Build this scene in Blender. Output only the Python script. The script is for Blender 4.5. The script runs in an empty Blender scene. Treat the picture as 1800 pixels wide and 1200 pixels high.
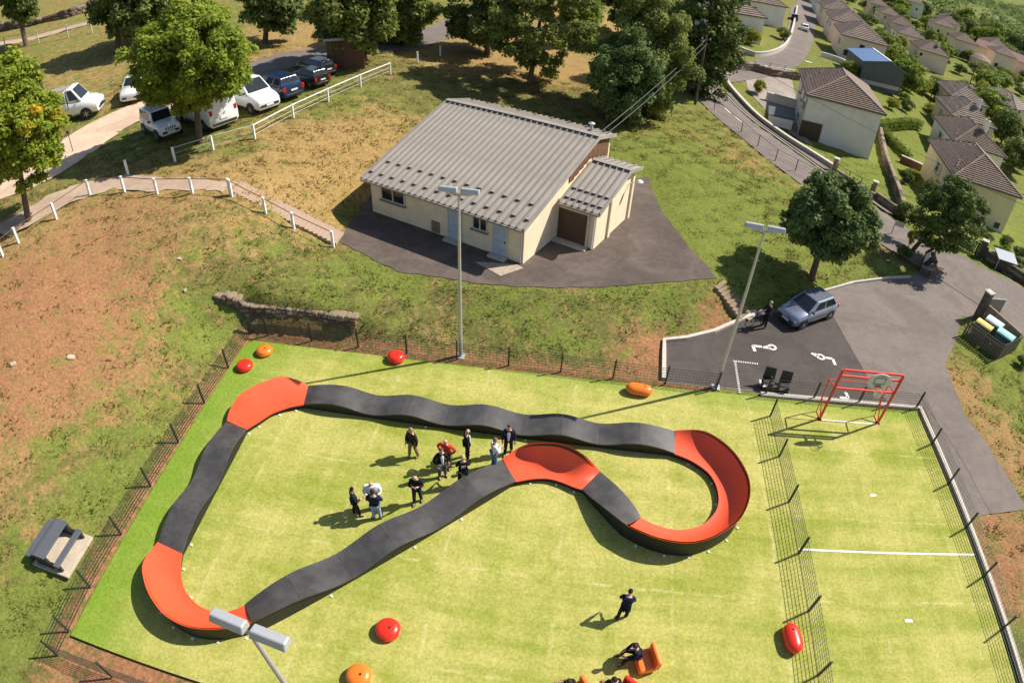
import bpy, bmesh, math, random
import numpy as np
from mathutils import Vector, Matrix

rnd = random.Random(7)
R = math.radians
SC = bpy.context.scene
COL = SC.collection

# ------------------------------------------------------------------ camera, world, sun, exposure
cam_data = bpy.data.cameras.new('camera')
cam = bpy.data.objects.new('camera', cam_data)
COL.objects.link(cam)
SC.camera = cam
SC.render.engine = 'CYCLES'
cam_data.type = 'PANO'                       # wide drone lens with barrel curvature
cam_data.panorama_type = 'FISHEYE_LENS_POLYNOMIAL'
cam_data.sensor_width = 36.0
cam_data.sensor_height = 24.0
cam_data.lens = 20.5
cam_data.fisheye_fov = math.pi
(cam_data.fisheye_polynomial_k0, cam_data.fisheye_polynomial_k1, cam_data.fisheye_polynomial_k2,
 cam_data.fisheye_polynomial_k3, cam_data.fisheye_polynomial_k4) = (0.0, -0.045447874, -7.2693912e-06, 8.3486947e-06, -1.5523325e-07)
cam_data.clip_start = 0.1
cam_data.clip_end = 9000
cam.matrix_world = Matrix([[0.989875, -0.116461, 0.081139, 12.490962], [0.136376, 0.621873, -0.771152, -22.252425], [0.039351, 0.77441, 0.631459, 19.73191], [0.0, 0.0, 0.0, 1.0]])

world = bpy.data.worlds.new('World')
SC.world = world
world.use_nodes = True
wn = world.node_tree
for n in list(wn.nodes):
    wn.nodes.remove(n)
w_out = wn.nodes.new('ShaderNodeOutputWorld')
w_bg = wn.nodes.new('ShaderNodeBackground')
w_sky = wn.nodes.new('ShaderNodeTexSky')
SUN_DIR = Vector((0.92, 0.45, 1.0)).normalized()
SUN_EL = math.asin(SUN_DIR.z)
w_sky.sky_type = 'NISHITA'
w_sky.sun_disc = False
w_sky.sun_elevation = SUN_EL
w_sky.sun_rotation = math.atan2(SUN_DIR.x, SUN_DIR.y)
w_bg.inputs['Strength'].default_value = 0.085
wn.links.new(w_sky.outputs[0], w_bg.inputs['Color'])
wn.links.new(w_bg.outputs[0], w_out.inputs['Surface'])

sun_data = bpy.data.lights.new('sun', 'SUN')
sun_data.energy = 4.9
sun_data.angle = R(0.53)
sun_data.color = (1.0, 0.94, 0.84)
sun = bpy.data.objects.new('sun', sun_data)
COL.objects.link(sun)
sun.rotation_euler = SUN_DIR.to_track_quat('Z', 'Y').to_euler()

SC.view_settings.view_transform = 'Standard'
SC.view_settings.look = 'None'
SC.view_settings.exposure = 0.47
SC.view_settings.gamma = 1.0
SC.view_settings.use_curve_mapping = False
SC.cycles.max_bounces = 6
SC.cycles.transparent_max_bounces = 8
SC.cycles.use_denoising = True

# ------------------------------------------------------------------ helpers
def tag(o, label=None, cat=None, group=None, kind=None):
    if label: o['label'] = label
    if cat: o['category'] = cat
    if group: o['group'] = group
    if kind: o['kind'] = kind
    return o

def thing(name, label, cat, loc=(0, 0, 0), rz=0.0, group=None):
    o = bpy.data.objects.new(name, None)
    COL.objects.link(o)
    o.empty_display_size = 0.2
    o.location = loc
    o.rotation_euler = (0, 0, rz)
    return tag(o, label, cat, group)

def inst(name, mesh, parent=None, loc=(0, 0, 0), rot=(0, 0, 0), scale=(1, 1, 1), label=None):
    o = bpy.data.objects.new(name, mesh)
    COL.objects.link(o)
    o.location = loc
    o.rotation_euler = rot
    o.scale = scale
    if parent is not None: o.parent = parent
    if label: o['label'] = label
    return o

def copy_tree(o, parent=None):
    c = o.copy()
    COL.objects.link(c)
    c.parent = parent
    for ch in list(o.children):
        copy_tree(ch, c)
    return c

class MB:
    """collects faces, then becomes ONE mesh object"""
    def __init__(s):
        s.v = []; s.f = []; s.m = []
    def add(s, vs, fs, mi=0):
        b = len(s.v)
        s.v += [tuple(p) for p in vs]
        s.f += [tuple(i + b for i in f) for f in fs]
        s.m += [mi] * len(fs)
        return s
    def box(s, c, d, rz=0.0, mi=0, tilt=None):
        hx, hy, hz = d[0] / 2, d[1] / 2, d[2] / 2
        M = Matrix.Rotation(rz, 3, 'Z')
        if tilt is not None: M = M @ Matrix.Rotation(tilt[1], 3, tilt[0])
        vs = [Vector(c) + M @ Vector((x * hx, y * hy, z * hz)) for x in (-1, 1) for y in (-1, 1) for z in (-1, 1)]
        return s.add(vs, [(0, 1, 3, 2), (4, 6, 7, 5), (0, 4, 5, 1), (2, 3, 7, 6), (0, 2, 6, 4), (1, 5, 7, 3)], mi)
    def hexa(s, p, mi=0):          # 8 corners: bottom loop 0-3, top loop 4-7
        return s.add(p, [(3, 2, 1, 0), (4, 5, 6, 7), (0, 1, 5, 4), (1, 2, 6, 5), (2, 3, 7, 6), (3, 0, 4, 7)], mi)
    def tube(s, pts, rad, n=6, mi=0, caps=True):
        pts = [Vector(p) for p in pts]
        if not hasattr(rad, '__len__'): rad = [rad] * len(pts)
        rings = []
        b0 = len(s.v)
        for i, p in enumerate(pts):
            a = pts[max(i - 1, 0)]; c = pts[min(i + 1, len(pts) - 1)]
            d = (c - a).normalized()
            up = Vector((0, 0, 1)) if abs(d.z) < 0.9 else Vector((1, 0, 0))
            x = d.cross(up).normalized(); y = x.cross(d)
            for k in range(n):
                t = 2 * math.pi * k / n
                s.v.append(tuple(p + (x * math.cos(t) + y * math.sin(t)) * rad[i]))
        for i in range(len(pts) - 1):
            for k in range(n):
                a = b0 + i * n + k; b = b0 + i * n + (k + 1) % n
                s.f.append((a, b, b + n, a + n)); s.m.append(mi)
        if caps:
            s.f.append(tuple(b0 + k for k in range(n))[::-1]); s.m.append(mi)
            e = b0 + (len(pts) - 1) * n
            s.f.append(tuple(e + k for k in range(n))); s.m.append(mi)
        return s
    def lathe(s, prof, n=16, c=(0, 0, 0), mi=0, axis='Z'):
        b0 = len(s.v)
        for (r, z) in prof:
            for k in range(n):
                t = 2 * math.pi * k / n
                p = (r * math.cos(t), r * math.sin(t), z)
                if axis == 'Y': p = (p[0], p[2], p[1])
                if axis == 'X': p = (p[2], p[0], p[1])
                s.v.append((c[0] + p[0], c[1] + p[1], c[2] + p[2]))
        for i in range(len(prof) - 1):
            for k in range(n):
                a = b0 + i * n + k; b = b0 + i * n + (k + 1) % n
                s.f.append((a, b, b + n, a + n)); s.m.append(mi)
        s.f.append(tuple(b0 + k for k in range(n))[::-1]); s.m.append(mi)
        e = b0 + (len(prof) - 1) * n
        s.f.append(tuple(e + k for k in range(n))); s.m.append(mi)
        return s
    def loft(s, rings, mi=0, closed=True, caps=True):
        b0 = len(s.v); n = len(rings[0])
        for r_ in rings: s.v += [tuple(p) for p in r_]
        for i in range(len(rings) - 1):
            for k in range(n if closed else n - 1):
                a = b0 + i * n + k; b = b0 + i * n + (k + 1) % n
                s.f.append((a, b, b + n, a + n)); s.m.append(mi)
        if caps and closed:
            s.f.append(tuple(b0 + k for k in range(n))[::-1]); s.m.append(mi)
            e = b0 + (len(rings) - 1) * n
            s.f.append(tuple(e + k for k in range(n))); s.m.append(mi)
        return s
    def prism(s, poly, z0, z1, mi=0):   # vertical extrusion of a plan polygon
        n = len(poly)
        vs = [(p[0], p[1], z0) for p in poly] + [(p[0], p[1], z1) for p in poly]
        fs = [tuple(range(n))[::-1], tuple(range(n, 2 * n))] + [(k, (k + 1) % n, n + (k + 1) % n, n + k) for k in range(n)]
        return s.add(vs, fs, mi)
    def quad(s, a, b, c, d, mi=0):
        return s.add([a, b, c, d], [(0, 1, 2, 3)], mi)
    def slab(s, a, b, c, d, t, mi=0):   # quad given thickness t along its normal
        a, b, c, d = map(Vector, (a, b, c, d))
        n = (c - a).cross(d - b).normalized() * t
        return s.hexa([a, b, c, d, a + n, b + n, c + n, d + n], mi)
    def mesh(s, name, mats, smooth=False):
        me = bpy.data.meshes.new(name)
        me.from_pydata(s.v, [], s.f)
        if not isinstance(mats, (list, tuple)): mats = [mats]
        for m in mats: me.materials.append(m)
        if len(mats) > 1: me.polygons.foreach_set('material_index', s.m)
        bm = bmesh.new(); bm.from_mesh(me)
        bmesh.ops.recalc_face_normals(bm, faces=bm.faces)
        bm.to_mesh(me); bm.free()
        if smooth: me.polygons.foreach_set('use_smooth', [True] * len(me.polygons))
        me.update()
        return me
    def build(s, name, mats, parent=None, loc=(0, 0, 0), rot=(0, 0, 0), smooth=False, bevel=0, seg=2, label=None, auto=None):
        o = inst(name, s.mesh(name, mats, smooth), parent, loc, rot, label=label)
        if bevel:
            b = o.modifiers.new('bevel', 'BEVEL'); b.width = bevel; b.segments = seg; b.limit_method = 'ANGLE'; b.angle_limit = R(35)
        return o

def lerp(a, b, t): return a + (b - a) * t

# ------------------------------------------------------------------ materials
MATS = {}
def mat(name, rgb, rough=0.7, var=0.12, scale=3.0, bump=0.0, bscale=20.0, metal=0.0, spec=0.5, rgb2=None, coat=0.0, detail=6):
    if name in MATS: return MATS[name]
    m = bpy.data.materials.new(name); m.use_nodes = True
    nt = m.node_tree; N = nt.nodes; L = nt.links
    p = N['Principled BSDF']
    p.inputs['Roughness'].default_value = rough
    p.inputs['Metallic'].default_value = metal
    p.inputs['Specular IOR Level'].default_value = spec
    if coat: p.inputs['Coat Weight'].default_value = coat
    tc = N.new('ShaderNodeTexCoord')
    no = N.new('ShaderNodeTexNoise'); no.inputs['Scale'].default_value = scale; no.inputs['Detail'].default_value = detail
    no.inputs['Roughness'].default_value = 0.65
    L.new(tc.outputs['Object'], no.inputs['Vector'])
    cr = N.new('ShaderNodeValToRGB')
    a = [max(c * (1 - var), 0) for c in rgb]; b = [min(c * (1 + var), 1) for c in (rgb2 or rgb)]
    cr.color_ramp.elements[0].position = 0.3; cr.color_ramp.elements[1].position = 0.7
    cr.color_ramp.elements[0].color = (*a, 1); cr.color_ramp.elements[1].color = (*b, 1)
    L.new(no.outputs['Fac'], cr.inputs['Fac'])
    L.new(cr.outputs['Color'], p.inputs['Base Color'])
    if bump:
        n2 = N.new('ShaderNodeTexNoise'); n2.inputs['Scale'].default_value = bscale; n2.inputs['Detail'].default_value = 4
        L.new(tc.outputs['Object'], n2.inputs['Vector'])
        bp = N.new('ShaderNodeBump'); bp.inputs['Strength'].default_value = bump; bp.inputs['Distance'].default_value = 0.05
        L.new(n2.outputs['Fac'], bp.inputs['Height']); L.new(bp.outputs['Normal'], p.inputs['Normal'])
    MATS[name] = m
    return m

M_white = mat('white_paint', (0.8, 0.8, 0.79), 0.5, 0.05)
M_carwhite = mat('white_car_paint', (0.78, 0.78, 0.77), 0.25, 0.02, coat=0.5)
M_black = mat('black_plastic', (0.022, 0.022, 0.024), 0.5, 0.2)
M_deck = mat('black_track_panel', (0.04, 0.038, 0.038), 0.48, 0.2, 0.9, 0.06, 30, spec=0.45, rgb2=(0.085, 0.08, 0.076), detail=9)
M_reddeck = mat('red_track_panel', (0.85, 0.095, 0.032), 0.5, 0.06, 1.2)
M_skirt = mat('black_track_side', (0.016, 0.016, 0.016), 0.6, 0.3)
M_fence = mat('dark_green_wire', (0.022, 0.034, 0.026), 0.6, 0.1)
M_galv = mat('galvanised_steel', (0.5, 0.51, 0.52), 0.45, 0.08, 2.0, metal=0.35)
M_redtube = mat('red_painted_steel', (0.72, 0.05, 0.03), 0.4, 0.06)
M_redvinyl = mat('red_vinyl', (0.8, 0.03, 0.012), 0.28, 0.04, coat=0.3)
M_orvinyl = mat('orange_vinyl', (0.85, 0.2, 0.02), 0.3, 0.04, coat=0.3)
M_conc = mat('concrete', (0.5, 0.46, 0.4), 0.9, 0.2, 4.0, 0.2)
M_paleconc = mat('pale_concrete', (0.58, 0.51, 0.43), 0.9, 0.15, 4.0, 0.15)
M_glass = mat('dark_window_glass', (0.02, 0.024, 0.03), 0.05, 0.2, spec=0.5)
M_tyre = mat('tyre_rubber', (0.014, 0.014, 0.014), 0.8, 0.2)
M_rim = mat('wheel_rim', (0.5, 0.5, 0.52), 0.3, 0.1, metal=0.8)
M_bark = mat('bark', (0.13, 0.095, 0.065), 0.95, 0.4, 5.0, 0.7, 14)
M_wood = mat('brown_wood', (0.16, 0.075, 0.035), 0.8, 0.35, 6.0, 0.2)
M_render_wall = mat('cream_render', (0.82, 0.69, 0.48), 0.9, 0.09, 1.3, 0.2, 40)
M_white_wall = mat('white_render', (0.88, 0.79, 0.7), 0.9, 0.08, 0.8, 0.2, 40)
M_ochre_wall = mat('ochre_render', (0.78, 0.65, 0.4), 0.9, 0.08, 0.8, 0.2, 40)
M_beige_wall = mat('beige_render', (0.85, 0.66, 0.5), 0.9, 0.08, 0.8, 0.2, 40)
M_metalroof = mat('grey_brown_sheet_roof', (0.36, 0.325, 0.285), 0.55, 0.2, 0.5, spec=0.4)
M_seam = mat('roof_seam', (0.25, 0.22, 0.19), 0.5, 0.12, 1.5)
M_tile = mat('brown_roof_tile', (0.22, 0.155, 0.12), 0.85, 0.3, 2.5, 0.2, 12)
M_tile2 = mat('weathered_roof_tile', (0.24, 0.18, 0.145), 0.85, 0.35, 1.4, 0.2, 12)
M_stone = mat('field_stone', (0.13, 0.105, 0.08), 0.95, 0.4, 3.0, 0.6, 18)
M_stone2 = mat('pale_field_stone', (0.3, 0.225, 0.15), 0.95, 0.35, 3.0, 0.5, 18)
M_stone3 = mat('red_brown_stone', (0.19, 0.11, 0.07), 0.95, 0.35, 3.0, 0.5, 18)
M_mark = mat('road_paint', (0.75, 0.74, 0.7), 0.7, 0.15, 8.0)
M_brownmetal = mat('brown_garage_metal', (0.09, 0.05, 0.03), 0.6, 0.2, 2.0)
M_bluedoor = mat('pale_blue_door', (0.42, 0.5, 0.56), 0.6, 0.12, 3.0)
M_frame = mat('grey_white_frame', (0.55, 0.55, 0.54), 0.6, 0.1)
M_lens = mat('clear_lamp_glass', (0.75, 0.77, 0.78), 0.1, 0.05, spec=0.8)
M_taillight = mat('red_lamp_glass', (0.5, 0.01, 0.01), 0.15, 0.1)
M_silverblue = mat('silver_blue_paint', (0.26, 0.3, 0.38), 0.25, 0.04, metal=0.5, coat=0.6)
M_blackcar = mat('black_car_paint', (0.012, 0.012, 0.014), 0.2, 0.1, coat=0.6)
M_bluecar = mat('dark_blue_car_paint', (0.012, 0.03, 0.075), 0.22, 0.1, coat=0.6)
M_rock = mat('pale_rock', (0.5, 0.4, 0.29), .95, .2, 5, .4, 20)
M_slate = mat('grey_cladding', (0.1, 0.105, 0.11), 0.6, 0.12, 1.0)
M_solar = mat('blue_metal_roof', (0.16, 0.26, 0.45), 0.25, 0.1, 0.6, metal=0.4)

def nodes_of(name):
    m = bpy.data.materials.new(name); m.use_nodes = True
    nt = m.node_tree
    return m, nt, nt.nodes, nt.links, nt.nodes['Principled BSDF']

def noise(N, L, src, scale, detail=6, rough=0.6, dist=0.0):
    n = N.new('ShaderNodeTexNoise'); n.inputs['Scale'].default_value = scale; n.inputs['Detail'].default_value = detail
    n.inputs['Roughness'].default_value = rough; n.inputs['Distortion'].default_value = dist
    L.new(src, n.inputs['Vector']); return n.outputs['Fac']

def math_n(N, L, op, a, b=None, clamp=False):
    n = N.new('ShaderNodeMath'); n.operation = op; n.use_clamp = clamp
    for i, x in enumerate((a, b)):
        if x is None: continue
        if isinstance(x, (int, float)): n.inputs[i].default_value = x
        else: L.new(x, n.inputs[i])
    return n.outputs[0]

def sstep(N, L, x, lo, hi):
    n = N.new('ShaderNodeMapRange'); n.interpolation_type = 'SMOOTHSTEP'
    n.inputs['From Min'].default_value = lo; n.inputs['From Max'].default_value = hi
    L.new(x, n.inputs['Value']); return n.outputs['Result']

def mixc(N, L, f, a, b):
    n = N.new('ShaderNodeMix'); n.data_type = 'RGBA'
    for sock, x in ((n.inputs[0], f), (n.inputs[6], a), (n.inputs[7], b)):
        if isinstance(x, (int, float)): sock.default_value = x
        elif isinstance(x, tuple): sock.default_value = (*x, 1)
        else: L.new(x, sock)
    return n.outputs[2]

def mulc(N, L, col, val):
    n = N.new('ShaderNodeVectorMath'); n.operation = 'SCALE'
    L.new(col, n.inputs[0]); L.new(val, n.inputs['Scale']); return n.outputs[0]

def make_ground_mat():
    m, nt, N, L, p = nodes_of('meadow_ground')
    p.inputs['Roughness'].default_value = 1.0; p.inputs['Specular IOR Level'].default_value = 0.1
    tc = N.new('ShaderNodeTexCoord').outputs['Object']
    at = N.new('ShaderNodeAttribute'); at.attribute_name = 'zone'
    sep = N.new('ShaderNodeSeparateColor'); L.new(at.outputs['Color'], sep.inputs[0])
    dry, soil, lush = sep.outputs[0], sep.outputs[1], sep.outputs[2]
    n1 = noise(N, L, tc, 0.35, 8, 0.62, 0.4); n2 = noise(N, L, tc, 1.5, 8, 0.7, 0.6); n3 = noise(N, L, tc, 7.0, 6, 0.7); n4 = noise(N, L, tc, 3.2, 5, 0.65, 0.3)
    def thr(z, n, k=1.5, w=0.22):
        s = math_n(N, L, 'ADD', z, math_n(N, L, 'MULTIPLY', math_n(N, L, 'SUBTRACT', n, 0.5), k))
        return sstep(N, L, s, 0.5 - w, 0.5 + w)
    olive = mixc(N, L, n2, (0.1, 0.105, 0.028), (0.21, 0.19, 0.062))
    green = mixc(N, L, n2, (0.095, 0.13, 0.02), (0.245, 0.27, 0.06))
    straw = mixc(N, L, n4, (0.19, 0.12, 0.042), (0.5, 0.34, 0.135))
    earth = mixc(N, L, n4, (0.19, 0.085, 0.04), (0.45, 0.225, 0.115))
    n6 = noise(N, L, tc, 0.8, 7, 0.68, 0.5)
    c = mixc(N, L, thr(dry, n2, 2.2, 0.25), olive, straw)
    c = mixc(N, L, thr(soil, n4, 1.7, 0.2), c, earth)
    c = mixc(N, L, thr(lush, n6, 1.9, 0.22), c, green)
    v = N.new('ShaderNodeMapRange'); v.inputs['From Min'].default_value = 0.3; v.inputs['From Max'].default_value = 0.7
    v.inputs['To Min'].default_value = 0.6; v.inputs['To Max'].default_value = 1.3
    L.new(n3, v.inputs['Value'])
    L.new(mulc(N, L, c, v.outputs['Result']), p.inputs['Base Color'])
    h = math_n(N, L, 'ADD', math_n(N, L, 'MULTIPLY', n2, 0.6), n4)
    bp = N.new('ShaderNodeBump'); bp.inputs['Strength'].default_value = 0.55; bp.inputs['Distance'].default_value = 0.12
    L.new(h, bp.inputs['Height']); L.new(bp.outputs['Normal'], p.inputs['Normal'])
    return m
M_ground = make_ground_mat()

def make_grass_mat():
    m, nt, N, L, p = nodes_of('grass_blades')
    p.inputs['Roughness'].default_value = 0.9; p.inputs['Specular IOR Level'].default_value = 0.15
    at = N.new('ShaderNodeAttribute'); at.attribute_name = 'tint'
    L.new(at.outputs['Color'], p.inputs['Base Color'])
    tr = N.new('ShaderNodeBsdfTranslucent'); L.new(at.outputs['Color'], tr.inputs['Color'])
    mx = N.new('ShaderNodeMixShader'); mx.inputs[0].default_value = 0.5
    L.new(p.outputs[0], mx.inputs[1]); L.new(tr.outputs[0], mx.inputs[2]); L.new(mx.outputs[0], N['Material Output'].inputs['Surface'])
    return m
M_grass = make_grass_mat()

def make_turf_mat():
    m, nt, N, L, p = nodes_of('artificial_turf')
    p.inputs['Roughness'].default_value = 0.95; p.inputs['Specular IOR Level'].default_value = 0.15
    tc = N.new('ShaderNodeTexCoord').outputs['Object']
    sx = N.new('ShaderNodeSeparateXYZ'); L.new(tc, sx.inputs[0])
    X, Y = sx.outputs[0], sx.outputs[1]
    n1 = noise(N, L, tc, 0.16, 6, 0.6, 1.0); n2 = noise(N, L, tc, 0.9, 7, 0.68, 0.8); n3 = noise(N, L, tc, 9.0, 4, 0.7); n5 = noise(N, L, tc, 0.45, 5, 0.6, 1.5)
    # worn, sanded middle and unworn green margins
    mp = N.new('ShaderNodeMapping'); mp.inputs['Scale'].default_value = (0.12, 1.0, 1); L.new(tc, mp.inputs['Vector'])
    st = noise(N, L, mp.outputs[0], 1.3, 6, 0.62, 0.25)
    mp2 = N.new('ShaderNodeMapping'); mp2.inputs['Scale'].default_value = (1.0, 0.1, 1); mp2.inputs['Rotation'].default_value = (0, 0, 0.06); L.new(tc, mp2.inputs['Vector'])
    st2 = noise(N, L, mp2.outputs[0], 1.1, 6, 0.62, 0.25)
    el = sstep(N, L, math_n(N, L, 'ADD', X, math_n(N, L, 'MULTIPLY', n5, 2.6)), -2.8, 2.6)
    et = sstep(N, L, math_n(N, L, 'SUBTRACT', math_n(N, L, 'MULTIPLY', n5, 0.8), Y), 0.5, 1.9)
    worn = math_n(N, L, 'MULTIPLY', el, math_n(N, L, 'ADD', math_n(N, L, 'MULTIPLY', et, 0.6), 0.4))
    f = math_n(N, L, 'ADD', math_n(N, L, 'ADD', math_n(N, L, 'MULTIPLY', n1, 0.6), math_n(N, L, 'MULTIPLY', n2, 0.3)), math_n(N, L, 'ADD', math_n(N, L, 'MULTIPLY', st, 0.45), math_n(N, L, 'MULTIPLY', st2, 0.3)))
    f = sstep(N, L, f, 0.62, 1.0)
    c = mixc(N, L, f, (0.245, 0.285, 0.036), (0.47, 0.43, 0.128))
    c = mixc(N, L, worn, (0.165, 0.275, 0.024), c)
    def lines(coord, period, off, width, k, wob):
        q = math_n(N, L, 'ADD', math_n(N, L, 'ADD', coord, off), math_n(N, L, 'MULTIPLY', n5, wob))
        q = math_n(N, L, 'ABSOLUTE', math_n(N, L, 'SUBTRACT', math_n(N, L, 'FRACT', math_n(N, L, 'DIVIDE', q, period)), 0.5))
        r = sstep(N, L, q, width / period, 0.0)
        return math_n(N, L, 'MULTIPLY', math_n(N, L, 'MULTIPLY', r, k), sstep(N, L, n2, 0.4, 0.66))
    l1 = lines(Y, 3.9, 1.15, 0.09, 0.6, 0.18); l2 = lines(X, 4.1, 0.9, 0.11, 0.5, 0.25)
    s = math_n(N, L, 'MAXIMUM', l1, l2)
    c = mixc(N, L, math_n(N, L, 'MULTIPLY', s, el), c, (0.6, 0.54, 0.26))
    v = N.new('ShaderNodeMapRange'); v.inputs['From Min'].default_value = 0.3; v.inputs['From Max'].default_value = 0.7
    v.inputs['To Min'].default_value = 0.74; v.inputs['To Max'].default_value = 1.22
    L.new(n3, v.inputs['Value'])
    L.new(mulc(N, L, c, v.outputs['Result']), p.inputs['Base Color'])
    bp = N.new('ShaderNodeBump'); bp.inputs['Strength'].default_value = 0.3; bp.inputs['Distance'].default_value = 0.03
    L.new(n3, bp.inputs['Height']); L.new(bp.outputs['Normal'], p.inputs['Normal'])
    return m
M_turf = make_turf_mat()

def make_tarmac(name, a, b, warm=None):
    m, nt, N, L, p = nodes_of(name)
    p.inputs['Roughness'].default_value = 0.9; p.inputs['Specular IOR Level'].default_value = 0.25
    tc = N.new('ShaderNodeTexCoord').outputs['Object']
    n1 = noise(N, L, tc, 0.3, 6, 0.6, 1.2); n2 = noise(N, L, tc, 2.2, 6, 0.7, 0.5); n3 = noise(N, L, tc, 28.0, 3, 0.7)
    c = mixc(N, L, sstep(N, L, math_n(N, L, 'ADD', math_n(N, L, 'MULTIPLY', n1, 0.65), math_n(N, L, 'MULTIPLY', n2, 0.35)), 0.35, 0.65), a, b)
    # pale scuffs and dark patches
    c = mixc(N, L, math_n(N, L, 'MULTIPLY', sstep(N, L, n2, 0.62, 0.78), 0.35), c, tuple(x * 1.7 for x in b))
    wv = N.new('ShaderNodeVectorMath'); wv.operation = 'ADD'; nv = N.new('ShaderNodeTexNoise'); nv.inputs['Scale'].default_value = 0.7; L.new(tc, nv.inputs['Vector'])
    L.new(tc, wv.inputs[0]); L.new(nv.outputs['Color'], wv.inputs[1])
    vo = N.new('ShaderNodeTexVoronoi'); vo.feature = 'DISTANCE_TO_EDGE'; vo.inputs['Scale'].default_value = 0.23; L.new(wv.outputs[0], vo.inputs['Vector'])
    c = mixc(N, L, math_n(N, L, 'MULTIPLY', sstep(N, L, vo.outputs['Distance'], 0.01, 0.0), 0.22), c, tuple(x * 0.45 for x in a))
    v = N.new('ShaderNodeMapRange'); v.inputs['From Min'].default_value = 0.3; v.inputs['From Max'].default_value = 0.7
    v.inputs['To Min'].default_value = 0.8; v.inputs['To Max'].default_value = 1.2
    L.new(n3, v.inputs['Value'])
    L.new(mulc(N, L, c, v.outputs['Result']), p.inputs['Base Color'])
    return m
M_tar_dark = make_tarmac('dark_tarmac', (0.068, 0.056, 0.05), (0.1, 0.083, 0.074))
M_tar_old = make_tarmac('worn_tarmac', (0.155, 0.127, 0.11), (0.215, 0.178, 0.155))
M_tar_hut = make_tarmac('red_brown_tarmac', (0.09, 0.07, 0.059), (0.155, 0.12, 0.1))
M_gravel = make_tarmac('pale_gravel', (0.5, 0.36, 0.25), (0.68, 0.5, 0.36))
M_path = make_tarmac('brown_path', (0.36, 0.26, 0.19), (0.5, 0.37, 0.27))
M_walk = make_tarmac('grey_footway', (0.15, 0.12, 0.1), (0.21, 0.17, 0.145))
M_paving = make_tarmac('grey_paving', (0.24, 0.2, 0.17), (0.38, 0.32, 0.27))

def make_leaf_mat(name, dark, light, extra=None, transl=0.35):
    m, nt, N, L, p = nodes_of(name)
    at = N.new('ShaderNodeAttribute'); at.attribute_name = 'tint'
    sep = N.new('ShaderNodeSeparateColor'); L.new(at.outputs['Color'], sep.inputs[0])
    c = mixc(N, L, sep.outputs[0], dark, light)
    if extra: c = mixc(N, L, sep.outputs[1], c, extra)
    p.inputs['Roughness'].default_value = 0.6; p.inputs['Specular IOR Level'].default_value = 0.12
    L.new(c, p.inputs['Base Color'])
    tr = N.new('ShaderNodeBsdfTranslucent'); L.new(c, tr.inputs['Color'])
    mx = N.new('ShaderNodeMixShader'); mx.inputs[0].default_value = transl
    L.new(p.outputs[0], mx.inputs[1]); L.new(tr.outputs[0], mx.inputs[2])
    L.new(mx.outputs[0], N['Material Output'].inputs['Surface'])
    return m
L_maple = make_leaf_mat('maple_leaves', (0.13, 0.2, 0.018), (0.43, 0.5, 0.075), transl=.45)
L_autumn = make_leaf_mat('turning_leaves', (0.14, 0.21, 0.018), (0.46, 0.51, 0.07), (0.7, 0.45, 0.035), transl=.45)
L_dark = make_leaf_mat('dark_leaves', (0.06, 0.095, 0.022), (0.22, 0.27, 0.07), transl=0.25)
L_mid = make_leaf_mat('mid_green_leaves', (0.095, 0.135, 0.028), (0.34, 0.37, 0.095))
L_blue = make_leaf_mat('dull_green_leaves', (0.075, 0.125, 0.038), (0.24, 0.31, 0.1))
L_bush = make_leaf_mat('garden_leaves', (0.1, 0.155, 0.02), (0.32, 0.39, 0.06))
L_yellow = make_leaf_mat('yellow_green_leaves', (0.2, 0.22, 0.02), (0.42, 0.42, 0.05))

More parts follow.
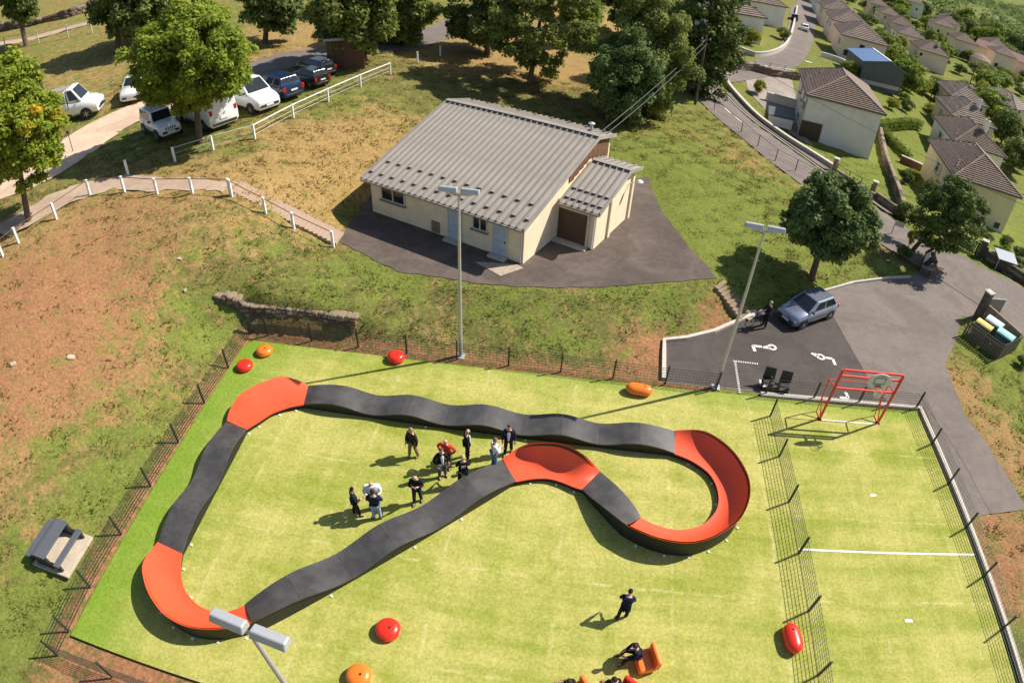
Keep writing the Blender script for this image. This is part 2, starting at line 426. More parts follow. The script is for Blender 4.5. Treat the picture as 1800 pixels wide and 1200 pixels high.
# ------------------------------------------------------------------ the lie of the land
#TERRAIN-BEGIN
CP = [
 # court surroundings
 (-3.6,0.2,0),(2,0.6,0.05),(8,0.8,0.05),(14,0.8,0.05),(20,0.8,0.0),(31.5,0.3,0),(-3.7,-6,0),(-3.7,-12,0),(-3.6,-18.4,0),(5,-19,0),(15,-21,0),(25,-21,0),
 (31.5,-8,0),(31.5,-16,0),(38,-8,0),(36,-16,0),(45,-12,-0.2),(-4,-26,0),(10,-34,0),(30,-36,0),(50,-30,-0.5),(-20,-30,0),(-40,-30,1.0),
 # left bank
 (-10.49, -1.44, 2.60),(-10.55, -6.64, 2.00),(-9.44, -10.94, 1.00),(-5.64, -14.20, 0.30),(-5.80, -17.80, 0.00),(-12.17, -9.21, 2.20),(-15.78, -4.65, 3.60),(-5.61, -3.08, 0.90),(-5.42, -7.35, 0.50),
 (-6.57, 0.34, 1.60),(-4.72, -0.35, 0.50),(-6.70, 1.06, 2.00),(-3.26, 1.20, 2.10),(-0.50, 1.40, 1.75),(2.07, 1.46, 1.50),(-3.79, 4.47, 2.30),(-8.71, 1.97, 3.40),(-0.97, 4.10, 1.70),
 (-14.43, 1.57, 4.00),(-15.49, -1.91, 3.90),
 (-4.91, 0.50, 1.50),(-3.14, 0.70, 1.50),(-1.48, 0.61, 1.45),(0.11, 0.54, 1.42),(1.94, 0.50, 1.38),
 # below the hut
 (4.18, 1.67, 0.75),(9.91, 2.00, 0.60),(14.12, 3.03, 0.60),(18.04, 4.67, 0.50),(7.23, 1.02, 0.25),(12.83, 1.18, 0.25),(16.50, 1.59, 0.10),
 # hut platform
 (-0.96, 7.48, 1.35),(3.21, 5.17, 1.30),(8.07, 4.84, 1.30),(9.48, 4.95, 1.30),(14.88, 6.06, 1.30),(18.73, 7.43, 1.25),(20.66, 8.36, 1.20),(18.50, 13.34, 1.35),(17.31, 19.69, 1.50),(5,10,1.3),(10,14,1.4),
 # stairs, crest and parking
 (-1.30, 6.96, 1.35),(-3.55, 6.89, 2.30),(-5.31, 6.89, 3.30),(-7.55, 7.02, 4.30),(-9.97, 6.51, 4.45),(-15.13, 6.47, 4.50),(-17.92, 5.88, 4.50),(-18.00, 2.86, 4.50),(-18.82, 0.18, 4.30),
 (-14.01, 10.85, 4.50),(-12.21, 12.93, 4.50),(-10.08, 15.10, 4.50),(-9.05, 19.35, 4.55),(-7.82, 23.25, 4.60),(-6.61, 27.46, 4.60),(-5.30, 31.62, 4.60),(-4.10, 36.44, 4.60),
 (-26.69, 12.37, 4.50),(-24.04, 20.43, 4.55),(-15.04, 24.08, 4.65),(-11.73, 30.44, 4.80),(-25.21, 5.85, 4.50),(-38.10, 16.33, 4.60),
 (-4.51, 13.10, 3.20),(-6.84, 11.28, 3.90),(-1.41, 13.00, 1.80),(-1.91, 11.05, 1.50),(-3.70, 21.30, 3.90),(-2.48, 27.96, 3.70),(0.69, 31.37, 3.10),(6.92, 34.63, 2.60),(13.33, 31.66, 2.00),(-1.11, 19.98, 2.70),
 (1.83, 42.54, 3.90),(6.59, 37.42, 2.90),(-3.91, 46.49, 4.60),(9.25, 56.14, 4.20),(14.83, 48.55, 3.00),(16.44, 34.76, 1.90),(20.38, 36.70, 1.50),
 # hill behind
 (-44.41, 36.09, 5.60),(-64.43, 44.82, 7.00),(-64.58, 52.57, 8.20),(-69.14, 64.38, 9.00),(-107.75, 80.36, 9.50),(-40.86, 49.25, 6.80),(-21.84, 41.39, 5.60),(-14.14, 45.67, 5.20),(-140,60,9.5),(-100,110,10.5),(-60,120,9),(-20,130,7),(-80,-20,6.5),(-140,0,8),
 (10,110,5.0),(20,140,4.5),(-10,220,8),(-120,200,13),
 # lawn right of the hut and the road
 (18.16, 27.59, 1.70),(20.05, 22.42, 1.60),(24.13, 19.73, 1.10),(24.74, 13.73, 0.80),(26.58, 11.01, 0.40),(24.98, 27.47, 1.20),(32.47, 16.77, 0.30),(33.46, 12.93, 0.05),
 (25.26, 47.52, 1.00),(28.73, 35.64, 0.80),(32.25, 29.30, 0.55),(35.27, 25.07, 0.35),(37.54, 21.13, 0.20),(41.53, 15.86, 0.00),(44.22, 10.93, -0.10),(35.09, 11.36, 0.00),(21.69, 3.09, 0.00),(27.54, 3.19, 0.00),
 (41.51, 74.62, 0.60),(55,120,0.3),(66,162,0.2),(80,210,0.2),(30,75,1.6),(25,100,3.5),(38,125,3.2),(40,160,4),
 # gardens and village falling away to the right
 (33,45,-0.5),(40,36,-0.9),(46,30,-1.2),(40,26,-0.6),(48,22,-0.8),(53,16,-0.8),(60,20,-1.8),(52,38,-2.4),(58,30,-2.8),(60,42,-3.4),(63,52,-4.2),(70,60,-4.4),(72,76,-4.8),(83,92,-5.3),(55,60,-1.5),
 (58,78,-0.8),(60,92,-0.6),(66,90,-1.2),(75,120,-2.2),(75,95,-3.6),(92,130,-4.3),(108,165,-4.6),(135,178,-4.8),(115,150,-4.6),(150,190,-5),(170,230,-6),(110,210,-4),(130,260,-6),(90,60,-6),(110,100,-6.5),(100,20,-5),(80,-10,-3),(140,90,-8),
 (200,300,-9),(260,380,-13),(220,200,-11),(300,150,-14),(180,340,-8),(120,380,-4),(40,320,3),
]
TX = np.array([c[0] for c in CP], float); TY = np.array([c[1] for c in CP], float); TZ = np.array([c[2] for c in CP], float)
def _tps_fit():
    n = len(TX)
    d2 = (TX[:, None] - TX[None, :]) ** 2 + (TY[:, None] - TY[None, :]) ** 2
    K = np.sqrt(d2 + 0.25)                    # conical kernel: no overshoot far away
    K = -K + np.eye(n) * 0.3
    P = np.stack([np.ones(n), TX, TY], 1)
    A = np.zeros((n + 3, n + 3)); A[:n, :n] = K; A[:n, n:] = P; A[n:, :n] = P.T
    b = np.zeros(n + 3); b[:n] = TZ
    return np.linalg.solve(A, b)
TW = _tps_fit()
COURT = [(-3.55, 0.25), (31.45, 0.25), (31.45, -60), (-3.3, -60), (-3.3, -18.15), (-3.55, -17.5)]
PLAT = [(-1.13, 7.54, 1.30)[:2], (3.26, 5.00, 1.30)[:2], (8.10, 4.68, 1.30)[:2], (9.66, 4.72, 1.30)[:2], (12.47, 5.23, 1.30)[:2], (14.88, 5.84, 1.30)[:2], (18.70, 7.17, 1.30)[:2], (20.83, 8.01, 1.30)[:2],
        (19.54, 10.81, 1.30)[:2], (18.09, 15.32, 1.30)[:2], (17.33, 21.18, 1.30)[:2], (14.5, 19.0), (6.0, 21.0), (-1.2, 14.4), (-1.29, 10.37, 1.30)[:2]]
YARD = [(17.69, 3.29, 0.00)[:2], (18.68, 3.62, 0.00)[:2], (20.47, 4.55, 0.00)[:2], (22.50, 6.24, 0.00)[:2], (23.80, 6.88, 0.00)[:2], (28.00, 10.03, 0.00)[:2], (30.97, 11.90, 0.00)[:2], (36.14, 13.90, 0.00)[:2], (39.40, 16.85, 0.00)[:2], (41.87, 19.24, 0.00)[:2],
        (47.09, 15.79, 0.00)[:2], (48.68, 11.76, 0.00)[:2], (43.37, 8.71, 0.00)[:2], (38.56, 9.89, 0.00)[:2], (36.63, 6.84, 0.00)[:2], (34.66, 4.37, 0.00)[:2], (34.14, -0.28, 0.00)[:2], (34.87, -5.86, 0.00)[:2], (31.38, -6.71, 0.00)[:2], (31.65, 0.39, 0.00)[:2], (17.45, 0.11, 0.00)[:2]]
def poly_sd(P, x, y):
    """signed distance, positive outside"""
    P = np.array(P, float); n = len(P)
    d = np.full(x.shape, 1e18); ins = np.zeros(x.shape, bool)
    for i in range(n):
        a = P[i]; b = P[(i + 1) % n]; e = b - a
        wx, wy = x - a[0], y - a[1]
        t = np.clip((wx * e[0] + wy * e[1]) / (e @ e + 1e-12), 0, 1)
        d = np.minimum(d, (wx - t * e[0]) ** 2 + (wy - t * e[1]) ** 2)
        c = ((a[1] > y) != (b[1] > y))
        with np.errstate(divide='ignore', invalid='ignore'):
            xx = (b[0] - a[0]) * (y - a[1]) / (b[1] - a[1] + 1e-15) + a[0]
        ins ^= c & (x < xx)
    d = np.sqrt(d)
    return np.where(ins, -d, d)
WALL_A = (-6.76, 0.64, 1.55)[:2]; WALL_B = (2.19, 0.73, 0.10)[:2]
def Hn(x, y):
    x = np.asarray(x, float); y = np.asarray(y, float)
    h = TW[-3] + TW[-2] * x + TW[-1] * y
    for i in range(len(TX)):
        h = h - TW[i] * np.sqrt((x - TX[i]) ** 2 + (y - TY[i]) ** 2 + 0.25)
    r = np.hypot(x - 12, y)
    far = np.clip((r - 420) / 900, 0, 1)
    h = h * (1 - far) + (-26.0) * far
    hill = np.clip((r - 1900) / 1500, 0, 1)
    h = h + hill * hill * (3 - 2 * hill) * (46 + 14 * np.sin(x * 0.0011 + 1) + 10 * np.sin(y * 0.0017))
    for P, z, w in ((PLAT, 1.3, 1.6), (YARD, 0.0, 1.6), (COURT, 0.0, 0.55)):
        sd = poly_sd(P, x, y)
        t = np.clip(1 - sd / w, 0, 1); t = t * t * (3 - 2 * t)
        h = h * (1 - t) + z * t
    return h
def H(x, y): return float(Hn(np.array([x]), np.array([y]))[0])
#TERRAIN-END
def at(p, dz=0.0): return (p[0], p[1], H(p[0], p[1]) + dz)

# ------------------------------------------------------------------ ground sheet with its zones of grass, straw and soil
def axis(a, b, fine, lo, hi):
    xs = list(np.arange(a, b + 1e-6, fine)); s = fine
    x = b
    while x < hi: s *= 1.16; x += s; xs.append(x)
    s = fine; x = a; pre = []
    while x > lo: s *= 1.16; x -= s; pre.append(x)
    return np.array(pre[::-1] + xs)
GX = axis(-45, 66, 0.45, -5200, 5600); GY = axis(-27, 62, 0.45, -900, 6400)
XX, YY = np.meshgrid(GX, GY)
ZZ = Hn(XX.ravel(), YY.ravel()).reshape(XX.shape)

ZONE = [  # x, y, dry, soil, lush, reach
 (*(-12.13, -4.78, 2.00)[:2], .7,.72,.2, 5), (*(-15.19, -3.41, 3.50)[:2], .8,.72,.08, 6), (*(-11.43, -8.82, 2.00)[:2], .7,.7,.25, 4), (*(-7.68, -3.33, 1.50)[:2], .65,.6,.3, 4), (*(-7.64, -7.10, 1.20)[:2], .65,.6,.38, 3),
 (*(-5.12, -3.49, 0.60)[:2], .3,.15,.7, 3.2), (*(-5.36, -0.61, 0.80)[:2], .15,.05,.9, 2.6), (*(-4.64, -7.69, 0.30)[:2], .35,.2,.7, 2.6), (*(-5.07, -10.46, 0.30)[:2], .25,.15,.8, 3), (*(-6.22, -11.88, 0.50)[:2], .2,.1,.9, 3), (*(-7.58, -8.88, 0.80)[:2], .5,.3,.5, 2), (*(-8.63, -12.51, 0.80)[:2], .7,.45,.3, 3),
 (*(-7.67, -14.93, 0.40)[:2], .5,.3,.5, 2.5), (*(-5.10, -17.03, 0.00)[:2], .1,.1,.95, 3), (*(-5.34, -18.88, 0.00)[:2], .3,.2,.7, 2.5), (*(-5.64, -14.20, 0.30)[:2], .5,.85,.2, 1.3), (*(-4.94, -13.06, 0.20)[:2], .5,.7,.2, .8), (*(-0.86, -18.13, 0.00)[:2], .3,.95,.1, 2),
 (*(-9.08, 2.53, 3.40)[:2], .5,.42,.35, 4), (*(-13.19, 1.69, 4.00)[:2], .75,.55,.15, 4), (*(-5.38, 3.67, 3.00)[:2], .45,.12,.4, 3), (*(-2.88, 3.90, 2.00)[:2], .3,.08,.5, 3), (*(-0.01, 1.70, 1.60)[:2], .3,.1,.55, 2.5), (*(-5.21, 4.44, 4.00)[:2], .6,.2,.3, 2),
 (*(1.75, 3.65, 1.20)[:2], .25,.05,.65, 2), (*(5.86, 2.04, 0.70)[:2], .4,.1,.35, 3), (*(3.94, 0.35, 0.30)[:2], .2,.1,.6, 2), (*(9.85, 2.45, 0.60)[:2], .3,.1,.45, 4), (*(9.57, 4.31, 1.20)[:2], .15,0,.9, 1.4), (*(15.50, 5.52, 1.20)[:2], .15,0,.9, 1.4), (*(3.40, 4.50, 1.20)[:2], .2,0,.85, 1.2),
 (*(12.83, 1.24, 0.20)[:2], .2,.15,.6, 3), (*(14.99, 3.93, 0.60)[:2], .4,.15,.4, 3), (*(15.91, 1.81, 0.20)[:2], .3,1.0,0, 2.0), (*(17.10, 2.93, 0.20)[:2], .3,1.0,0, 1.2), (*(19.97, 5.31, 0.50)[:2], .4,.9,.1, 1.6), (*(18.68, 6.21, 1.00)[:2], .35,.1,.75, 2),
 (*(18.64, 27.76, 1.70)[:2], .4,0,.75, 4), (*(17.37, 31.82, 1.90)[:2], .65,.05,.4, 3), (*(20.97, 31.76, 1.60)[:2], .5,.0,.6, 4), (*(25.22, 28.84, 1.20)[:2], .68,.05,.45, 3.2), (*(25.05, 22.23, 1.00)[:2], .45,.0,.7, 2.5), (*(19.88, 20.48, 1.50)[:2], .15,0,.95, 4), (*(21.64, 14.05, 1.00)[:2], .18,0,.95, 4), (*(24.99, 13.07, 0.80)[:2], .35,.1,.6, 3), (*(28.43, 11.96, 0.30)[:2], .4,.15,.65, 3), (*(35.18, 18.42, 0.30)[:2], .9,.5,.1, 1.6), (*(34.00, 14.43, 0.10)[:2], .3,.1,.6, 2),
 (*(-4.54, 17.45, 3.50)[:2], 1,.25,.05, 4), (*(-6.55, 10.66, 3.80)[:2], .95,.25,.1, 4), (*(-10.93, 9.01, 4.40)[:2], .8,.2,.15, 3), (*(-2.61, 14.17, 2.00)[:2], .8,.1,.3, 3), (*(-1.57, 21.55, 3.00)[:2], .7,.05,.4, 3), (*(-3.13, 9.52, 2.20)[:2], .75,.1,.3, 2.5), (*(-1.62, 11.29, 1.40)[:2], .1,0,.9, 1),
 (*(0.43, 28.11, 2.80)[:2], .2,.15,.35, 4), (*(5.90, 30.61, 2.40)[:2], .22,.3,.25, 4), (*(11.67, 34.72, 2.20)[:2], .25,.35,.2, 4), (*(-3.66, 32.09, 4.00)[:2], .25,.3,.2, 3), (*(-1.50, 41.32, 4.00)[:2], .9,.3,.1, 4), (*(8.30, 43.26, 3.00)[:2], .95,.3,.1, 4), (*(11.78, 66.64, 4.00)[:2], .9,.2,.2, 6), (*(1.24, 54.04, 4.00)[:2], .8,.3,.2, 5),  # straw kept low behind the hut: tree shade partly put into the ground colour
 (*(-42.37, 33.80, 5.50)[:2], .6,.02,.35, 8), (*(-37.96, 36.82, 5.60)[:2], .65,.02,.3, 6), (*(-28.71, 24.83, 4.70)[:2], .7,.1,.3, 3), (*(-18.95, 41.13, 5.60)[:2], .9,.15,.15, 6), (*(-82.32, 64.84, 9.00)[:2], .55,.1,.4, 20), (*(-62.04, 63.22, 8.00)[:2], .6,.1,.4, 15), (*(-10.76, 12.41, 4.50)[:2], .4,.05,.6, 2.5), (*(-7.92, 21.53, 4.60)[:2], .35,.05,.6, 2.5), (*(-20.28, 6.77, 4.50)[:2], .5,.2,.4, 3), (*(-18.45, 1.21, 4.00)[:2], .7,.2,.3, 3),
 (*(36.09, 2.17, 0.00)[:2], .9,.55,.1, 2.0), (*(38.10, 1.96, 0.00)[:2], .3,.05,.75, 2.5), (*(41.63, 6.62, 0.00)[:2], .15,.05,.9, 2.5), (*(35.97, -2.14, 0.00)[:2], .8,.5,.2, 2.0), (*(32.83, -8.76, 0.00)[:2], .6,.7,.15, 2.5), (*(31.76, -8.17, 0.00)[:2], .3,.4,.5, 1.0),
 (37, 33, .25,0,.9, 5), (47, 30, .25,.05,.9, 6), (50, 38, .2,0,.95, 6), (42, 22, .3,.1,.8, 4), (56, 48, .2,.05,.9, 7), (52, 62, .25,.1,.8, 8), (66, 66, .25,.1,.62, 10), (90, 100, .3,.1,.58, 25), (150, 180, .3,.1,.58, 40), (110, 60, .4,.1,.55, 30), (250, 250, .25,.05,.85, 90), (40, 90, .4,.1,.6, 12), (40, 140, .5,.1,.5, 30), (0, 120, .8,.2,.2, 25), (-60, 120, .6,.1,.4, 40), (1000, 1500, .1,0,.7, 900), (-900, 900, .4,.1,.5, 800), (0, -60, .3,.2,.6, 30), (-40, -20, .5,.3,.4, 20), (60, -20, .4,.2,.6, 20),
]
def zone_at(x, y):
    num = np.zeros(x.shape + (3,)); den = np.zeros(x.shape)
    for (a, b, d, s, l, w) in ZONE:
        q = ((x - a) ** 2 + (y - b) ** 2) / (w * w)
        k = np.exp(-np.minimum(q, 60) * 1.1) + 2e-4 / (1 + q)
        den += k; num += k[..., None] * np.array([d, s, l])
    z = num / den[..., None]
    sd = poly_sd(COURT, x, y)                       # bare trench left by the fence works
    tr = np.clip(1 - (sd - 0.15) / 0.75, 0, 1) * (y < 1.6) * (x < 20)
    z[..., 1] = np.maximum(z[..., 1], tr * 0.55); z[..., 2] *= (1 - 0.8 * tr)
    return z
SUNK = [(COURT, 0.10), (PLAT, 0.10), (YARD, 0.10)]
def sink(x, y):
    s = np.zeros(x.shape)
    for P, dz in SUNK:
        s = np.where(poly_sd(P, x, y) < -0.35, dz, s)
    return s
def strip_poly(pts, w):
    """plan outline of a ribbon of width w (number or list) along pts"""
    P = [Vector((p[0], p[1])) for p in pts]; n = len(P)
    if not hasattr(w, '__len__'): w = [w] * n
    l, r = [], []
    for i in range(n):
        d = (P[min(i + 1, n - 1)] - P[max(i - 1, 0)]).normalized(); q = Vector((-d.y, d.x))
        l.append(P[i] + q * w[i] / 2); r.append(P[i] - q * w[i] / 2)
    return l, r
def resample(pts, step):
    P = [Vector((p[0], p[1])) for p in pts]; out = [P[0]]
    for a, b in zip(P, P[1:]):
        n = max(1, int((b - a).length / step))
        for k in range(1, n + 1): out.append(a.lerp(b, k / n))
    return out
def smooth_line(pts, it=2):
    P = [Vector((p[0], p[1])) for p in pts]
    for _ in range(it):
        Q = [P[0]]
        for a, b in zip(P, P[1:]): Q += [a.lerp(b, .25), a.lerp(b, .75)]
        P = Q + [P[-1]]
    return P
ROADS = {}
def ribbon(name, pts, w, m, dz=0.05, kind='structure', sunk=0.14, across=4, parent=None):
    P = resample(smooth_line(pts), 0.8)
    if hasattr(w, '__len__'):
        w = list(np.interp(np.linspace(0, 1, len(P)), np.linspace(0, 1, len(w)), w))
    l, r = strip_poly(P, w)
    rj = random.Random(len(P)); jj = .2 if m in (M_gravel, M_path) else .05
    l = [p + Vector((rj.uniform(-jj, jj), rj.uniform(-jj, jj))) for p in l]; r = [p + Vector((rj.uniform(-jj, jj), rj.uniform(-jj, jj))) for p in r]
    mb = MB(); rows = []
    for a, b in zip(l, r):
        rows.append([a.lerp(b, k / across) for k in range(across + 1)])
    xs = np.array([[p.x for p in row] for row in rows]); ys = np.array([[p.y for p in row] for row in rows]); zs = Hn(xs.ravel(), ys.ravel()).reshape(xs.shape) + dz
    for i in range(len(rows)):
        for k in range(across + 1): mb.v.append((xs[i, k], ys[i, k], zs[i, k]))
    for i in range(len(rows) - 1):
        for k in range(across):
            a = i * (across + 1) + k
            mb.f.append((a, a + 1, a + across + 2, a + across + 1)); mb.m.append(0)
    o = mb.build(name, m, parent, smooth=True)
    if kind: tag(o, kind=kind)
    if sunk: ROADS[name] = ([(p.x, p.y) for p in l] + [(p.x, p.y) for p in r[::-1]], sunk)
    return o
def sheet(name, poly, m, z, kind='structure'):
    """flat sheet with a fine edge, filled"""
    bm = bmesh.new()
    vs = [bm.verts.new((p[0], p[1], z)) for p in poly]
    f = bm.faces.new(vs); bmesh.ops.triangulate(bm, faces=[f])
    bmesh.ops.recalc_face_normals(bm, faces=bm.faces)
    for f in bm.faces:
        if f.normal.z < 0: f.normal_flip()
    me = bpy.data.meshes.new(name); bm.to_mesh(me); bm.free(); me.materials.append(m)
    o = inst(name, me); return tag(o, kind=kind) if kind else o
def drape(name, poly, m, dz=0.05, step=0.7, sunk=0.14):
    """sheet that follows the ground inside a polygon"""
    P = np.array([(p[0], p[1]) for p in poly]); lo = P.min(0); hi = P.max(0)
    bm = bmesh.new(); vs = [bm.verts.new((p[0], p[1], 0)) for p in poly]
    f = bm.faces.new(vs)
    for ax, n in ((0, Vector((1, 0, 0))), (1, Vector((0, 1, 0)))):
        k = lo[ax] + step
        while k < hi[ax]:
            co = Vector((k, 0, 0)) if ax == 0 else Vector((0, k, 0))
            bmesh.ops.bisect_plane(bm, geom=bm.verts[:] + bm.edges[:] + bm.faces[:], plane_co=co, plane_no=n); k += step
    xs = np.array([v.co.x for v in bm.verts]); ys = np.array([v.co.y for v in bm.verts]); zs = Hn(xs, ys)
    for v, z in zip(bm.verts, zs): v.co.z = z + dz
    bmesh.ops.triangulate(bm, faces=bm.faces)
    for f in bm.faces:
        f.normal_update()
        if f.normal.z < 0: f.normal_flip()
        f.smooth = True
    me = bpy.data.meshes.new(name); bm.to_mesh(me); bm.free(); me.materials.append(m)
    o = tag(inst(name, me), kind='structure')
    if sunk: ROADS[name] = ([tuple(p) for p in P], sunk)
    return o
def wobble(poly, amp, step, seed):
    r_ = random.Random(seed); out = []
    n = len(poly)
    for i in range(n):
        a = Vector(poly[i][:2]); b = Vector(poly[(i + 1) % n][:2]); k = max(1, int((b - a).length / step)); d = (b - a).normalized() if (b - a).length else Vector((1, 0)); q = Vector((-d.y, d.x))
        for j in range(k): out.append(tuple(a.lerp(b, j / k) + q * r_.uniform(-amp, amp)))
    return out

TURF = [(-3.35, -1.0), (-3.0, -0.55), (31.0, -0.02), (31.0, -17.25), (-3.1, -17.22)]
sheet('artificial_turf', TURF, M_turf, 0.03)
sheet('hut_yard', wobble(PLAT, 0.08, 0.6, 3), M_tar_hut, 1.33)
DARKPATCH = [(17.69, 3.29, 0.00)[:2], (18.68, 3.62, 0.00)[:2], (20.47, 4.55, 0.00)[:2], (22.50, 6.24, 0.00)[:2], (23.80, 6.88, 0.00)[:2], (28.14, 9.14, 0.00)[:2], (28.29, 7.42, 0.00)[:2], (28.51, 5.06, 0.00)[:2], (28.88, 1.94, 0.00)[:2], (29.45, 0.56, 0.00)[:2], (22.81, 0.33, 0.00)[:2], (17.45, 0.19, 0.00)[:2]]
sheet('car_park_tarmac', YARD, M_tar_old, 0.02)
sheet('dark_car_park_tarmac', [(x, y + .0) for x, y in DARKPATCH], M_tar_dark, 0.026)
ribbon('road', [(24.78, 57.79, 1.30), (25.49, 49.25, 1.00), (27.33, 40.68, 0.90), (29.53, 33.95, 0.70), (31.94, 28.19, 0.55), (34.78, 23.63, 0.35), (37.20, 19.66, 0.20), (40.15, 17.39, 0.05), (43.25, 14.04, 0.00), (46.06, 10.32, -0.10), (50, 4, -.2), (56, -4, -.3)], [5.0, 5.0, 5.0, 5.0, 5.2, 5.6, 6.0, 6.4, 6.6, 6.4, 6.4, 6.4], M_tar_old, 0.045)
ribbon('village_street', [(27.52, 56.21, 1.00), (31.81, 61.49, 0.80), (36.60, 66.96, 0.65), (44.13, 80.30, 0.60), (53.55, 108.06, 0.40), (66.39, 150.99, 0.20), (74, 170, .2), (90, 230, 0), (110, 320, -3)], [4.5, 5.0, 6.0, 7.5, 7.0, 6.5, 6.5, 6.0, 6.0], M_tar_old, 0.06)
ribbon('footway', [(28.59, 50.50, 0.90), (29.66, 46.04, 0.80), (31.16, 41.24, 0.70), (33.06, 36.05, 0.60), (34.75, 31.73, 0.50), (36.85, 28.02, 0.35), (39.15, 24.43, 0.20)], 1.1, M_walk, 0.13, sunk=0.0)
ribbon('gravel_path', [(-70, 12, 5), (-40, 13, 4.6), (-27.40, 6.68, 4.50), (-25.23, 8.91, 4.50), (-25.53, 13.17, 4.50), (-25.85, 18.69, 4.50), (-24.36, 21.71, 4.60), (-21.75, 24.20, 4.70), (-19.03, 28.72, 4.80)], [5, 5.5, 6.5, 6.4, 6.0, 5.6, 5.4, 5.0, 4.6], M_gravel, 0.05)
ribbon('upper_lane', [(-18.83, 29.43, 4.80), (-17.00, 34.22, 5.00), (-13.79, 36.70, 5.10), (-11.09, 39.21, 5.10), (-6.82, 43.15, 4.90), (-4.15, 53.34, 4.90), (-2.58, 63.69, 5.00)], [4.6, 5.6, 5.6, 4.8, 4, 4, 4], M_tar_old, 0.05)
ribbon('crest_path', [(-21.25, 0.99, 4.40), (-20.26, 3.30, 4.50), (-19.22, 5.60, 4.50), (-18.10, 6.99, 4.50), (-15.36, 7.58, 4.50), (-12.05, 7.43, 4.50), (-9.68, 7.69, 4.45), (-7.93, 7.73, 4.35)], [2.4, 2.6, 3.0, 2.6, 1.9, 1.6, 1.5, 1.3], M_path, 0.05)
ribbon('hill_footpath', [(-130, 40, 8), (-70.92, 45.99, 7.00), (-63.92, 46.74, 7.20), (-57.68, 51.38, 7.60), (-52.35, 55.56, 7.90), (-75, 110, 9)], 1.9, M_path, 0.05)
ribbon('side_path', [(32.74, 1.70, 0.00), (33.36, -1.18, 0.00), (33.83, -3.81, 0.00), (34.15, -6.22, 0.00)], [2.2, 2.3, 2.4, 2.5], M_tar_old, 0.03)
drape('paved_court', [(32.47, 64.08, -0.10), (36.09, 65.75, -0.20), (40.11, 64.85, -0.50), (36.22, 43.30, -0.80), (35.98, 39.49, -0.80), (34.61, 41.16, -0.60), (33.23, 46.37, -0.40), (31.63, 53.66, -0.20)], M_paving, 0.05)

def build_ground():
    gz = ZZ.copy()
    gz = gz - sink(XX.ravel(), YY.ravel()).reshape(XX.shape)
    for nm, (P, dz) in ROADS.items():
        A = np.array(P); lo = A.min(0) - 1; hi = A.max(0) + 1
        mk = (XX > lo[0]) & (XX < hi[0]) & (YY > lo[1]) & (YY < hi[1])
        if mk.any():
            sd = poly_sd(P, XX[mk], YY[mk]); v = gz[mk]
            gz[mk] = np.where(sd < -0.3, v - dz, v)
    # natural unevenness of the rough banks
    k = np.clip(poly_sd(COURT, XX, YY) / 1.5, 0, 1) * np.clip(poly_sd(PLAT, XX, YY) / 1.5, 0, 1) * np.clip(poly_sd(YARD, XX, YY) / 1.5, 0, 1)
    gz += k * (0.07 * np.sin(XX * 1.9 + 1.3 * np.sin(YY * 1.1)) * np.sin(YY * 2.3 + np.sin(XX * 0.9)) + 0.03 * np.sin(XX * 4.1 + YY * 3.3) * np.sin(YY * 5.2 - XX))
    ny, nx = XX.shape
    co = np.stack([XX, YY, gz], -1).reshape(-1, 3)
    me = bpy.data.meshes.new('ground')
    i = np.arange(ny * nx).reshape(ny, nx)
    q = np.stack([i[:-1, :-1], i[:-1, 1:], i[1:, 1:], i[1:, :-1]], -1).reshape(-1, 4)
    me.vertices.add(len(co)); me.vertices.foreach_set('co', co.ravel())
    me.loops.add(q.size); me.loops.foreach_set('vertex_index', q.ravel())
    me.polygons.add(len(q)); me.polygons.foreach_set('loop_start', np.arange(0, q.size, 4)); me.polygons.foreach_set('loop_total', np.full(len(q), 4))
    me.polygons.foreach_set('use_smooth', np.ones(len(q), bool))
    me.update(calc_edges=True)
    z = zone_at(XX.ravel(), YY.ravel())
    ca = me.color_attributes.new('zone', 'FLOAT_COLOR', 'POINT')
    ca.data.foreach_set('color', np.concatenate([z, np.ones((len(z), 1))], 1).ravel().astype(np.float32))
    me.materials.append(M_ground)
    tag(inst('ground', me), kind='structure')
build_ground()

# kerbs and painted marks
def wall_line(name, pts, w, h, m, base=0.0, kind=None, step=0.8, cap=None, flat=None, parent=None):
    P = resample(pts, step); l, r = strip_poly(P, w); mb = MB()
    rings = []
    for a, b in zip(l, r):
        c = (a + b) / 2; z = flat if flat is not None else H(c.x, c.y)
        rings.append([(a.x, a.y, z + base - 0.25), (b.x, b.y, z + base - 0.25), (b.x, b.y, z + base + h), (a.x, a.y, z + base + h)])
    mb.loft(rings)
    if cap:
        l2, r2 = strip_poly(P, w + 0.1); rings = []
        for a, b in zip(l2, r2):
            c = (a + b) / 2; z = flat if flat is not None else H(c.x, c.y)
            rings.append([(a.x, a.y, z + base + h + .002), (b.x, b.y, z + base + h + .002), (b.x, b.y, z + base + h + cap), (a.x, a.y, z + base + h + cap)])
        mb.loft(rings, 1)
    o = mb.build(name, m, parent)
    if kind: tag(o, kind=kind)
    return o
wall_line('kerb', [(17.48, 0.28, 0.00), (17.66, 3.29, 0.00), (18.84, 3.70, 0.00), (20.48, 4.60, 0.00), (22.50, 6.24, 0.00), (23.83, 7.05, 0.00)], 0.2, 0.16, M_paleconc, 0, 'structure', flat=0.02)
wall_line('kerb', [(26.98, 9.36, 0.00), (28.47, 10.32, 0.00), (30.95, 11.83, 0.00), (34.00, 13.14, 0.00), (36.11, 13.82, 0.00)], 0.16, 0.13, M_conc, 0, 'structure', flat=0.02)
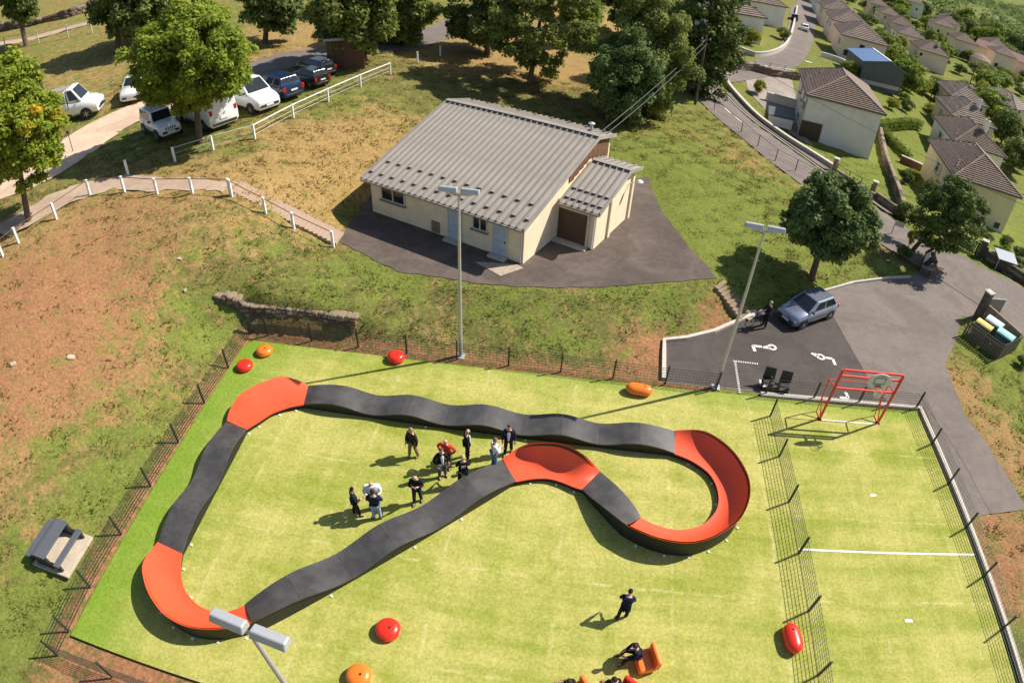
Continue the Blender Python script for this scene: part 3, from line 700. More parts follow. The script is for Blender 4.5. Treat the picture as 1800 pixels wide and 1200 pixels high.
wall_line('kerb', [(27.88, 49.96, 0.95), (28.97, 45.49, 0.80), (30.45, 40.55, 0.70), (32.28, 35.10, 0.60), (34.05, 30.91, 0.50), (36.14, 27.29, 0.35)], 0.12, 0.14, M_conc, 0, 'structure')
wall_line('kerb', [(22.3, 0.0), (31.3, 0.28), (31.4, -16), (31.4, -24)], 0.22, 0.12, M_paleconc, 0, 'structure', flat=0.02)
def mark(name, quads, z, kind='structure'):
    mb = MB()
    for q in quads: mb.add([(p[0], p[1], z) for p in q], [tuple(range(len(q)))])
    o = mb.build(name, M_mark); return tag(o, kind=kind)
def bar(a, b, w):
    a = Vector(a[:2]); b = Vector(b[:2]); d = (b - a).normalized(); q = Vector((-d.y, d.x)) * w / 2
    return [a - q, b - q, b + q, a + q]
mark('court_line', [bar((22.6, -8.7), (31.0, -8.62), .09)], .036)
mark('court_line', [bar((25.2, -1.3), (28.3, -1.2), .07)], .036)
mark('court_line', [bar((26.54, -5.71, 0.00), (26.86, -5.68, 0.00), .12)], .036)
mark('court_line', [bar((26.55, -11.73, 0.00), (26.89, -11.73, 0.00), .12)], .036)
def ell(c, a, b, w=.17): return [bar(c, a, w), bar(c, b, w)]
mark('bay_corner_mark', ell((22.52, 3.81, 0.00), (22.57, 3.35, 0.00), (23.03, 3.81, 0.00)), .032)
mark('bay_corner_mark', ell((27.06, 3.53, 0.00), (26.66, 3.55, 0.00), (27.09, 3.02, 0.00)), .032)
mark('bay_corner_mark', ell((22.48, 0.65, 0.00), (22.50, 1.11, 0.00), (22.85, 0.59, 0.00)), .032)
mark('bay_corner_mark', ell((27.14, 0.49, 0.00), (27.09, 0.90, 0.00), (26.65, 0.46, 0.00)), .032)
def ring_mark(c, ang):
    """rounded loop with a tapering stem, as stencilled in the bays"""
    c = Vector(c[:2]); M = Matrix.Rotation(ang, 2); qs = []
    def P(x, y): return c + M @ Vector((x, y))
    ring = [(.14 + math.cos(t) * .2, math.sin(t) * .19) for t in np.linspace(0, 2 * math.pi, 11)]
    for a, b in zip(ring, ring[1:]): qs.append(bar(P(*a), P(*b), .14))
    qs.append([P(-.05, -.16), P(-.05, .16), P(-.3, .09), P(-.42, .05), P(-.42, -.05), P(-.3, -.09)])
    return mark('bay_symbol', qs, .032)
ring_mark((23.49, 3.85, 0.00), R(12)); ring_mark((26.24, 3.62, 0.00), R(-22))
dots = []
for k in range(16):
    p = Vector((21.26, 2.29, 0.00)[:2]).lerp(Vector((21.18, -0.00, 0.00)[:2]), k / 15); dots.append(bar(p, p + Vector((.12, .02)), .06))
for k in range(11):
    p = Vector((21.26, 2.29, 0.00)[:2]).lerp(Vector((22.51, 2.29, 0.00)[:2]), k / 10); dots.append(bar(p, p + Vector((.03, .1)), .06))
mark('faded_bay_mark', dots, .032)
def road_dashes():
    ln = [(25.26, 51.57, 1.00), (26.44, 45.80, 0.90), (27.89, 40.32, 0.80), (28.50, 39.67, 0.75)]
    P = resample(smooth_line(ln, 1), 0.25); acc = 0; mb = MB(); seg = []
    for a, b in zip(P, P[1:]):
        if acc % 2.6 < 1.5:
            q = bar(a, b, .16); z = [H(p.x, p.y) + .075 for p in q]
            mb.add([(p.x, p.y, zz) for p, zz in zip(q, z)], [(0, 1, 2, 3)])
        acc += (b - a).length
    q = bar((46.00, 79.00, 0.60), (47.20, 79.14, 0.60), .45)
    mb.add([(p.x, p.y, H(p.x, p.y) + .1) for p in q], [(0, 1, 2, 3)])
    tag(mb.build('road_line', M_mark), kind='structure')
road_dashes()

# rough grass, tufts by the thousand
def grass_tufts():
    rs = np.random.default_rng(5)
    n = 230000
    x = rs.uniform(-34, 46, n); y = rs.uniform(-20, 40, n)
    keep = (poly_sd(COURT, x, y) > 0.35) & (poly_sd(PLAT, x, y) > 0.05) & (poly_sd(YARD, x, y) > 0.15)
    for nm, (P, dz) in ROADS.items(): keep &= poly_sd(P, x, y) > 0.1
    x, y = x[keep], y[keep]
    z = zone_at(x, y)
    cl = np.sin(x * 1.7 + 2 * np.sin(y * .8)) * np.sin(y * 1.9 + 2 * np.sin(x * .7))
    cl2 = np.sin(x * 5.1 + 3 * np.sin(y * 2.9)) * np.sin(y * 6.2 + 3 * np.sin(x * 3.7)) + .6 * np.sin(x * 2.3 - y * 3.1 + 2 * np.sin(y * 1.3 + x))
    p = np.clip(1.0 - z[:, 1] * 1.1 - z[:, 0] * .35 + cl * 0.2 + cl2 * (.12 + .4 * z[:, 1]), 0.02, 1) * np.clip(1.3 - np.hypot(x - 12, y - 2) / 70, .3, 1)
    k = rs.uniform(0, 1, len(x)) < p; x, y, z = x[k], y[k], z[k]
    h = Hn(x, y); n = len(x)
    nb = 4
    size = rs.uniform(.04, .12, n) * (0.8 + 0.5 * z[:, 0]) * (1 - .25 * (z[:, 2] > .8))
    base = np.stack([x, y, h - .02], 1)
    V = np.zeros((n, nb, 3, 3)); 
    for b in range(nb):
        an = rs.uniform(0, 2 * np.pi, n); ln = rs.uniform(.25, .9, n); wd = size * rs.uniform(.22, .45, n)
        off = rs.normal(0, .09, (n, 2))
        dx, dy = np.cos(an), np.sin(an)
        p0 = base + np.stack([off[:, 0], off[:, 1], 0 * x], 1)
        V[:, b, 0] = p0 + np.stack([-dy * wd, dx * wd, 0 * x], 1)
        V[:, b, 1] = p0 + np.stack([dy * wd, -dx * wd, 0 * x], 1)
        V[:, b, 2] = p0 + np.stack([dx * ln * size * 1.2, dy * ln * size * 1.2, size * rs.uniform(.45, 1.0, n)], 1)
    co = V.reshape(-1, 3); nv = len(co)
    me = bpy.data.meshes.new('grass_tufts')
    me.vertices.add(nv); me.vertices.foreach_set('co', co.ravel())
    me.loops.add(nv); me.loops.foreach_set('vertex_index', np.arange(nv))
    me.polygons.add(nv // 3); me.polygons.foreach_set('loop_start', np.arange(0, nv, 3)); me.polygons.foreach_set('loop_total', np.full(nv // 3, 3))
    me.update(calc_edges=True)
    t = rs.uniform(0, 1, (n, 1)); jit = rs.uniform(.75, 1.3, (n, 1))
    olive = np.array([.09, .095, .028]) * (1 - t) + np.array([.2, .18, .06]) * t
    green = np.array([.085, .13, .018]) * (1 - t) + np.array([.22, .26, .055]) * t
    straw = np.array([.2, .13, .044]) * (1 - t) + np.array([.48, .335, .13]) * t
    lu = np.clip((z[:, 2:3] + rs.normal(0, .2, (n, 1)) - .35) * 2.2, 0, 1); dr = np.clip((z[:, :1] - .35 * z[:, 1:2] + rs.normal(0, .22, (n, 1)) - .36) * 2.4, 0, 1)
    c = (olive * (1 - lu) + green * lu) * (1 - dr) + straw * dr
    c = np.repeat(c * jit, nb * 3, 0)
    ca = me.color_attributes.new('tint', 'FLOAT_COLOR', 'POINT')
    ca.data.foreach_set('color', np.concatenate([c, np.ones((len(c), 1))], 1).ravel().astype(np.float32))
    me.materials.append(M_grass)
    tag(inst('grass', me), 'rough grass of mixed green and straw covering the banks', 'grass', kind='stuff')
grass_tufts()

# ------------------------------------------------------------------ fences round the court
def panel_mesh(w, h=1.03, nv=45):
    mb = MB()
    zs = [0.06, 0.22, 0.38, 0.54, 0.70, 0.86, h - .02]
    for z in zs:
        mb.box((w / 2, 0.0, z), (w, 0.016, 0.013))
    for k in range(nv):
        x = w * (k + .5) / nv
        mb.add([(x - .003, -.004, .03), (x + .003, -.004, .03), (x + .003, .004, .03), (x - .003, .004, .03), (x - .003, -.004, h), (x + .003, -.004, h), (x + .003, .004, h), (x - .003, .004, h)],
               [(0, 1, 5, 4), (1, 2, 6, 5), (2, 3, 7, 6), (3, 0, 4, 7)])
    return mb.mesh('fence_panel', M_fence)
PANELS = {}
def get_panel(w):
    k = round(w, 1)
    if k not in PANELS: PANELS[k] = panel_mesh(k, nv=max(4, int(k * 6)))
    return PANELS[k], w / k
post_mb = MB().box((0, 0, .58), (.07, .06, 1.16)); post_mb.box((0, 0, 1.165), (.085, .075, .012))
POST = post_mb.mesh('fence_post', M_fence)
def mesh_fence(label, pts, gaps=(), group='wire mesh fences round the court', z=0.0):
    t = thing('wire_fence', label, 'fence', (pts[0][0], pts[0][1], z), 0, group)
    o = Vector((pts[0][0], pts[0][1]))
    for i, p in enumerate(pts):
        q = Vector(p) - o; inst('fence_post', POST, t, (q.x, q.y, 0))
    for i, (a, b) in enumerate(zip(pts, pts[1:])):
        if i in gaps: continue
        a = Vector(a); b = Vector(b); w = (b - a).length
        me, sx = get_panel(w)
        inst('wire_panel', me, t, ((a - o).x, (a - o).y, 0), (0, 0, math.atan2(b.y - a.y, b.x - a.x)), (sx, 1, 1))
    return t
mesh_fence('dark green wire fence along the foot of the grass bank, behind the track', [(-3.42, 0.05), (-2.46, 0)] + [(-2.46 + 2.5 * i, 0) for i in range(1, 10)])
mesh_fence('dark green wire fence between the car park and the red goal', [(22.55, 0.06), (25.1, .12), (27.6, .17), (29.3, .22), (31.06, .27)])
mesh_fence('dark green wire fence on the bare brown slope side, by the bench', [(-3.42, -0.05)] + [(-3.4, -0.2 - 2.5 * i) for i in range(1, 7)] + [(-3.28, -17.1), (-3.2, -18.1)])
mesh_fence('dark green wire fence across the near corner of the court, by the low floodlight', [(-3.2, -18.1), (-.73, -18.06), (1.75, -18.04), (4.25, -18.02), (6.7, -18.0)])
mesh_fence('dark green wire fence dividing the track from the small court', [(22.55, -1.4 - 2.5 * i) for i in range(7)])
mesh_fence('dark green wire fence on the pale kerb beside the brown path', [(31.06, 0.27 - 2.5 * i) for i in range(8)])

# ------------------------------------------------------------------ pump track
track = thing('pump_track', 'modular pump track loop of black rollers and red banked corners', 'pump track', (8, -8, 0))
T0 = Vector((8, -8, 0))
def rib(pi, po, zi, zo, e, n=9):
    out = []
    for k in range(n):
        t = k / (n - 1)
        z = zi + (zo - zi) * (t ** e)
        out.append(Vector((lerp(pi[0], po[0], t), lerp(pi[1], po[1], t), z)) - T0)
    return out
foot_me = MB().box((0, 0, .02), (.085, .085, .04)).box((0, 0, .05), (.035, .035, .02)).mesh('foot', M_white)
def section(ribs, m, label=None, feet=()):
    """one module: curved deck, recessed frame at both sides, little white feet"""
    n = len(ribs[0]); nr = len(ribs); mb = MB()
    top = [p for r_ in ribs for p in r_]
    bot = [p - Vector((0, 0, .05)) for p in top]
    N = len(top)
    mb.v = [tuple(p) for p in top + bot]
    for i in range(nr - 1):
        for k in range(n - 1):
            a = i * n + k
            mb.f.append((a, a + 1, a + n + 1, a + n)); mb.f.append((N + a, N + a + n, N + a + n + 1, N + a + 1))
    flat = len(mb.f)
    mb.v += [tuple(p) for p in top + bot]; Q = 2 * N
    for i in range(nr - 1):
        for k in (0, n - 1):
            a = Q + i * n + k; mb.f.append((a, a + n, N + a + n, N + a))
    for i in (0, nr - 1):
        for k in range(n - 1):
            a = Q + i * n + k; mb.f.append((a, N + a, N + a + 1, a + 1))
    me = bpy.data.meshes.new('track_section'); me.from_pydata(mb.v, [], mb.f); me.materials.append(m)
    me.polygons.foreach_set('use_smooth', [i < flat for i in range(len(mb.f))])
    up_ = me.polygons[0].normal.z
    if up_ < 0: me.flip_normals()
    me.update()
    o = inst('track_section', me, track, label=label)
    for side in (0, n - 1):
        sk = MB(); q = []
        for r_ in ribs:
            c = r_[n // 2]; e = r_[side].copy(); d = Vector((c.x - e.x, c.y - e.y, 0))
            if d.length > 0: e += d.normalized() * .07
            q.append(e)
        sk.loft([[(a.x, a.y, .03), (a.x, a.y, a.z - .05)] for a in q], closed=False, caps=False)
        sk.build('side_frame', M_skirt, o)
    for side, fr_ in feet:
        r_ = ribs[int(fr_ * (nr - 1))]
        c = r_[n // 2]; e = r_[0 if side < 0 else n - 1]; d = Vector((e.x - c.x, e.y - c.y, 0)).normalized() * .03
        inst('foot', foot_me, o, (e.x + d.x, e.y + d.y, .03))
    return o
ZJ = 0.32
def straight(a, b, nb, amp, w=1.22, tilt=0.0, feet=()):
    """nb rollers from joint a to joint b; tilt lifts the right edge towards joint b (or a when negative)"""
    a0, a1 = Vector(a[0]), Vector(a[1]); b0, b1 = Vector(b[0]), Vector(b[1])
    A = (a0 + a1) / 2; B = (b0 + b1) / 2; d = B - A; q = Vector((-d.y, d.x)).normalized() * w / 2
    for j in range(nb):
        for half in (0, 1):
            n = 9; ribs = []
            for i in range(n):
                u = (j + (half + (i + (.014 if i == 0 else -.014 if i == n - 1 else 0)) / (n - 1)) / 2) / nb; ww = i / (n - 1)
                ph = (half + i / (n - 1)) / 2
                e0 = max(0, 1 - u * nb * 1.6); e1 = max(0, 1 - (1 - u) * nb * 1.6)
                L_ = (A - d * 0 + q).lerp(B + q, u); R_ = (A - q).lerp(B - q, u)
                L_ = L_.lerp(a0, e0 * e0).lerp(b0, e1 * e1); R_ = R_.lerp(a1, e0 * e0).lerp(b1, e1 * e1)
                z = ZJ + amp * (0.5 - 0.5 * math.cos(2 * math.pi * ph))
                t0 = max(0, 1 - u * nb / .75); t1 = max(0, 1 - (1 - u) * nb / .75)
                t0 = t0 * t0 * (3 - 2 * t0); t1 = t1 * t1 * (3 - 2 * t1)
                zr = z + (tilt * t1 if tilt > 0 else -tilt * t0)
                ribs.append(rib(L_, R_, z, zr, 1.4 if tilt else 1, 5))
            section(ribs, M_deck, feet=[(s, f) for s, f, jj, hh in feet if jj == j and hh == half])
A1 = ((1.29, -3.40), (1.53, -4.60)); B1 = ((17.78, -3.31), (17.70, -4.61))
straight(A1, B1, 5, .3, feet=[(1, .5, 1, 1), (1, .2, 3, 0)])
C3 = ((10.64, -6.04), (11.33, -7.05))
straight(((2.97, -14.25), (3.75, -15.02)), C3, 3, .32, tilt=-.6, feet=[(1, .5, 0, 1), (1, .4, 1, 1), (1, .6, 2, 0)])
straight(((-1.42, -12.76), (-.25, -12.92)), ((-1.51, -6.30), (-.42, -6.52)), 2, .3, w=1.2, feet=[(1, .5, 0, 0), (1, .9, 1, 1)])
straight(((14.58, -6.03), (13.92, -7.03)), ((16.22, -8.05), (15.58, -8.89)), 1, .16, tilt=.6)
def berm(stations, nsec, e=2.6, sub=5, outer_feet=True):
    """stations: (inner point, outer point, inner z, outer z) in plan; smooth interpolation, split into modules"""
    S = [np.array([s[0][0], s[0][1], s[1][0], s[1][1], s[2], s[3]]) for s in stations]
    n = len(S); T = np.linspace(0, n - 1, nsec * sub * 2 + 1); out = []
    for t in T:
        i = min(int(t), n - 2); f = t - i
        p0, p1, p2, p3 = S[max(i - 1, 0)], S[i], S[i + 1], S[min(i + 2, n - 1)]
        v = 0.5 * ((2 * p1) + (-p0 + p2) * f + (2 * p0 - 5 * p1 + 4 * p2 - p3) * f * f + (-p0 + 3 * p1 - 3 * p2 + p3) * f ** 3)
        out.append(rib(v[:2], v[2:4], v[4], v[5], e, 13))
    step = (len(out) - 1) // nsec
    for k in range(nsec):
        section(out[k * step:(k + 1) * step + 1], M_reddeck, 'red banked corner section', feet=[(1, .25), (1, .75), (-1, .5)])
# left corner by the bare slope
berm([((-0.41, -6.54, 0.32), (-1.51, -6.30, 0.36), .32, .36), ((-0.05, -5.96, 0.30), (-1.60, -5.56, 0.50), .3, .5), ((0.28, -5.41, 0.28), (-1.26, -4.75, 0.75), .28, .75), ((0.75, -4.99, 0.28), (-0.15, -3.66, 0.80), .28, .8), ((1.09, -4.80, 0.30), (0.54, -3.40, 0.62), .3, .62), ((1.54, -4.61, 0.32), (1.27, -3.38, 0.34), .32, .34)], 3, 2.0)
# near left hairpin
berm([((-0.23, -12.93, 0.32), (-1.42, -12.76, 0.36), .32, .36), ((-0.02, -13.49, 0.30), (-1.36, -13.83, 0.62), .3, .62), ((0.43, -14.16, 0.27), (-0.74, -14.64, 0.90), .27, .9), ((0.97, -14.53, 0.27), (-0.01, -15.26, 1.00), .27, 1.0), ((1.53, -14.74, 0.27), (0.82, -15.69, 1.00), .27, 1.0), ((2.21, -14.73, 0.27), (1.82, -15.81, 1.00), .27, 1.0), ((2.64, -14.52, 0.30), (2.88, -15.53, 0.97), .3, .97), ((2.98, -14.25, 0.32), (3.76, -15.02, 0.92), .32, .92)], 4, 2.2)
# middle corner
berm([((11.33, -7.07, 0.32), (10.64, -6.04, 0.36), .32, .36), ((11.97, -6.80, 0.30), (11.17, -5.65, 0.65), .3, .65), ((12.59, -6.68, 0.28), (11.79, -5.64, 1.10), .28, 1.1), ((13.16, -6.79, 0.28), (12.86, -5.67, 1.30), .28, 1.3), ((13.57, -6.95, 0.30), (13.80, -5.96, 1.15), .3, 1.15), ((13.91, -7.05, 0.32), (14.58, -6.03, 0.36), .32, .36)], 3, 3.0)
# big hairpin
berm([((17.69, -4.63, 0.32), (17.78, -3.31, 0.36), .32, .36), ((18.39, -4.89, 0.30), (18.70, -3.61, 0.85), .3, .85), ((19.04, -5.38, 0.28), (19.31, -4.06, 1.05), .28, 1.05), ((19.33, -5.94, 0.28), (20.02, -4.87, 1.10), .28, 1.1), ((19.42, -6.57, 0.28), (20.46, -6.00, 1.10), .28, 1.1), ((19.35, -7.09, 0.28), (20.44, -7.03, 1.10), .28, 1.1), ((19.12, -7.56, 0.28), (20.04, -8.03, 1.10), .28, 1.1), ((18.65, -8.07, 0.28), (19.46, -8.69, 1.08), .28, 1.08), ((17.96, -8.38, 0.28), (18.58, -9.27, 1.05), .28, 1.05), ((17.36, -8.42, 0.28), (17.72, -9.49, 1.03), .28, 1.03), ((16.75, -8.30, 0.30), (16.63, -9.37, 1.00), .3, 1.0), ((16.22, -8.07, 0.32), (15.58, -8.90, 0.92), .32, .92)], 6, 2.8)

# ------------------------------------------------------------------ floodlights
def head_mesh(s):
    mb = MB()
    b = [(-.4, -.15, -.1), (.4, -.15, -.1), (.4, .15, -.1), (-.4, .15, -.1), (-.38, -.1, .1), (.38, -.1, .1), (.38, .11, .1), (-.38, .11, .1)]
    mb.hexa(b)
    return mb
def floodlight(label, base, rz, h, flip=1):
    t = thing('floodlight_mast', label, 'floodlight', base, rz, 'floodlight masts round the court')
    p = MB().tube([(0, 0, 0), (0, 0, h * .5), (0, 0, h)], [.1, .075, .05], 10)
    p.box((0, 0, .02), (.4, .4, .04))
    p.build('pole', M_galv, t, smooth=False)
    MB().box((0, 0, h + .02), (.95, .06, .06)).build('cross_arm', M_galv, t)
    for s in (-1, 1):
        hd = head_mesh(s).build('lamp_head', M_galv, t, (s * .46, .02, h + .2), (R(-14), 0, 0), bevel=.03)
        MB().box((0, -.0, -.107), (.7, .24, .012)).build('lens', M_lens, hd)
        MB().box((0, -.0, -.15), (.2, .06, .06)).build('bracket', M_galv, hd)
    MB().tube([(-.4, .05, h + .02), (-.15, .08, h - .1), (.06, .05, h - .08)], .018, 5).build('cable', M_black, t)
    return t
floodlight('tall grey floodlight mast standing in front of the sheet-roofed hut', (7.67, 0.27, 0.00), R(-3), 8.55)
floodlight('tall grey floodlight mast between the court and the car park', (20.05, 0.2, 0), R(-3), 8.5)
floodlight('grey twin floodlight seen from above beside the near left hairpin', (7.45, -18.25, 0), R(-7), 8.7)

# ------------------------------------------------------------------ red goal with basketball board
goal = thing('sports_goal', 'red steel goal frame with a basketball board on top', 'goal', (25.1, -1.25, 0))
gw = 3.2; gz = 2.05; gt = 3.15
gang = math.atan2(.12, 3.2)
goal.rotation_euler = (0, 0, gang)
for x in (0, gw):
    MB().box((x, 0, gt / 2), (.09, .09, gt)).box((x, 0, .015), (.22, .22, .03)).build('post', M_redtube, goal)
for z in (gz, gt - .35, gt):
    MB().box((gw / 2, 0.0 if z == gz else .0, z), (gw - .096, .085, .085)).build('crossbar', M_redtube, goal)
for x in (0, gw):
    MB().tube([(x, .05, .12), (x - .02, .62, .95), (x - .02, .68, 1.95)], .032, 6).tube([(x, .03, gz), (x - .02, .68, 1.95)], .032, 6).tube([(x, .05, .05), (x - .02, .5, .05), (x - .02, .62, .95)], .025, 6).build('side_brace', M_redtube, goal)
MB().tube([(-.02, .68, 1.95), (gw - .02, .68, 1.95)], .022, 6).build('back_rail', M_redtube, goal)
bm_ = MB(); pts = [(.62 * math.cos(t) * (1.0 if abs(math.sin(t)) < .9 else .98), .44 * math.sin(t)) for t in np.linspace(0, 2 * math.pi, 25)[:-1]]
n_ = len(pts); bm_.add([(x, -.02, z) for x, z in pts] + [(x, .02, z) for x, z in pts], [tuple(range(n_)), tuple(range(n_, 2 * n_))[::-1]] + [(k, n_ + k, n_ + (k + 1) % n_, (k + 1) % n_) for k in range(n_)])
board = bm_.build('backboard', mat('white_board', (0.62, 0.63, 0.6), .5, .06), goal, (1.78, -.42, gt - .15))
fr = MB()
for z in (-.13, .22): fr.box((0, -.026, z), (.6, .008, .045))
for x in (-.28, .28): fr.box((x, -.026, .045), (.04, .008, .31))
fr.build('target_square', mat('grey_green_paint', (.12, .2, .19), .6), board)
tx = MB()
for k in range(7): tx.box((-.15 + k * .05, -.026, .33), (.03, .008, .035))
tx.build('printed_line', M_black, board)
for ax, az in ((1.78, -.1), (1.53, -.3), (2.03, -.3)): MB().box((ax, -.2, gt + az), (.055, .38, .055)).build('board_arm', M_redtube, goal)
rg = MB(); rg.tube([(.225 * math.cos(t), .225 * math.sin(t), 0) for t in np.linspace(0, 2 * math.pi, 19)], .014, 5, caps=False); rg.box((0, .23, -.02), (.3, .05, .1))
hoop = rg.build('hoop', mat('orange_red_steel', (.7, .12, .04), .4), goal, (1.78, -.72, gt - .38))
nt_ = MB()
for k in range(10):
    t = 2 * math.pi * k / 10
    for s in (1, -1):
        u = t + s * .6
        nt_.tube([(.22 * math.cos(t), .22 * math.sin(t), 0), (.13 * math.cos(u), .13 * math.sin(u), -.42)], .008, 4)
nt_.build('net', M_white, hoop)

# black twin seat by the gate
bench = thing('bench', 'black moulded twin seat standing just outside the gate', 'bench', (23.10, 0.30, 0.00), R(-10))
bench.location.y += .25
for x in (-.42, .42):
    MB().loft([[(x - .3, -.25, .42), (x + .3, -.25, .42), (x + .3, .2, .4), (x - .3, .2, .4)], [(x - .28, -.25, .5), (x + .28, -.25, .5), (x + .28, .2, .48), (x - .28, .2, .48)]]).build('seat', M_black, bench, bevel=.03)
    MB().slab((x - .3, .2, .45), (x + .3, .2, .45), (x + .27, .34, 1.05), (x - .27, .34, 1.05), .05).build('backrest', M_black, bench, bevel=.02)
    for dx in (-.24, .24): MB().box((x + dx, 0, .2), (.05, .4, .4)).build('leg', M_black, bench)
MB().box((0, -.02, .36), (1.5, .1, .08)).build('rail', M_black, bench)

# ------------------------------------------------------------------ inflatable marker cushions and seats
def cushion_round(label, p, m, r=.42, h=.42, group='round inflatable markers round the track'):
    t = thing('inflatable_marker', label, 'inflatable marker', p, 0, group)
    prof = [(r * .45, 0), (r * .8, .015), (r * .97, h * .25), (r, h * .48), (r * .95, h * .72), (r * .78, h * .92), (r * .45, h * .99), (r * .1, h)]
    MB().lathe(prof, 28).build('cushion', m, t, smooth=True)
    MB().lathe([(r * .985, h * .44), (r * 1.03, h * .46), (r * 1.03, h * .52), (r * .985, h * .54)], 28).build('seam', m, t)
    MB().lathe([(.035, h), (.045, h + .015), (.03, h + .03)], 10).build('valve', M_black, t, (r * .2, 0, -.006))
    return t
def cushion_long(label, p, rz, m, L_=1.05, r=.3, h=.55):
    t = thing('inflatable_marker', label, 'inflatable marker', p, rz, 'long inflatable markers at the court edge')
    rings = []
    for u in np.linspace(-1, 1, 13):
        x = u * L_ / 2; q = max(1 - abs(u) ** 3.2, 0.02) ** .5
        rings.append([(x, r * q * math.cos(a), h / 2 + h / 2 * (.35 + .65 * q) * math.sin(a)) for a in np.linspace(0, 2 * math.pi, 17)[:-1]])
    MB().loft(rings).build('cushion', m, t, smooth=True)
    MB().lathe([(.03, h), (.04, h + .012), (.02, h + .025)], 8).build('valve', M_black, t, (L_ * .2, 0, -.005))
    return t
cushion_round('orange round inflatable marker in the far left corner of the court', (-1.98, -1.34, 0.00), M_orvinyl, .42, .36)
cushion_round('red round inflatable marker beside the left fence, next to the orange one', (-2.50, -2.57, 0.00), M_redvinyl, .42, .36)
cushion_round('red round inflatable marker by the foot of the tall mast', (4.68, -0.59, 0.00), M_redvinyl, .42, .42)
cushion_round('red round inflatable marker on open turf below the long black run', (8.01, -13.92, 0.00), M_redvinyl, .42, .4)
cushion_round('orange round inflatable marker at the bottom edge of the picture', (7.51, -15.70, 0.00), M_orvinyl, .42, .4)
cushion_long('orange capsule-shaped inflatable marker near the gate corner', (16.24, -0.84, 0.00), R(-4), M_orvinyl, 1.25, .34, .5)
cushion_long('red capsule-shaped inflatable marker beside the dividing fence', (21.67, -12.62, 0.00), R(98), M_redvinyl, 1.15, .34, .5)
def air_seat(label, p, rz, m=M_orvinyl):
    t = thing('inflatable_armchair', label, 'inflatable chair', p, rz, 'orange inflatable seats')
    t.scale = (.84, .84, .84)
    MB().box((0, .05, .2), (.95, .75, .36)).build('seat', m, t, bevel=.11, seg=3)
    MB().box((0, .42, .5), (.98, .24, .62)).build('backrest', m, t, bevel=.1, seg=3)
    MB().box((0, .295, .42), (.7, .006, .03)).build('seam', m, t)
    return t

# ------------------------------------------------------------------ the sheet-roofed hut
HZ = 1.33
hut = thing('hut', 'long cream hut under a grey-brown ribbed sheet roof with a small garage annex', 'hut', (9.79, 7.02, HZ), R(-24.0))
HL, HD = 11.08, 10.6
E0, E1, RY, RZ, BY, BZ = -0.5, 2.42, 8.3, 5.02, 11.0, 4.42         # eave y,z  ridge y,z  back eave y,z
def roof_z(y):
    return E1 + (RZ - E1) * (y - E0) / (RY - E0) if y <= RY else RZ + (BZ - RZ) * (y - RY) / (BY - RY)
mb = MB()
prof = [(0, -.15), (HD, -.15), (HD, roof_z(HD) - .1), (RY, RZ - .12), (0, roof_z(0) - .1)]
mb.loft([[(x, y, z) for y, z in prof] for x in (-HL, 0)])
wall = mb.build('wall', M_render_wall, hut)
AX0, AX1, AY0, AY1 = 0.0, 2.5, 3.75, 9.3
AE, AEZ, AR, ARZ, AB_, ABZ = 3.35, 2.55, 7.55, 3.75, 9.6, 3.3
def aroof(y): return AEZ + (ARZ - AEZ) * (y - AE) / (AR - AE) if y <= AR else ARZ + (ABZ - ARZ) * (y - AR) / (AB_ - AR)
mb = MB(); prof = [(AY0, -.15), (AY1, -.15), (AY1, aroof(AY1) - .1), (AR, ARZ - .12), (AY0, aroof(AY0) - .1)]
mb.loft([[(x, y, z) for y, z in prof] for x in (AX0 + .002, AX1)])
annex_wall = mb.build('annex_wall', M_render_wall, hut)
MB().box((AX1 + .06, AY0 + 1.9, 1.2), (.12, .3, 2.7)).build('pilaster', M_render_wall, annex_wall)
MB().box((AX1 + .06, AY1 - .5, 1.4), (.12, .3, 3.1)).build('pilaster', M_render_wall, annex_wall)
def sheet_roof(x0, x1, y0, z0, y1, z1, nm, root):
    """ribbed sheets side by side, each a part; guards sit on every other one"""
    w = (x1 - x0) / nm; d = Vector((0, y1 - y0, z1 - z0)); L_ = d.length; ang = math.atan2(z1 - z0, y1 - y0)
    mb = MB(); mb.box((w / 2, L_ / 2, -.03), (w - .006, L_, .05))
    mb.hexa([(w * .08 - .045, 0, 0), (w * .08 + .045, 0, 0), (w * .08 + .045, L_, 0), (w * .08 - .045, L_, 0), (w * .08 - .03, 0, .1), (w * .08 + .03, 0, .1), (w * .08 + .03, L_, .1), (w * .08 - .03, L_, .1)], 1)
    for fx in (.38, .68): mb.hexa([(w * fx - .02, 0, -.004), (w * fx + .02, 0, -.004), (w * fx + .02, L_, -.004), (w * fx - .02, L_, -.004), (w * fx - .01, 0, .014), (w * fx + .01, 0, .014), (w * fx + .01, L_, .014), (w * fx - .01, L_, .014)], 0)
    me = mb.mesh('roof_sheet', [M_metalroof, M_seam]); out = []
    for k in range(nm):
        out.append(inst('roof_sheet', me, root, (x0 + k * w, y0, z0), (ang, 0, 0)))
    return out, w, ang
main_sheets, pw, pang = sheet_roof(-11.35, 0.18, E0, E1, RY, RZ, 27, hut)
back_sheets, _, _ = sheet_roof(-11.35, 0.18, RY + .06, RZ + .012, BY, BZ, 27, hut)
an_sheets, apw, apang = sheet_roof(0.24, 2.75, AE, AEZ, AR, ARZ, 6, hut)
anb_sheets, _, _ = sheet_roof(0.24, 2.75, AR + .05, ARZ + .01, AB_, ABZ, 6, hut)
gm = MB().hexa([(-.12, -.06, 0), (.12, -.06, 0), (.12, .07, 0), (-.12, .07, 0), (-.11, -.045, .11), (.11, -.045, .11), (.11, .05, .02), (-.11, .05, .02)]).mesh('snow_guard', mat('dark_brown_metal', (.075, .06, .048), .6, .1))
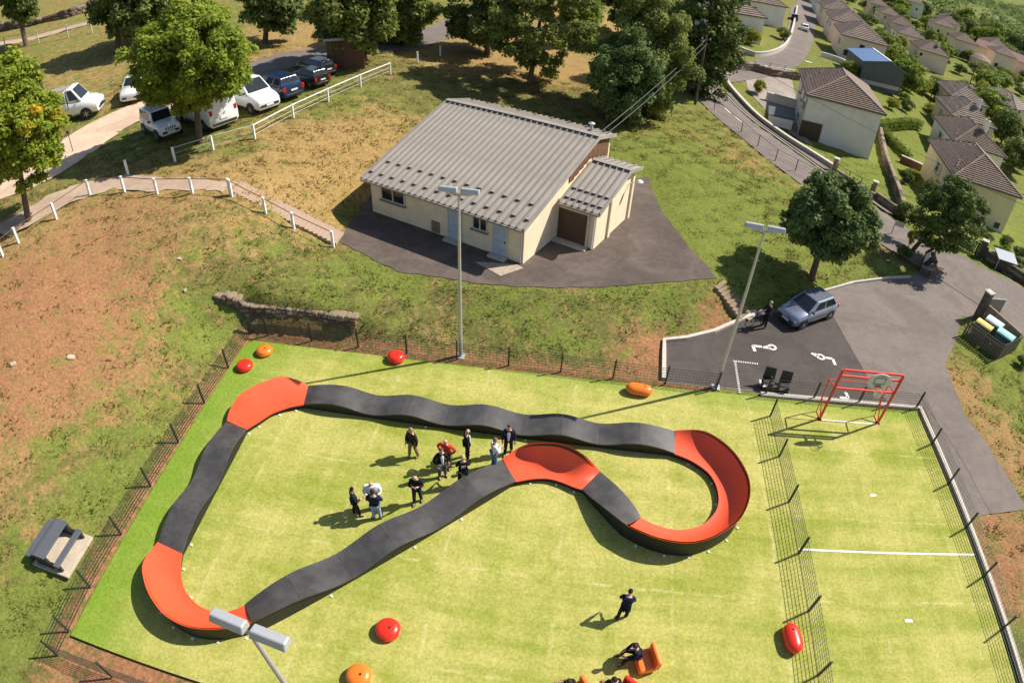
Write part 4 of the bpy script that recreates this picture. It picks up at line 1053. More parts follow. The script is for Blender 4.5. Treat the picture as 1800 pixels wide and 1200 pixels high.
for sheets, w_, rows in ((main_sheets, pw, (.75, 1.95)), (an_sheets, apw, (.55, 1.45))):
    for k, s_ in enumerate(sheets):
        for r_, yy in enumerate(rows):
            if k % 2 == (r_ if sheets is main_sheets else 0) % 2 or sheets is an_sheets: inst('snow_guard', gm, s_, (w_ * .53, yy, .0))
for s_ in back_sheets[1::3]: inst('snow_guard', gm, s_, (pw * .53, 2.2, .0))
rc = MB(); rc.slab((-11.37, RY - .16, RZ + .06), (.2, RY - .16, RZ + .06), (.2, RY + .03, RZ + .10), (-11.37, RY + .03, RZ + .10), .03); rc.slab((-11.37, RY + .035, RZ + .10), (.2, RY + .035, RZ + .10), (.2, RY + .22, RZ + .06), (-11.37, RY + .22, RZ + .06), .03)
rc.build('ridge_cap', M_metalroof, hut)
rc = MB(); rc.slab((.22, AR - .15, ARZ + .06), (2.78, AR - .15, ARZ + .06), (2.78, AR + .02, ARZ + .09), (.22, AR + .02, ARZ + .09), .03); rc.slab((.22, AR + .025, ARZ + .09), (2.78, AR + .025, ARZ + .09), (2.78, AR + .2, ARZ + .05), (.22, AR + .2, ARZ + .05), .03)
rc.build('ridge_cap', M_metalroof, hut)
def verge(x, ys, zs, name='verge_board'):
    for (a, za), (b, zb) in zip(zip(ys, zs), list(zip(ys, zs))[1:]):
        MB().hexa([(x - .03, a, za - .16), (x + .03, a, za - .16), (x + .03, b, zb - .16), (x - .03, b, zb - .16), (x - .03, a, za + .085), (x + .03, a, za + .085), (x + .03, b, zb + .085), (x - .03, b, zb + .085)]).build(name, M_metalroof, hut)
verge(.22, (E0, RY, BY), (E1, RZ, BZ)); verge(-11.39, (E0, RY, BY), (E1, RZ, BZ)); verge(2.8, (AE, AR, AB_), (AEZ, ARZ, ABZ))
MB().box((-5.6, E0 - .06, E1 - .08), (11.5, .12, .1)).build('gutter', M_seam, hut)
MB().box((1.5, AE - .06, AEZ - .08), (2.6, .12, .1)).build('gutter', M_seam, hut)
MB().tube([(-.12, E0 - .05, E1 - .1), (-.12, -.08, E1 - .4), (-.12, -.08, .05)], .045, 8).build('downpipe', M_frame, hut)
MB().tube([(2.42, AE - .05, AEZ - .1), (2.42, AY0 - .09, AEZ - .35), (2.42, AY0 - .09, .05)], .05, 8).build('downpipe', M_white, hut)
# gable boarding over the annex
gb = thing  # keep name short
for k in range(9):
    y = 5.2 + k * .6
    z0_, z1_ = max(aroof(min(y, AB_)) + .05, 2.6) if y < AB_ else 2.6, roof_z(y + .3) - .22
    MB().box((.03, y, (z0_ + z1_) / 2), (.05, .57, max(z1_ - z0_, .1))).build('gable_board', M_wood, hut)
def window(root, x, z, w, h, y=-.03, panes=2, sill=True, m=M_frame):
    f = MB()
    for dx in (-w / 2 + .035, w / 2 - .035): f.box((x + dx, y, z), (.07, .1, h))
    f.box((x, y, z + h / 2 - .035), (w - .144, .098, .07)); f.box((x, y, z - h / 2 + .035), (w - .144, .098, .07))
    if panes == 2: f.box((x, y, z), (.07, .098, h - .144))
    o = f.build('window', m, root)
    pw_ = (w - .14 - (.07 if panes == 2 else 0)) / panes
    for k in range(panes):
        px = x - w / 2 + .07 + pw_ / 2 + k * (pw_ + .07)
        MB().box((px, y + .02, z), (pw_, .02, h - .14)).build('pane', M_glass, o)
    if sill: MB().box((x, y - .07, z - h / 2 - .04), (w + .16, .18, .07)).build('sill', mat('brown_sill', (.3, .2, .15), .9), o)
    return o
window(hut, -9.25, 1.62, 1.9, .95); window(hut, -2.85, 1.62, 1.0, .8)
def door(root, x, w=.82, h=2.0, y=-.02):
    f = MB()
    for dx in (-w / 2 - .04, w / 2 + .04): f.box((x + dx, y - .01, h / 2 + .2), (.08, .12, h + .4))
    f.box((x, y - .01, h + .36), (w, .118, .08)).box((x, y - .01, h + .03), (w, .118, .06))
    o = f.build('door', M_frame, root)
    for k in range(4): MB().box((x, y - .03, .25 + k * .49), (w - .02, .04, .475)).build('panel', M_bluedoor, o)
    MB().box((x, y - .01, h + .19), (w - .02, .02, .26)).build('pane', M_glass, o)
    MB().box((x + w * .4, y - .08, 1.0), (.03, .06, .14)).build('handle', M_black, o)
    MB().box((x, y - .25, .06), (w + .3, .45, .12)).build('step', M_conc, o)
door(hut, -4.6); door(hut, -1.5)
MB().box((-6.0, -.05, .45), (.55, .1, .7)).build('meter_box', mat('brown_box', (.22, .16, .11), .7), hut)
gd = MB()
for k in range(9): gd.box((1.05, AY0 - .03, .17 + k * .225), (1.86, .05, .215))
gdo = MB().box((.06, AY0 - .04, 1.08), (.12, .12, 2.2)).box((2.04, AY0 - .04, 1.08), (.12, .12, 2.2)).box((1.05, AY0 - .04, 2.13), (1.86, .118, .1)).build('garage_door', M_paleconc, hut)
for k in range(9): MB().box((1.05, AY0 - .03, .17 + k * .225), (1.86, .05, .215)).build('panel', M_brownmetal, gdo)
MB().box((1.05, AY0 - .3, .04), (2.3, .5, .08)).build('door_sill', M_conc, hut)
vp = MB().lathe([(.11, 0), (.11, .38), (.07, .4), (.07, .5), (.2, .52), (.22, .58), (.06, .66)], 14).build('vent_pipe', M_galv, hut, (-.95, 9.5, roof_z(9.5) - .02))
MB().tube([(2.5, 8.3, 2.55), (2.95, 8.25, 2.85), (3.15, 8.2, 2.88)], .035, 6).build('lamp_arm', M_white, hut)
MB().lathe([(.1, 0), (.2, .04), (.22, .1), (.14, .17), (.04, .2)], 12, (3.2, 8.2, 2.84)).build('wall_lamp', M_white, hut)
MB().prism([(-2.3, -1.35), (-.35, -1.75), (.25, -.35), (-.2, -.25)], -.02, .03).build('concrete_apron', mat('worn_concrete', (.42, .33, .25), .95, .25), hut)

# ------------------------------------------------------------------ village houses
def slope_tiles(A, B, C_, D, n, pitch, m, root, single=True, name='roof_slope', step=.11, amp=.012):
    """tiled roof slope A-B eave, C-D ridge (C over B, D over A); every course is a strip of rolled tiles"""
    A, B, C_, D = map(Vector, (A, B, C_, D))
    ex = (B - A).normalized(); Lw = (B - A).length
    nrm = ex.cross((D - A)).normalized()
    if nrm.z < 0: nrm = -nrm
    base = MB(); base.slab(A - nrm * .05, B - nrm * .05, C_ - nrm * .05, D - nrm * .05 + (Vector((1e-3, 0, 0)) if (C_ - D).length < 1e-4 else Vector((0, 0, 0))), -.06)
    so = base.build(name, m, root)
    allm = MB()
    for i in range(n):
        t0, t1 = i / n, (i + 1) / n
        l0, r0, l1, r1 = A.lerp(D, t0), B.lerp(C_, t0), A.lerp(D, t1), B.lerp(C_, t1)
        s_a, s_b = (l0 - A).dot(ex), (r0 - A).dot(ex); u_a, u_b = (l1 - A).dot(ex), (r1 - A).dot(ex)
        k = max(2, int((s_b - s_a) / (pitch / 2)))
        rows = []
        mb = MB() if not single else allm
        b0 = len(mb.v)
        for j in range(k + 1):
            f = j / k; s = lerp(s_a, s_b, f); u = min(max(s, u_a), u_b)
            g = amp * (1 if int(round(s / (pitch / 2))) % 2 == 0 else 0)
            p0 = l0 + ex * (s - s_a) + nrm * (step + g); p1 = l1 + ex * (u - u_a) + nrm * g
            mb.v += [tuple(p0 - nrm * (step * .9 + g)), tuple(p0), tuple(p1)]
        for j in range(k):
            a = b0 + j * 3
            mb.f += [(a, a + 3, a + 4, a + 1), (a + 1, a + 4, a + 5, a + 2)]; mb.m += [0, 0]
        if not single: mb.build('tile_course', m, so)
    if single:
        t = allm.build('tile_course', m, so); t['kind'] = 'stuff'
    return so
def ridge_line(a, b, m, root, r=.09):
    MB().tube([a, b], r, 6).build('ridge_tile', m, root)
HN = 0
def house(label, fl, ang, w, d, ez, gz, rise, wm, tm, near=False, chimney=None, win_left=(), win_front=(), garage=None, pitch=.55, n=None, group='houses of the estate below the hill', over=.35, cat='house', extra=None):
    """fl: plan position of the near-left eave corner"""
    h = thing('house', label, cat, (fl[0], fl[1], gz), ang, group)
    E = ez - gz; x0, x1, y0, y1 = over, w - over, over, d - over
    MB().box((w / 2, d / 2, E / 2 - .6), (x1 - x0, y1 - y0, E + 1.2)).build('wall', wm, h)
    i = min(w, d) / 2
    a, b, c, e = (0, 0, E), (w, 0, E), (w, d, E), (0, d, E)
    if d >= w: p, q = (w / 2, i, E + rise), (w / 2, d - i, E + rise)
    else: p, q = (i, d / 2, E + rise), (w - i, d / 2, E + rise)
    n = n or (15 if near else 9)
    if d >= w:
        slope_tiles(a, b, p, p, n, pitch, tm, h, not near); slope_tiles(e, a, p, q, n, pitch, tm, h, not near, step=.02, amp=.12)
        slope_tiles(b, c, q, p, n, pitch, tm, h, True); slope_tiles(c, e, q, q, n, pitch, tm, h, True)
        hips = [(a, p), (b, p), (c, q), (e, q), (p, q)]
    else:
        slope_tiles(a, b, q, p, n, pitch, tm, h, not near); slope_tiles(e, a, p, p, n, pitch, tm, h, not near, step=.02, amp=.12)
        slope_tiles(b, c, q, q, n, pitch, tm, h, True); slope_tiles(c, e, p, q, n, pitch, tm, h, True)
        hips = [(a, p), (b, q), (c, q), (e, p), (p, q)]
    for s_, t_ in hips: ridge_line((s_[0], s_[1], s_[2] + .05), (t_[0], t_[1], t_[2] + .06), tm if not near else M_tile2, h, .1 if near else .09)
    for (u, v) in ((a, b), (b, c), (c, e), (e, a)):
        MB().tube([(u[0], u[1], E - .09), (v[0], v[1], E - .09)], .06, 5).build('gutter', M_seam, h)
    if chimney:
        cx, cy, ch = chimney
        co = MB().box((cx, cy, E + rise * .5 + ch / 2 - .5), (.55, .75, ch + 1)).build('chimney', M_white_wall if ch > 1.5 else M_beige_wall, h)
        MB().box((cx, cy, E + rise * .5 + ch + .05), (.68, .88, .1)).build('chimney_cap', M_conc, co)
        MB().lathe([(.14, 0), (.12, .3)], 8, (cx, cy, E + rise * .5 + ch + .1)).build('chimney_pot', mat('clay', (.35, .15, .09), .8), co)
    for (y, z, ww, hh) in win_left:
        o = MB().box((x0 - .02, y, z), (.08, ww, hh)).build('window', M_white, h)
        MB().box((x0 - .07, y, z), (.03, ww - .2, hh - .2)).build('pane', M_glass, o)
        for s_ in (-1, 1): MB().box((x0 - .06, y + s_ * (ww / 2 + .28), z), (.05, .5, hh)).build('shutter', M_frame, o)
        MB().box((x0 - .1, y, z - hh / 2 - .05), (.2, ww + .2, .08)).build('sill', M_conc, o)
    for (x, z, ww, hh) in win_front:
        o = MB().box((x, y0 - .02, z), (ww, .08, hh)).build('window', M_white, h)
        MB().box((x, y0 - .07, z), (ww - .16, .03, hh - .16)).build('pane', M_glass, o)
    if garage:
        x, ww, hh = garage
        g = MB().box((x, y0 - .02, hh / 2 - .1), (ww + .16, .08, hh + .2)).build('garage_door', M_conc, h)
        for k in range(6): MB().box((x, y0 - .06, hh * (k + .5) / 6 - .08), (ww, .04, hh / 6 - .004)).build('panel', M_brownmetal, g)
    return h
ANG = math.atan2(-1.8, 8.6)
house('white rendered house with dark brown hipped tile roof and brown garage door by the road', (34.9, 42.4), ANG, 8.75, 12.7, 4.0, -0.95, 2.1, M_white_wall, M_tile, True, None, win_left=[(2.2, 3.6, 1.2, 1.2), (5.4, 3.6, 1.2, 1.2), (9.0, 3.6, 1.2, 1.2), (5.4, 1.2, 1.0, .8)], garage=(1.35, 2.3, 2.2))
house('ochre house nearest the road junction with tile roof, behind the dark tree', (48.2, 32.0), ANG, 7.8, 11.4, 1.8, -2.7, 2.0, M_ochre_wall, M_tile, True, None, win_left=[(2.2, 3.2, .6, 1.4), (6.0, 3.2, 1.1, 1.2)], win_front=[(6.5, .9, .8, .8)])
house('pale house second in the right-hand row, tall white chimney on its ribbed roof', (58.6, 50.6), ANG, 7.8, 11.4, .2, -4.4, 2.0, M_white_wall, M_tile, True, (5.0, 3.6, 2.1), win_left=[(3, 3.2, 1.1, 1.2), (6.5, 3.2, 1.1, 1.2)])
house('third house in the right-hand row with purple-brown roof and white chimney', (67.5, 67.5), ANG, 7.8, 11.4, -.4, -5.0, 2.0, M_beige_wall, M_tile2, False, (5.0, 3.6, 2.0), win_left=[(3, 3.2, 1.1, 1.2), (6.5, 3.2, 1.1, 1.2)], win_front=[(2.3, 3.4, 1.1, 1.2), (6.2, 3.4, 1.1, 1.2)])
house('fourth house in the right-hand row with brick chimney stack', (77.0, 85.5), ANG, 7.8, 11.4, -1.0, -5.5, 2.0, M_beige_wall, M_tile2, False, (4.6, 4.0, 1.2), win_left=[(3, 3.2, 1.1, 1.2)], win_front=[(2.3, 3.4, 1.1, 1.2), (6.2, 3.4, 1.1, 1.2)])
# along the street
house('pink-beige house with grey tiled roof standing behind the grey clad shed', (56.4, 93.2), ANG, 9.0, 13, 4.0, -.7, 2.3, M_beige_wall, M_tile2, False, None, win_front=[(1.6, 1.6, 1.2, 1.3), (4.2, 3.2, 1.1, 1.2)], win_left=[(3, 3.2, 1.1, 1.2)])
house('beige house second from the shed along the right of the street', (61.0, 113), ANG, 9.0, 13, 4.0, -.5, 2.3, M_beige_wall, M_tile2, False, (5, 5, 1.2), win_front=[(2.3, 3.4, 1.1, 1.2), (6.2, 3.4, 1.1, 1.2)], win_left=[(3, 3.3, 1.1, 1.2), (7, 3.3, 1.1, 1.2)])
house('beige house third from the shed along the right of the street', (66.0, 135), ANG, 9.0, 13, 3.8, -.5, 2.3, M_beige_wall, M_tile2, win_front=[(2.3, 3.4, 1.1, 1.2), (6.2, 3.4, 1.1, 1.2)], win_left=[(3, 3.3, 1.1, 1.2), (7, 3.3, 1.1, 1.2)])
house('beige house fourth from the shed along the right of the street', (72, 159), ANG, 9.0, 13, 3.5, -.5, 2.3, M_white_wall, M_tile, win_front=[(2.3, 3.4, 1.1, 1.2), (6.2, 3.4, 1.1, 1.2)], win_left=[(3, 3.3, 1.1, 1.2), (7, 3.3, 1.1, 1.2)])
house('white house beside the street whose blank end wall faces the lane', (lambda p: (p[0] - 9.0, p[1] - .3))((39.36, 81.62, 5.80)), R(2), 9.0, 12, 5.8, .8, 2.3, M_white_wall, M_tile2, False, None, win_front=[(2.5, 3.4, 1.1, 1.2)])
house('white house with reddish roof further up the left of the street', (lambda p: (p[0] - 9.0, p[1] + .5))((48.74, 104.03, 5.60)), R(-3), 9.0, 12, 5.6, .6, 2.3, M_white_wall, M_tile2, False, (5, 5, 1.2), win_front=[(2.5, 3.4, 1.1, 1.2)])
# lower rows
house('cream house with dormer shadow in the lower village, its gable toward the road', (90.7, 129.5), ANG, 8.5, 11, 0, -4.6, 2.2, M_beige_wall, M_tile, False, (5.5, 3, 1.3), win_front=[(1.0, 3.4, .9, .9)], win_left=[(3, 3.2, 1.1, 1.2)])
house('cream house directly behind the one with the dormer shadow', (95.0, 152), ANG, 8.5, 11, 0, -4.6, 2.2, M_white_wall, M_tile2, False, (5, 5, 1.2), win_front=[(2.3, 3.4, 1.1, 1.2), (6.2, 3.4, 1.1, 1.2)], win_left=[(3, 3.3, 1.1, 1.2), (7, 3.3, 1.1, 1.2)])
house('brown-roofed house third back in the lower village row', (103, 176), ANG, 8.5, 11, 0, -4.6, 2.2, M_beige_wall, M_tile, win_front=[(2.3, 3.4, 1.1, 1.2), (6.2, 3.4, 1.1, 1.2)], win_left=[(3, 3.3, 1.1, 1.2), (7, 3.3, 1.1, 1.2)])
house('brown-roofed house fourth back in the lower village row', (109, 200), ANG, 8.5, 11, 0, -4.7, 2.2, M_beige_wall, M_tile2, win_front=[(2.3, 3.4, 1.1, 1.2), (6.2, 3.4, 1.1, 1.2)], win_left=[(3, 3.3, 1.1, 1.2), (7, 3.3, 1.1, 1.2)])
house('tan house with blank wall beside the round-roofed kiosk', (126.0, 175), ANG, 8.6, 10, .3, -4.8, 2.2, M_beige_wall, M_tile, False, None, win_front=[(2.0, 1.3, 1.3, 1.6)])
house('ochre-walled house with pyramid roof above the tan one', (133.0, 205), ANG, 9.0, 10, .8, -5.0, 2.2, M_ochre_wall, M_tile2, win_front=[(2.3, 3.4, 1.1, 1.2), (6.2, 3.4, 1.1, 1.2)], win_left=[(3, 3.3, 1.1, 1.2), (7, 3.3, 1.1, 1.2)])
house('small tan house at the right end of the lower row by the parked cars', (140.0, 172), ANG, 8.0, 9, 0.3, -5.2, 2.0, M_beige_wall, M_tile2, False, None, win_front=[(1.6, 1.4, 1.4, 1.5)])
house('low brown-roofed house cut by the right edge of the picture', (101, 98), R(30), 9.0, 12, -2.5, -6.6, 2.2, M_beige_wall, M_tile2, False, win_front=[(2.3, 3.4, 1.1, 1.2), (6.2, 3.4, 1.1, 1.2)], win_left=[(3, 3.3, 1.1, 1.2), (7, 3.3, 1.1, 1.2)])
house('distant house half hidden at the top edge beyond the gardens', (165, 300), ANG, 10, 12, .5, -6, 2.2, M_white_wall, M_tile2, False, win_front=[(2.3, 3.4, 1.1, 1.2), (6.2, 3.4, 1.1, 1.2)], win_left=[(3, 3.3, 1.1, 1.2), (7, 3.3, 1.1, 1.2)])
house('distant pink house at the top edge of the village', (92, 232), ANG, 9, 12, 3.0, -2, 2.2, M_beige_wall, M_tile2, False, win_front=[(2.3, 3.4, 1.1, 1.2), (6.2, 3.4, 1.1, 1.2)], win_left=[(3, 3.3, 1.1, 1.2), (7, 3.3, 1.1, 1.2)])
house('distant brown-roofed house near the end of the street', (100, 255), ANG, 9, 12, 2.0, -3, 2.2, M_beige_wall, M_tile, False)
for (x, y, z, wm_, tm_, lb) in [(78, 184, 3.2, M_beige_wall, M_tile2, 'beige house fifth from the shed along the street, small in the distance'), (84, 208, 2.6, M_white_wall, M_tile, 'white-walled house at the far end of the street row'), (147, 226, .8, M_beige_wall, M_tile, 'brown-roofed house behind the pyramid-roofed one'), (161, 250, .8, M_white_wall, M_tile2, 'white-walled house furthest right at the back of the village'), (115, 226, .4, M_beige_wall, M_tile2, 'house at the back of the lower village row among trees'), (152, 196, .2, M_ochre_wall, M_tile, 'ochre house behind the village hall at the right edge')]:
    house(lb, (x, y), ANG, 8.8, 11.5, z, z - 4.8, 2.2, wm_, tm_, False, (5, 5, 1.2), win_front=[(2.3, 3.4, 1.1, 1.2), (6.2, 3.4, 1.1, 1.2)], win_left=[(3, 3.3, 1.1, 1.2), (7, 3.3, 1.1, 1.2)])
# kiosk with round roof, long hall with blue metal roof, grey clad shed
k = thing('round_kiosk', 'low round pavilion with brown conical roof beside the tan house', 'pavilion', (131, 166, -5.0))
MB().lathe([(3.2, -1), (3.2, 2.6)], 20).build('wall', M_beige_wall, k); MB().lathe([(3.9, 2.5), (2.2, 3.4), (.2, 4.1)], 20).build('roof', M_tile, k)
hall = thing('village_hall', 'long hall with reddish near slope and pale blue metal roof', 'hall', (142, 188, -5.2), R(-38))
MB().box((12, 5, 1.9), (24, 9.4, 5)).build('wall', M_beige_wall, hall)
MB().slab((-.5, -.5, 4.2), (24.5, -.5, 4.2), (24.5, 5, 6.2), (-.5, 5, 6.2), .12).build('roof_slope', mat('red_brown_roof', (.2, .1, .08), .8, .2), hall)
for q in range(12): MB().slab((-.5 + q * 2.08, 5.02, 6.2), (1.56 + q * 2.08, 5.02, 6.2), (1.56 + q * 2.08, 10.6, 4.4), (-.5 + q * 2.08, 10.6, 4.4), .1).build('roof_sheet', M_solar, hall)
shed = thing('clad_shed', 'dark grey clad shed with a shallow blue metal roof', 'shed', (54.9, 76.8, -.6), math.atan2(-.4, 6.9))
pr = [(0, -.8), (7.2, -.8), (7.2, 3.1), (4.3, 4.3), (0, 3.4)]
sw = MB().loft([[(x, y, z) for x, z in pr] for y in (0, 9)]).build('wall', M_slate, shed)
for q in range(17): MB().box((.25 + q * .42, -.03, 1.6), (.405, .04, 3.2)).build('board', M_slate, sw)
MB().slab((-.25, -.25, 3.4), (4.3, -.25, 4.38), (4.3, 9.2, 4.38), (-.25, 9.2, 3.4), .1).build('roof_slope', M_solar, shed)
MB().slab((4.31, -.25, 4.38), (7.5, -.25, 3.05), (7.5, 9.2, 3.05), (4.31, 9.2, 4.38), .1).build('roof_slope', M_solar, shed)
MB().box((4.3, 4.5, 4.5), (.35, 9.5, .06)).build('ridge_cap', M_white, shed)
MB().box((3.5, -.05, .3), (7.0, .1, .6)).build('plinth', M_conc, shed)
# transformer hut under the trees
tb = thing('brick_hut', 'dark red-brown brick hut in the deep shade under the trees', 'hut', (-10.04, 33.52, 4.80), R(15))
MB().box((0, 0, 1.3), (3.4, 3.0, 2.9)).build('wall', mat('dark_brick', (.16, .07, .045), .9, .3, 6), tb)
MB().box((0, 0, 2.85), (3.8, 3.4, .2)).build('roof', M_conc, tb)
MB().box((-.6, -1.52, 1.0), (.9, .06, 2.0)).build('door', M_brownmetal, tb)

# ------------------------------------------------------------------ trees and shrubs
def leaf_mesh(name, clumps, n, size, m, seed, ecol=0.0, spread=1.0):
    """n bent leaf clusters spread over clump spheres (x, y, z, r)"""
    rs = np.random.default_rng(seed)
    Cc = np.array(clumps); k = len(Cc)
    wgt = Cc[:, 3] ** 2; ci = rs.choice(k, n, p=wgt / wgt.sum())
    d = rs.normal(size=(n, 3)); d /= np.linalg.norm(d, axis=1)[:, None]
    d[:, 2] = np.where(d[:, 2] < -.35, -d[:, 2] * .5, d[:, 2])
    r = Cc[ci, 3] * (rs.uniform(0, 1, n) ** .35) * spread
    p = Cc[ci, :3] + d * r[:, None]
    nr = d * .8 + rs.normal(0, .55, (n, 3)) + np.array([0, 0, .35]); nr /= np.linalg.norm(nr, axis=1)[:, None]
    a = np.cross(nr, rs.normal(size=(n, 3))); a /= np.linalg.norm(a, axis=1)[:, None] + 1e-9
    b = np.cross(nr, a); s = size * rs.uniform(.6, 1.35, n)[:, None]
    V = np.stack([p - a * s, p - b * s * .55 + nr * s * .12, p + a * s, p + b * s * .55 + nr * s * .12], 1).reshape(-1, 3)
    nf = n
    me = bpy.data.meshes.new(name)
    me.vertices.add(4 * nf); me.vertices.foreach_set('co', V.ravel())
    me.loops.add(4 * nf); me.loops.foreach_set('vertex_index', np.arange(4 * nf))
    me.polygons.add(nf); me.polygons.foreach_set('loop_start', np.arange(0, 4 * nf, 4)); me.polygons.foreach_set('loop_total', np.full(nf, 4))
    me.update(calc_edges=True)
    ct = rs.uniform(0, 1, k)
    t = np.clip(ct[ci] * .45 + rs.uniform(0, .55, n), 0, 1)
    g = np.clip((rs.uniform(0, 1, k)[ci] < ecol) * rs.uniform(.3, 1, n), 0, 1)
    c = np.repeat(np.stack([t, g, 0 * t, 0 * t + 1], 1), 4, 0)
    ca = me.color_attributes.new('tint', 'FLOAT_COLOR', 'POINT'); ca.data.foreach_set('color', c.ravel().astype(np.float32))
    me.materials.append(m)
    return me
def crown_clumps(seed, rx, ry, rz, zc, n, cr, hollow=.35, lump=.16):
    r_ = random.Random(seed); out = []
    while len(out) < n:
        v = Vector((r_.gauss(0, 1), r_.gauss(0, 1), r_.gauss(0, 1))).normalized()
        f = r_.uniform(hollow, 1) ** .5
        f *= 1 + lump * math.sin(3.1 * v.x + seed) * math.cos(2.7 * v.y - seed) + r_.uniform(-.06, .06)
        taper = 1 - .22 * max(0, v.z)
        c = cr * r_.uniform(.7, 1.25)
        out.append((v.x * (rx - c * .55) * f * taper, v.y * (ry - c * .55) * f * taper, zc + v.z * (rz - c * .55) * f, c))
    return out
def trunk_mesh(seed, h, r0, clumps, nl=9, lean=(0, 0), split=.45):
    r_ = random.Random(seed); mb = MB()
    top = Vector((lean[0], lean[1], h))
    P = [Vector((0, 0, -.3)), Vector((r_.uniform(-.04, .04), 0, .15)), top * split + Vector((r_.uniform(-.1, .1), r_.uniform(-.1, .1), 0)), top * .8, top * 1.0]
    mb.tube(P, [r0 * 1.35, r0 * 1.05, r0 * .8, r0 * .5, r0 * .2], 9)
    cs = sorted(clumps, key=lambda c: r_.random())[:nl]
    for c in cs:
        s = P[2].lerp(P[4], r_.uniform(-.15, .7)); e = Vector(c[:3]); m_ = s.lerp(e, .5) + Vector((0, 0, -.12 * (e - s).length))
        mb.tube([s, m_, e], [r0 * .42, r0 * .28, r0 * .08], 6)
    return mb.mesh('trunk', M_bark, True)
def tree(label, loc, crown, n, size, m, seed, r0=.22, ecol=0, group=None, lean=(0, 0), clump=.85, nclump=60, cat='tree', name='broadleaf_tree', hollow=.3, nl=9, rz=0, grow=1.14):
    """crown = (rx, ry, rz, centre height)"""
    crown = (crown[0] * grow, crown[1] * grow, crown[2] * grow, crown[3] - .25)
    t = thing(name, label, cat, loc, rz, group)
    cl = [(c[0] + lean[0], c[1] + lean[1], c[2], c[3]) for c in crown_clumps(seed, *crown, nclump, clump, hollow)]
    inst('trunk', trunk_mesh(seed, crown[3] + crown[2] * .35, r0, cl, nl, lean), t)
    inst('crown', leaf_mesh('crown', cl, n, size, m, seed, ecol), t)
    return t
def gz(p, dz=0): return (p[0], p[1], H(p[0], p[1]) + dz)
tree('big bright green maple standing among the parked white vans', gz((-14.03, 14.11, 4.50)), (4.41, 4.19, 4.00, 6.20), 52000, .155, L_maple, 11, .24, nclump=230, clump=.72, hollow=.45, grow=1.04, lean=(0.49, 0.35))
tree('maple with yellow and orange tinged leaves at the left edge', gz((-19.91, 2.40, 4.50)), (2.91, 2.77, 3.57, 6.16), 38000, .145, L_autumn, 23, .2, ecol=.04, nclump=170, clump=.62, hollow=.45, lean=(0.58, 0.74))
tree('low rounded grey-green tree on the lawn behind the silver car', gz((27.72, 11.23, 0.40)), (2.87, 2.73, 2.60, 4.37), 30000, .14, L_blue, 31, .22, nclump=110, clump=.62, nl=14, lean=(-0.11, 0.05))
tree('dark narrow-leaved tree leaning over the road junction', gz((37.98, 17.83, 0.15)), (2.72, 2.58, 2.74, 3.68), 16000, .13, L_dark, 37, .17, nclump=70, clump=.6, nl=14, lean=(1.29, -0.85))
tree('small dark tree at the upper left corner beside the hill footpath', gz((-63.25, 44.42, 7.00)), (3.11, 2.96, 4.05, 7.14), 15000, .26, L_dark, 41, .38, nclump=70, clump=1.1, lean=(0.14, 0.15))
TG = 'tall shade trees behind the hut and car park'
tree('dark dense tree behind the bright maple', gz((-41.49, 38.63, 6.00)), (4.46, 4.23, 4.80, 6.02), 33000, .26, L_dark, 43, .4, nclump=135, clump=1.2, group=TG, lean=(2.00, 1.71), grow=1.2, hollow=.2)
tree('dark tree rooted in the dry verge right of the bright maple', gz((-22.17, 40.24, 5.50)), (3.02, 2.87, 3.63, 5.20), 25500, .24, L_dark, 47, .3, nclump=120, clump=1.1, group=TG, lean=(0.99, 0.54), grow=1.2, hollow=.2)
tree('broad dark tree casting shade over the brick hut', gz((-9.57, 34.27, 5.00)), (3.76, 3.57, 3.40, 5.06), 39000, .2, L_mid, 53, .38, nclump=165, clump=1.0, group=TG, lean=(-0.08, -0.03), grow=1.2, hollow=.2)
tree('second dark tree of the pair over the brick hut, to its right', gz((-7.41, 43.48, 5.00)), (4.06, 3.86, 4.00, 4.01), 30000, .2, L_mid, 54, .32, nclump=135, clump=.95, group=TG, lean=(-0.63, -0.19), grow=1.2, hollow=.2)
tree('dark tree with bare trunk just above the left end of the hut roof', gz((1.51, 43.34, 4.00)), (3.44, 3.27, 4.09, 5.09), 30000, .18, L_dark, 59, .3, nclump=135, clump=.9, group=TG, lean=(-0.80, -0.14), grow=1.2, hollow=.2)
tree('lighter green tree with pale trunk directly behind the hut', gz((6.66, 37.24, 2.90)), (4.93, 4.68, 5.00, 6.70), 42000, .16, L_mid, 61, .26, nclump=165, clump=.8, group=TG, lean=(0.90, 0.08), grow=1.2, hollow=.2)
tree('yellow-green tree at the top edge between the two tall ones', gz((11.79, 52.15, 4.00)), (2.25, 2.14, 4.01, 3.70), 22500, .2, L_bush, 63, .26, nclump=120, clump=.9, group=TG, lean=(-1.29, -0.02), grow=1.2, hollow=.2)
tree('rounded silver-green tree right of the hut vent pipe', gz((15.72, 30.92, 2.00)), (3.05, 2.90, 3.51, 4.18), 36000, .14, L_blue, 67, .26, nclump=135, clump=.7, group=TG, lean=(-0.31, 0.02), grow=1.2, hollow=.2)
tree('tall full dark green tree behind the silver-green one', gz((18.69, 35.13, 1.90)), (3.93, 3.73, 5.70, 5.64), 48000, .17, L_mid, 71, .34, nclump=180, clump=.9, group=TG, lean=(-1.41, 0.14), grow=1.2, hollow=.2)
tree('tallest dark tree next to the wooden power pole', gz((24.57, 46.50, 1.20)), (4.15, 3.95, 6.54, 7.40), 42000, .2, L_dark, 73, .36, nclump=180, clump=1.0, group=TG, lean=(-0.44, 0.08), grow=1.2, hollow=.2)
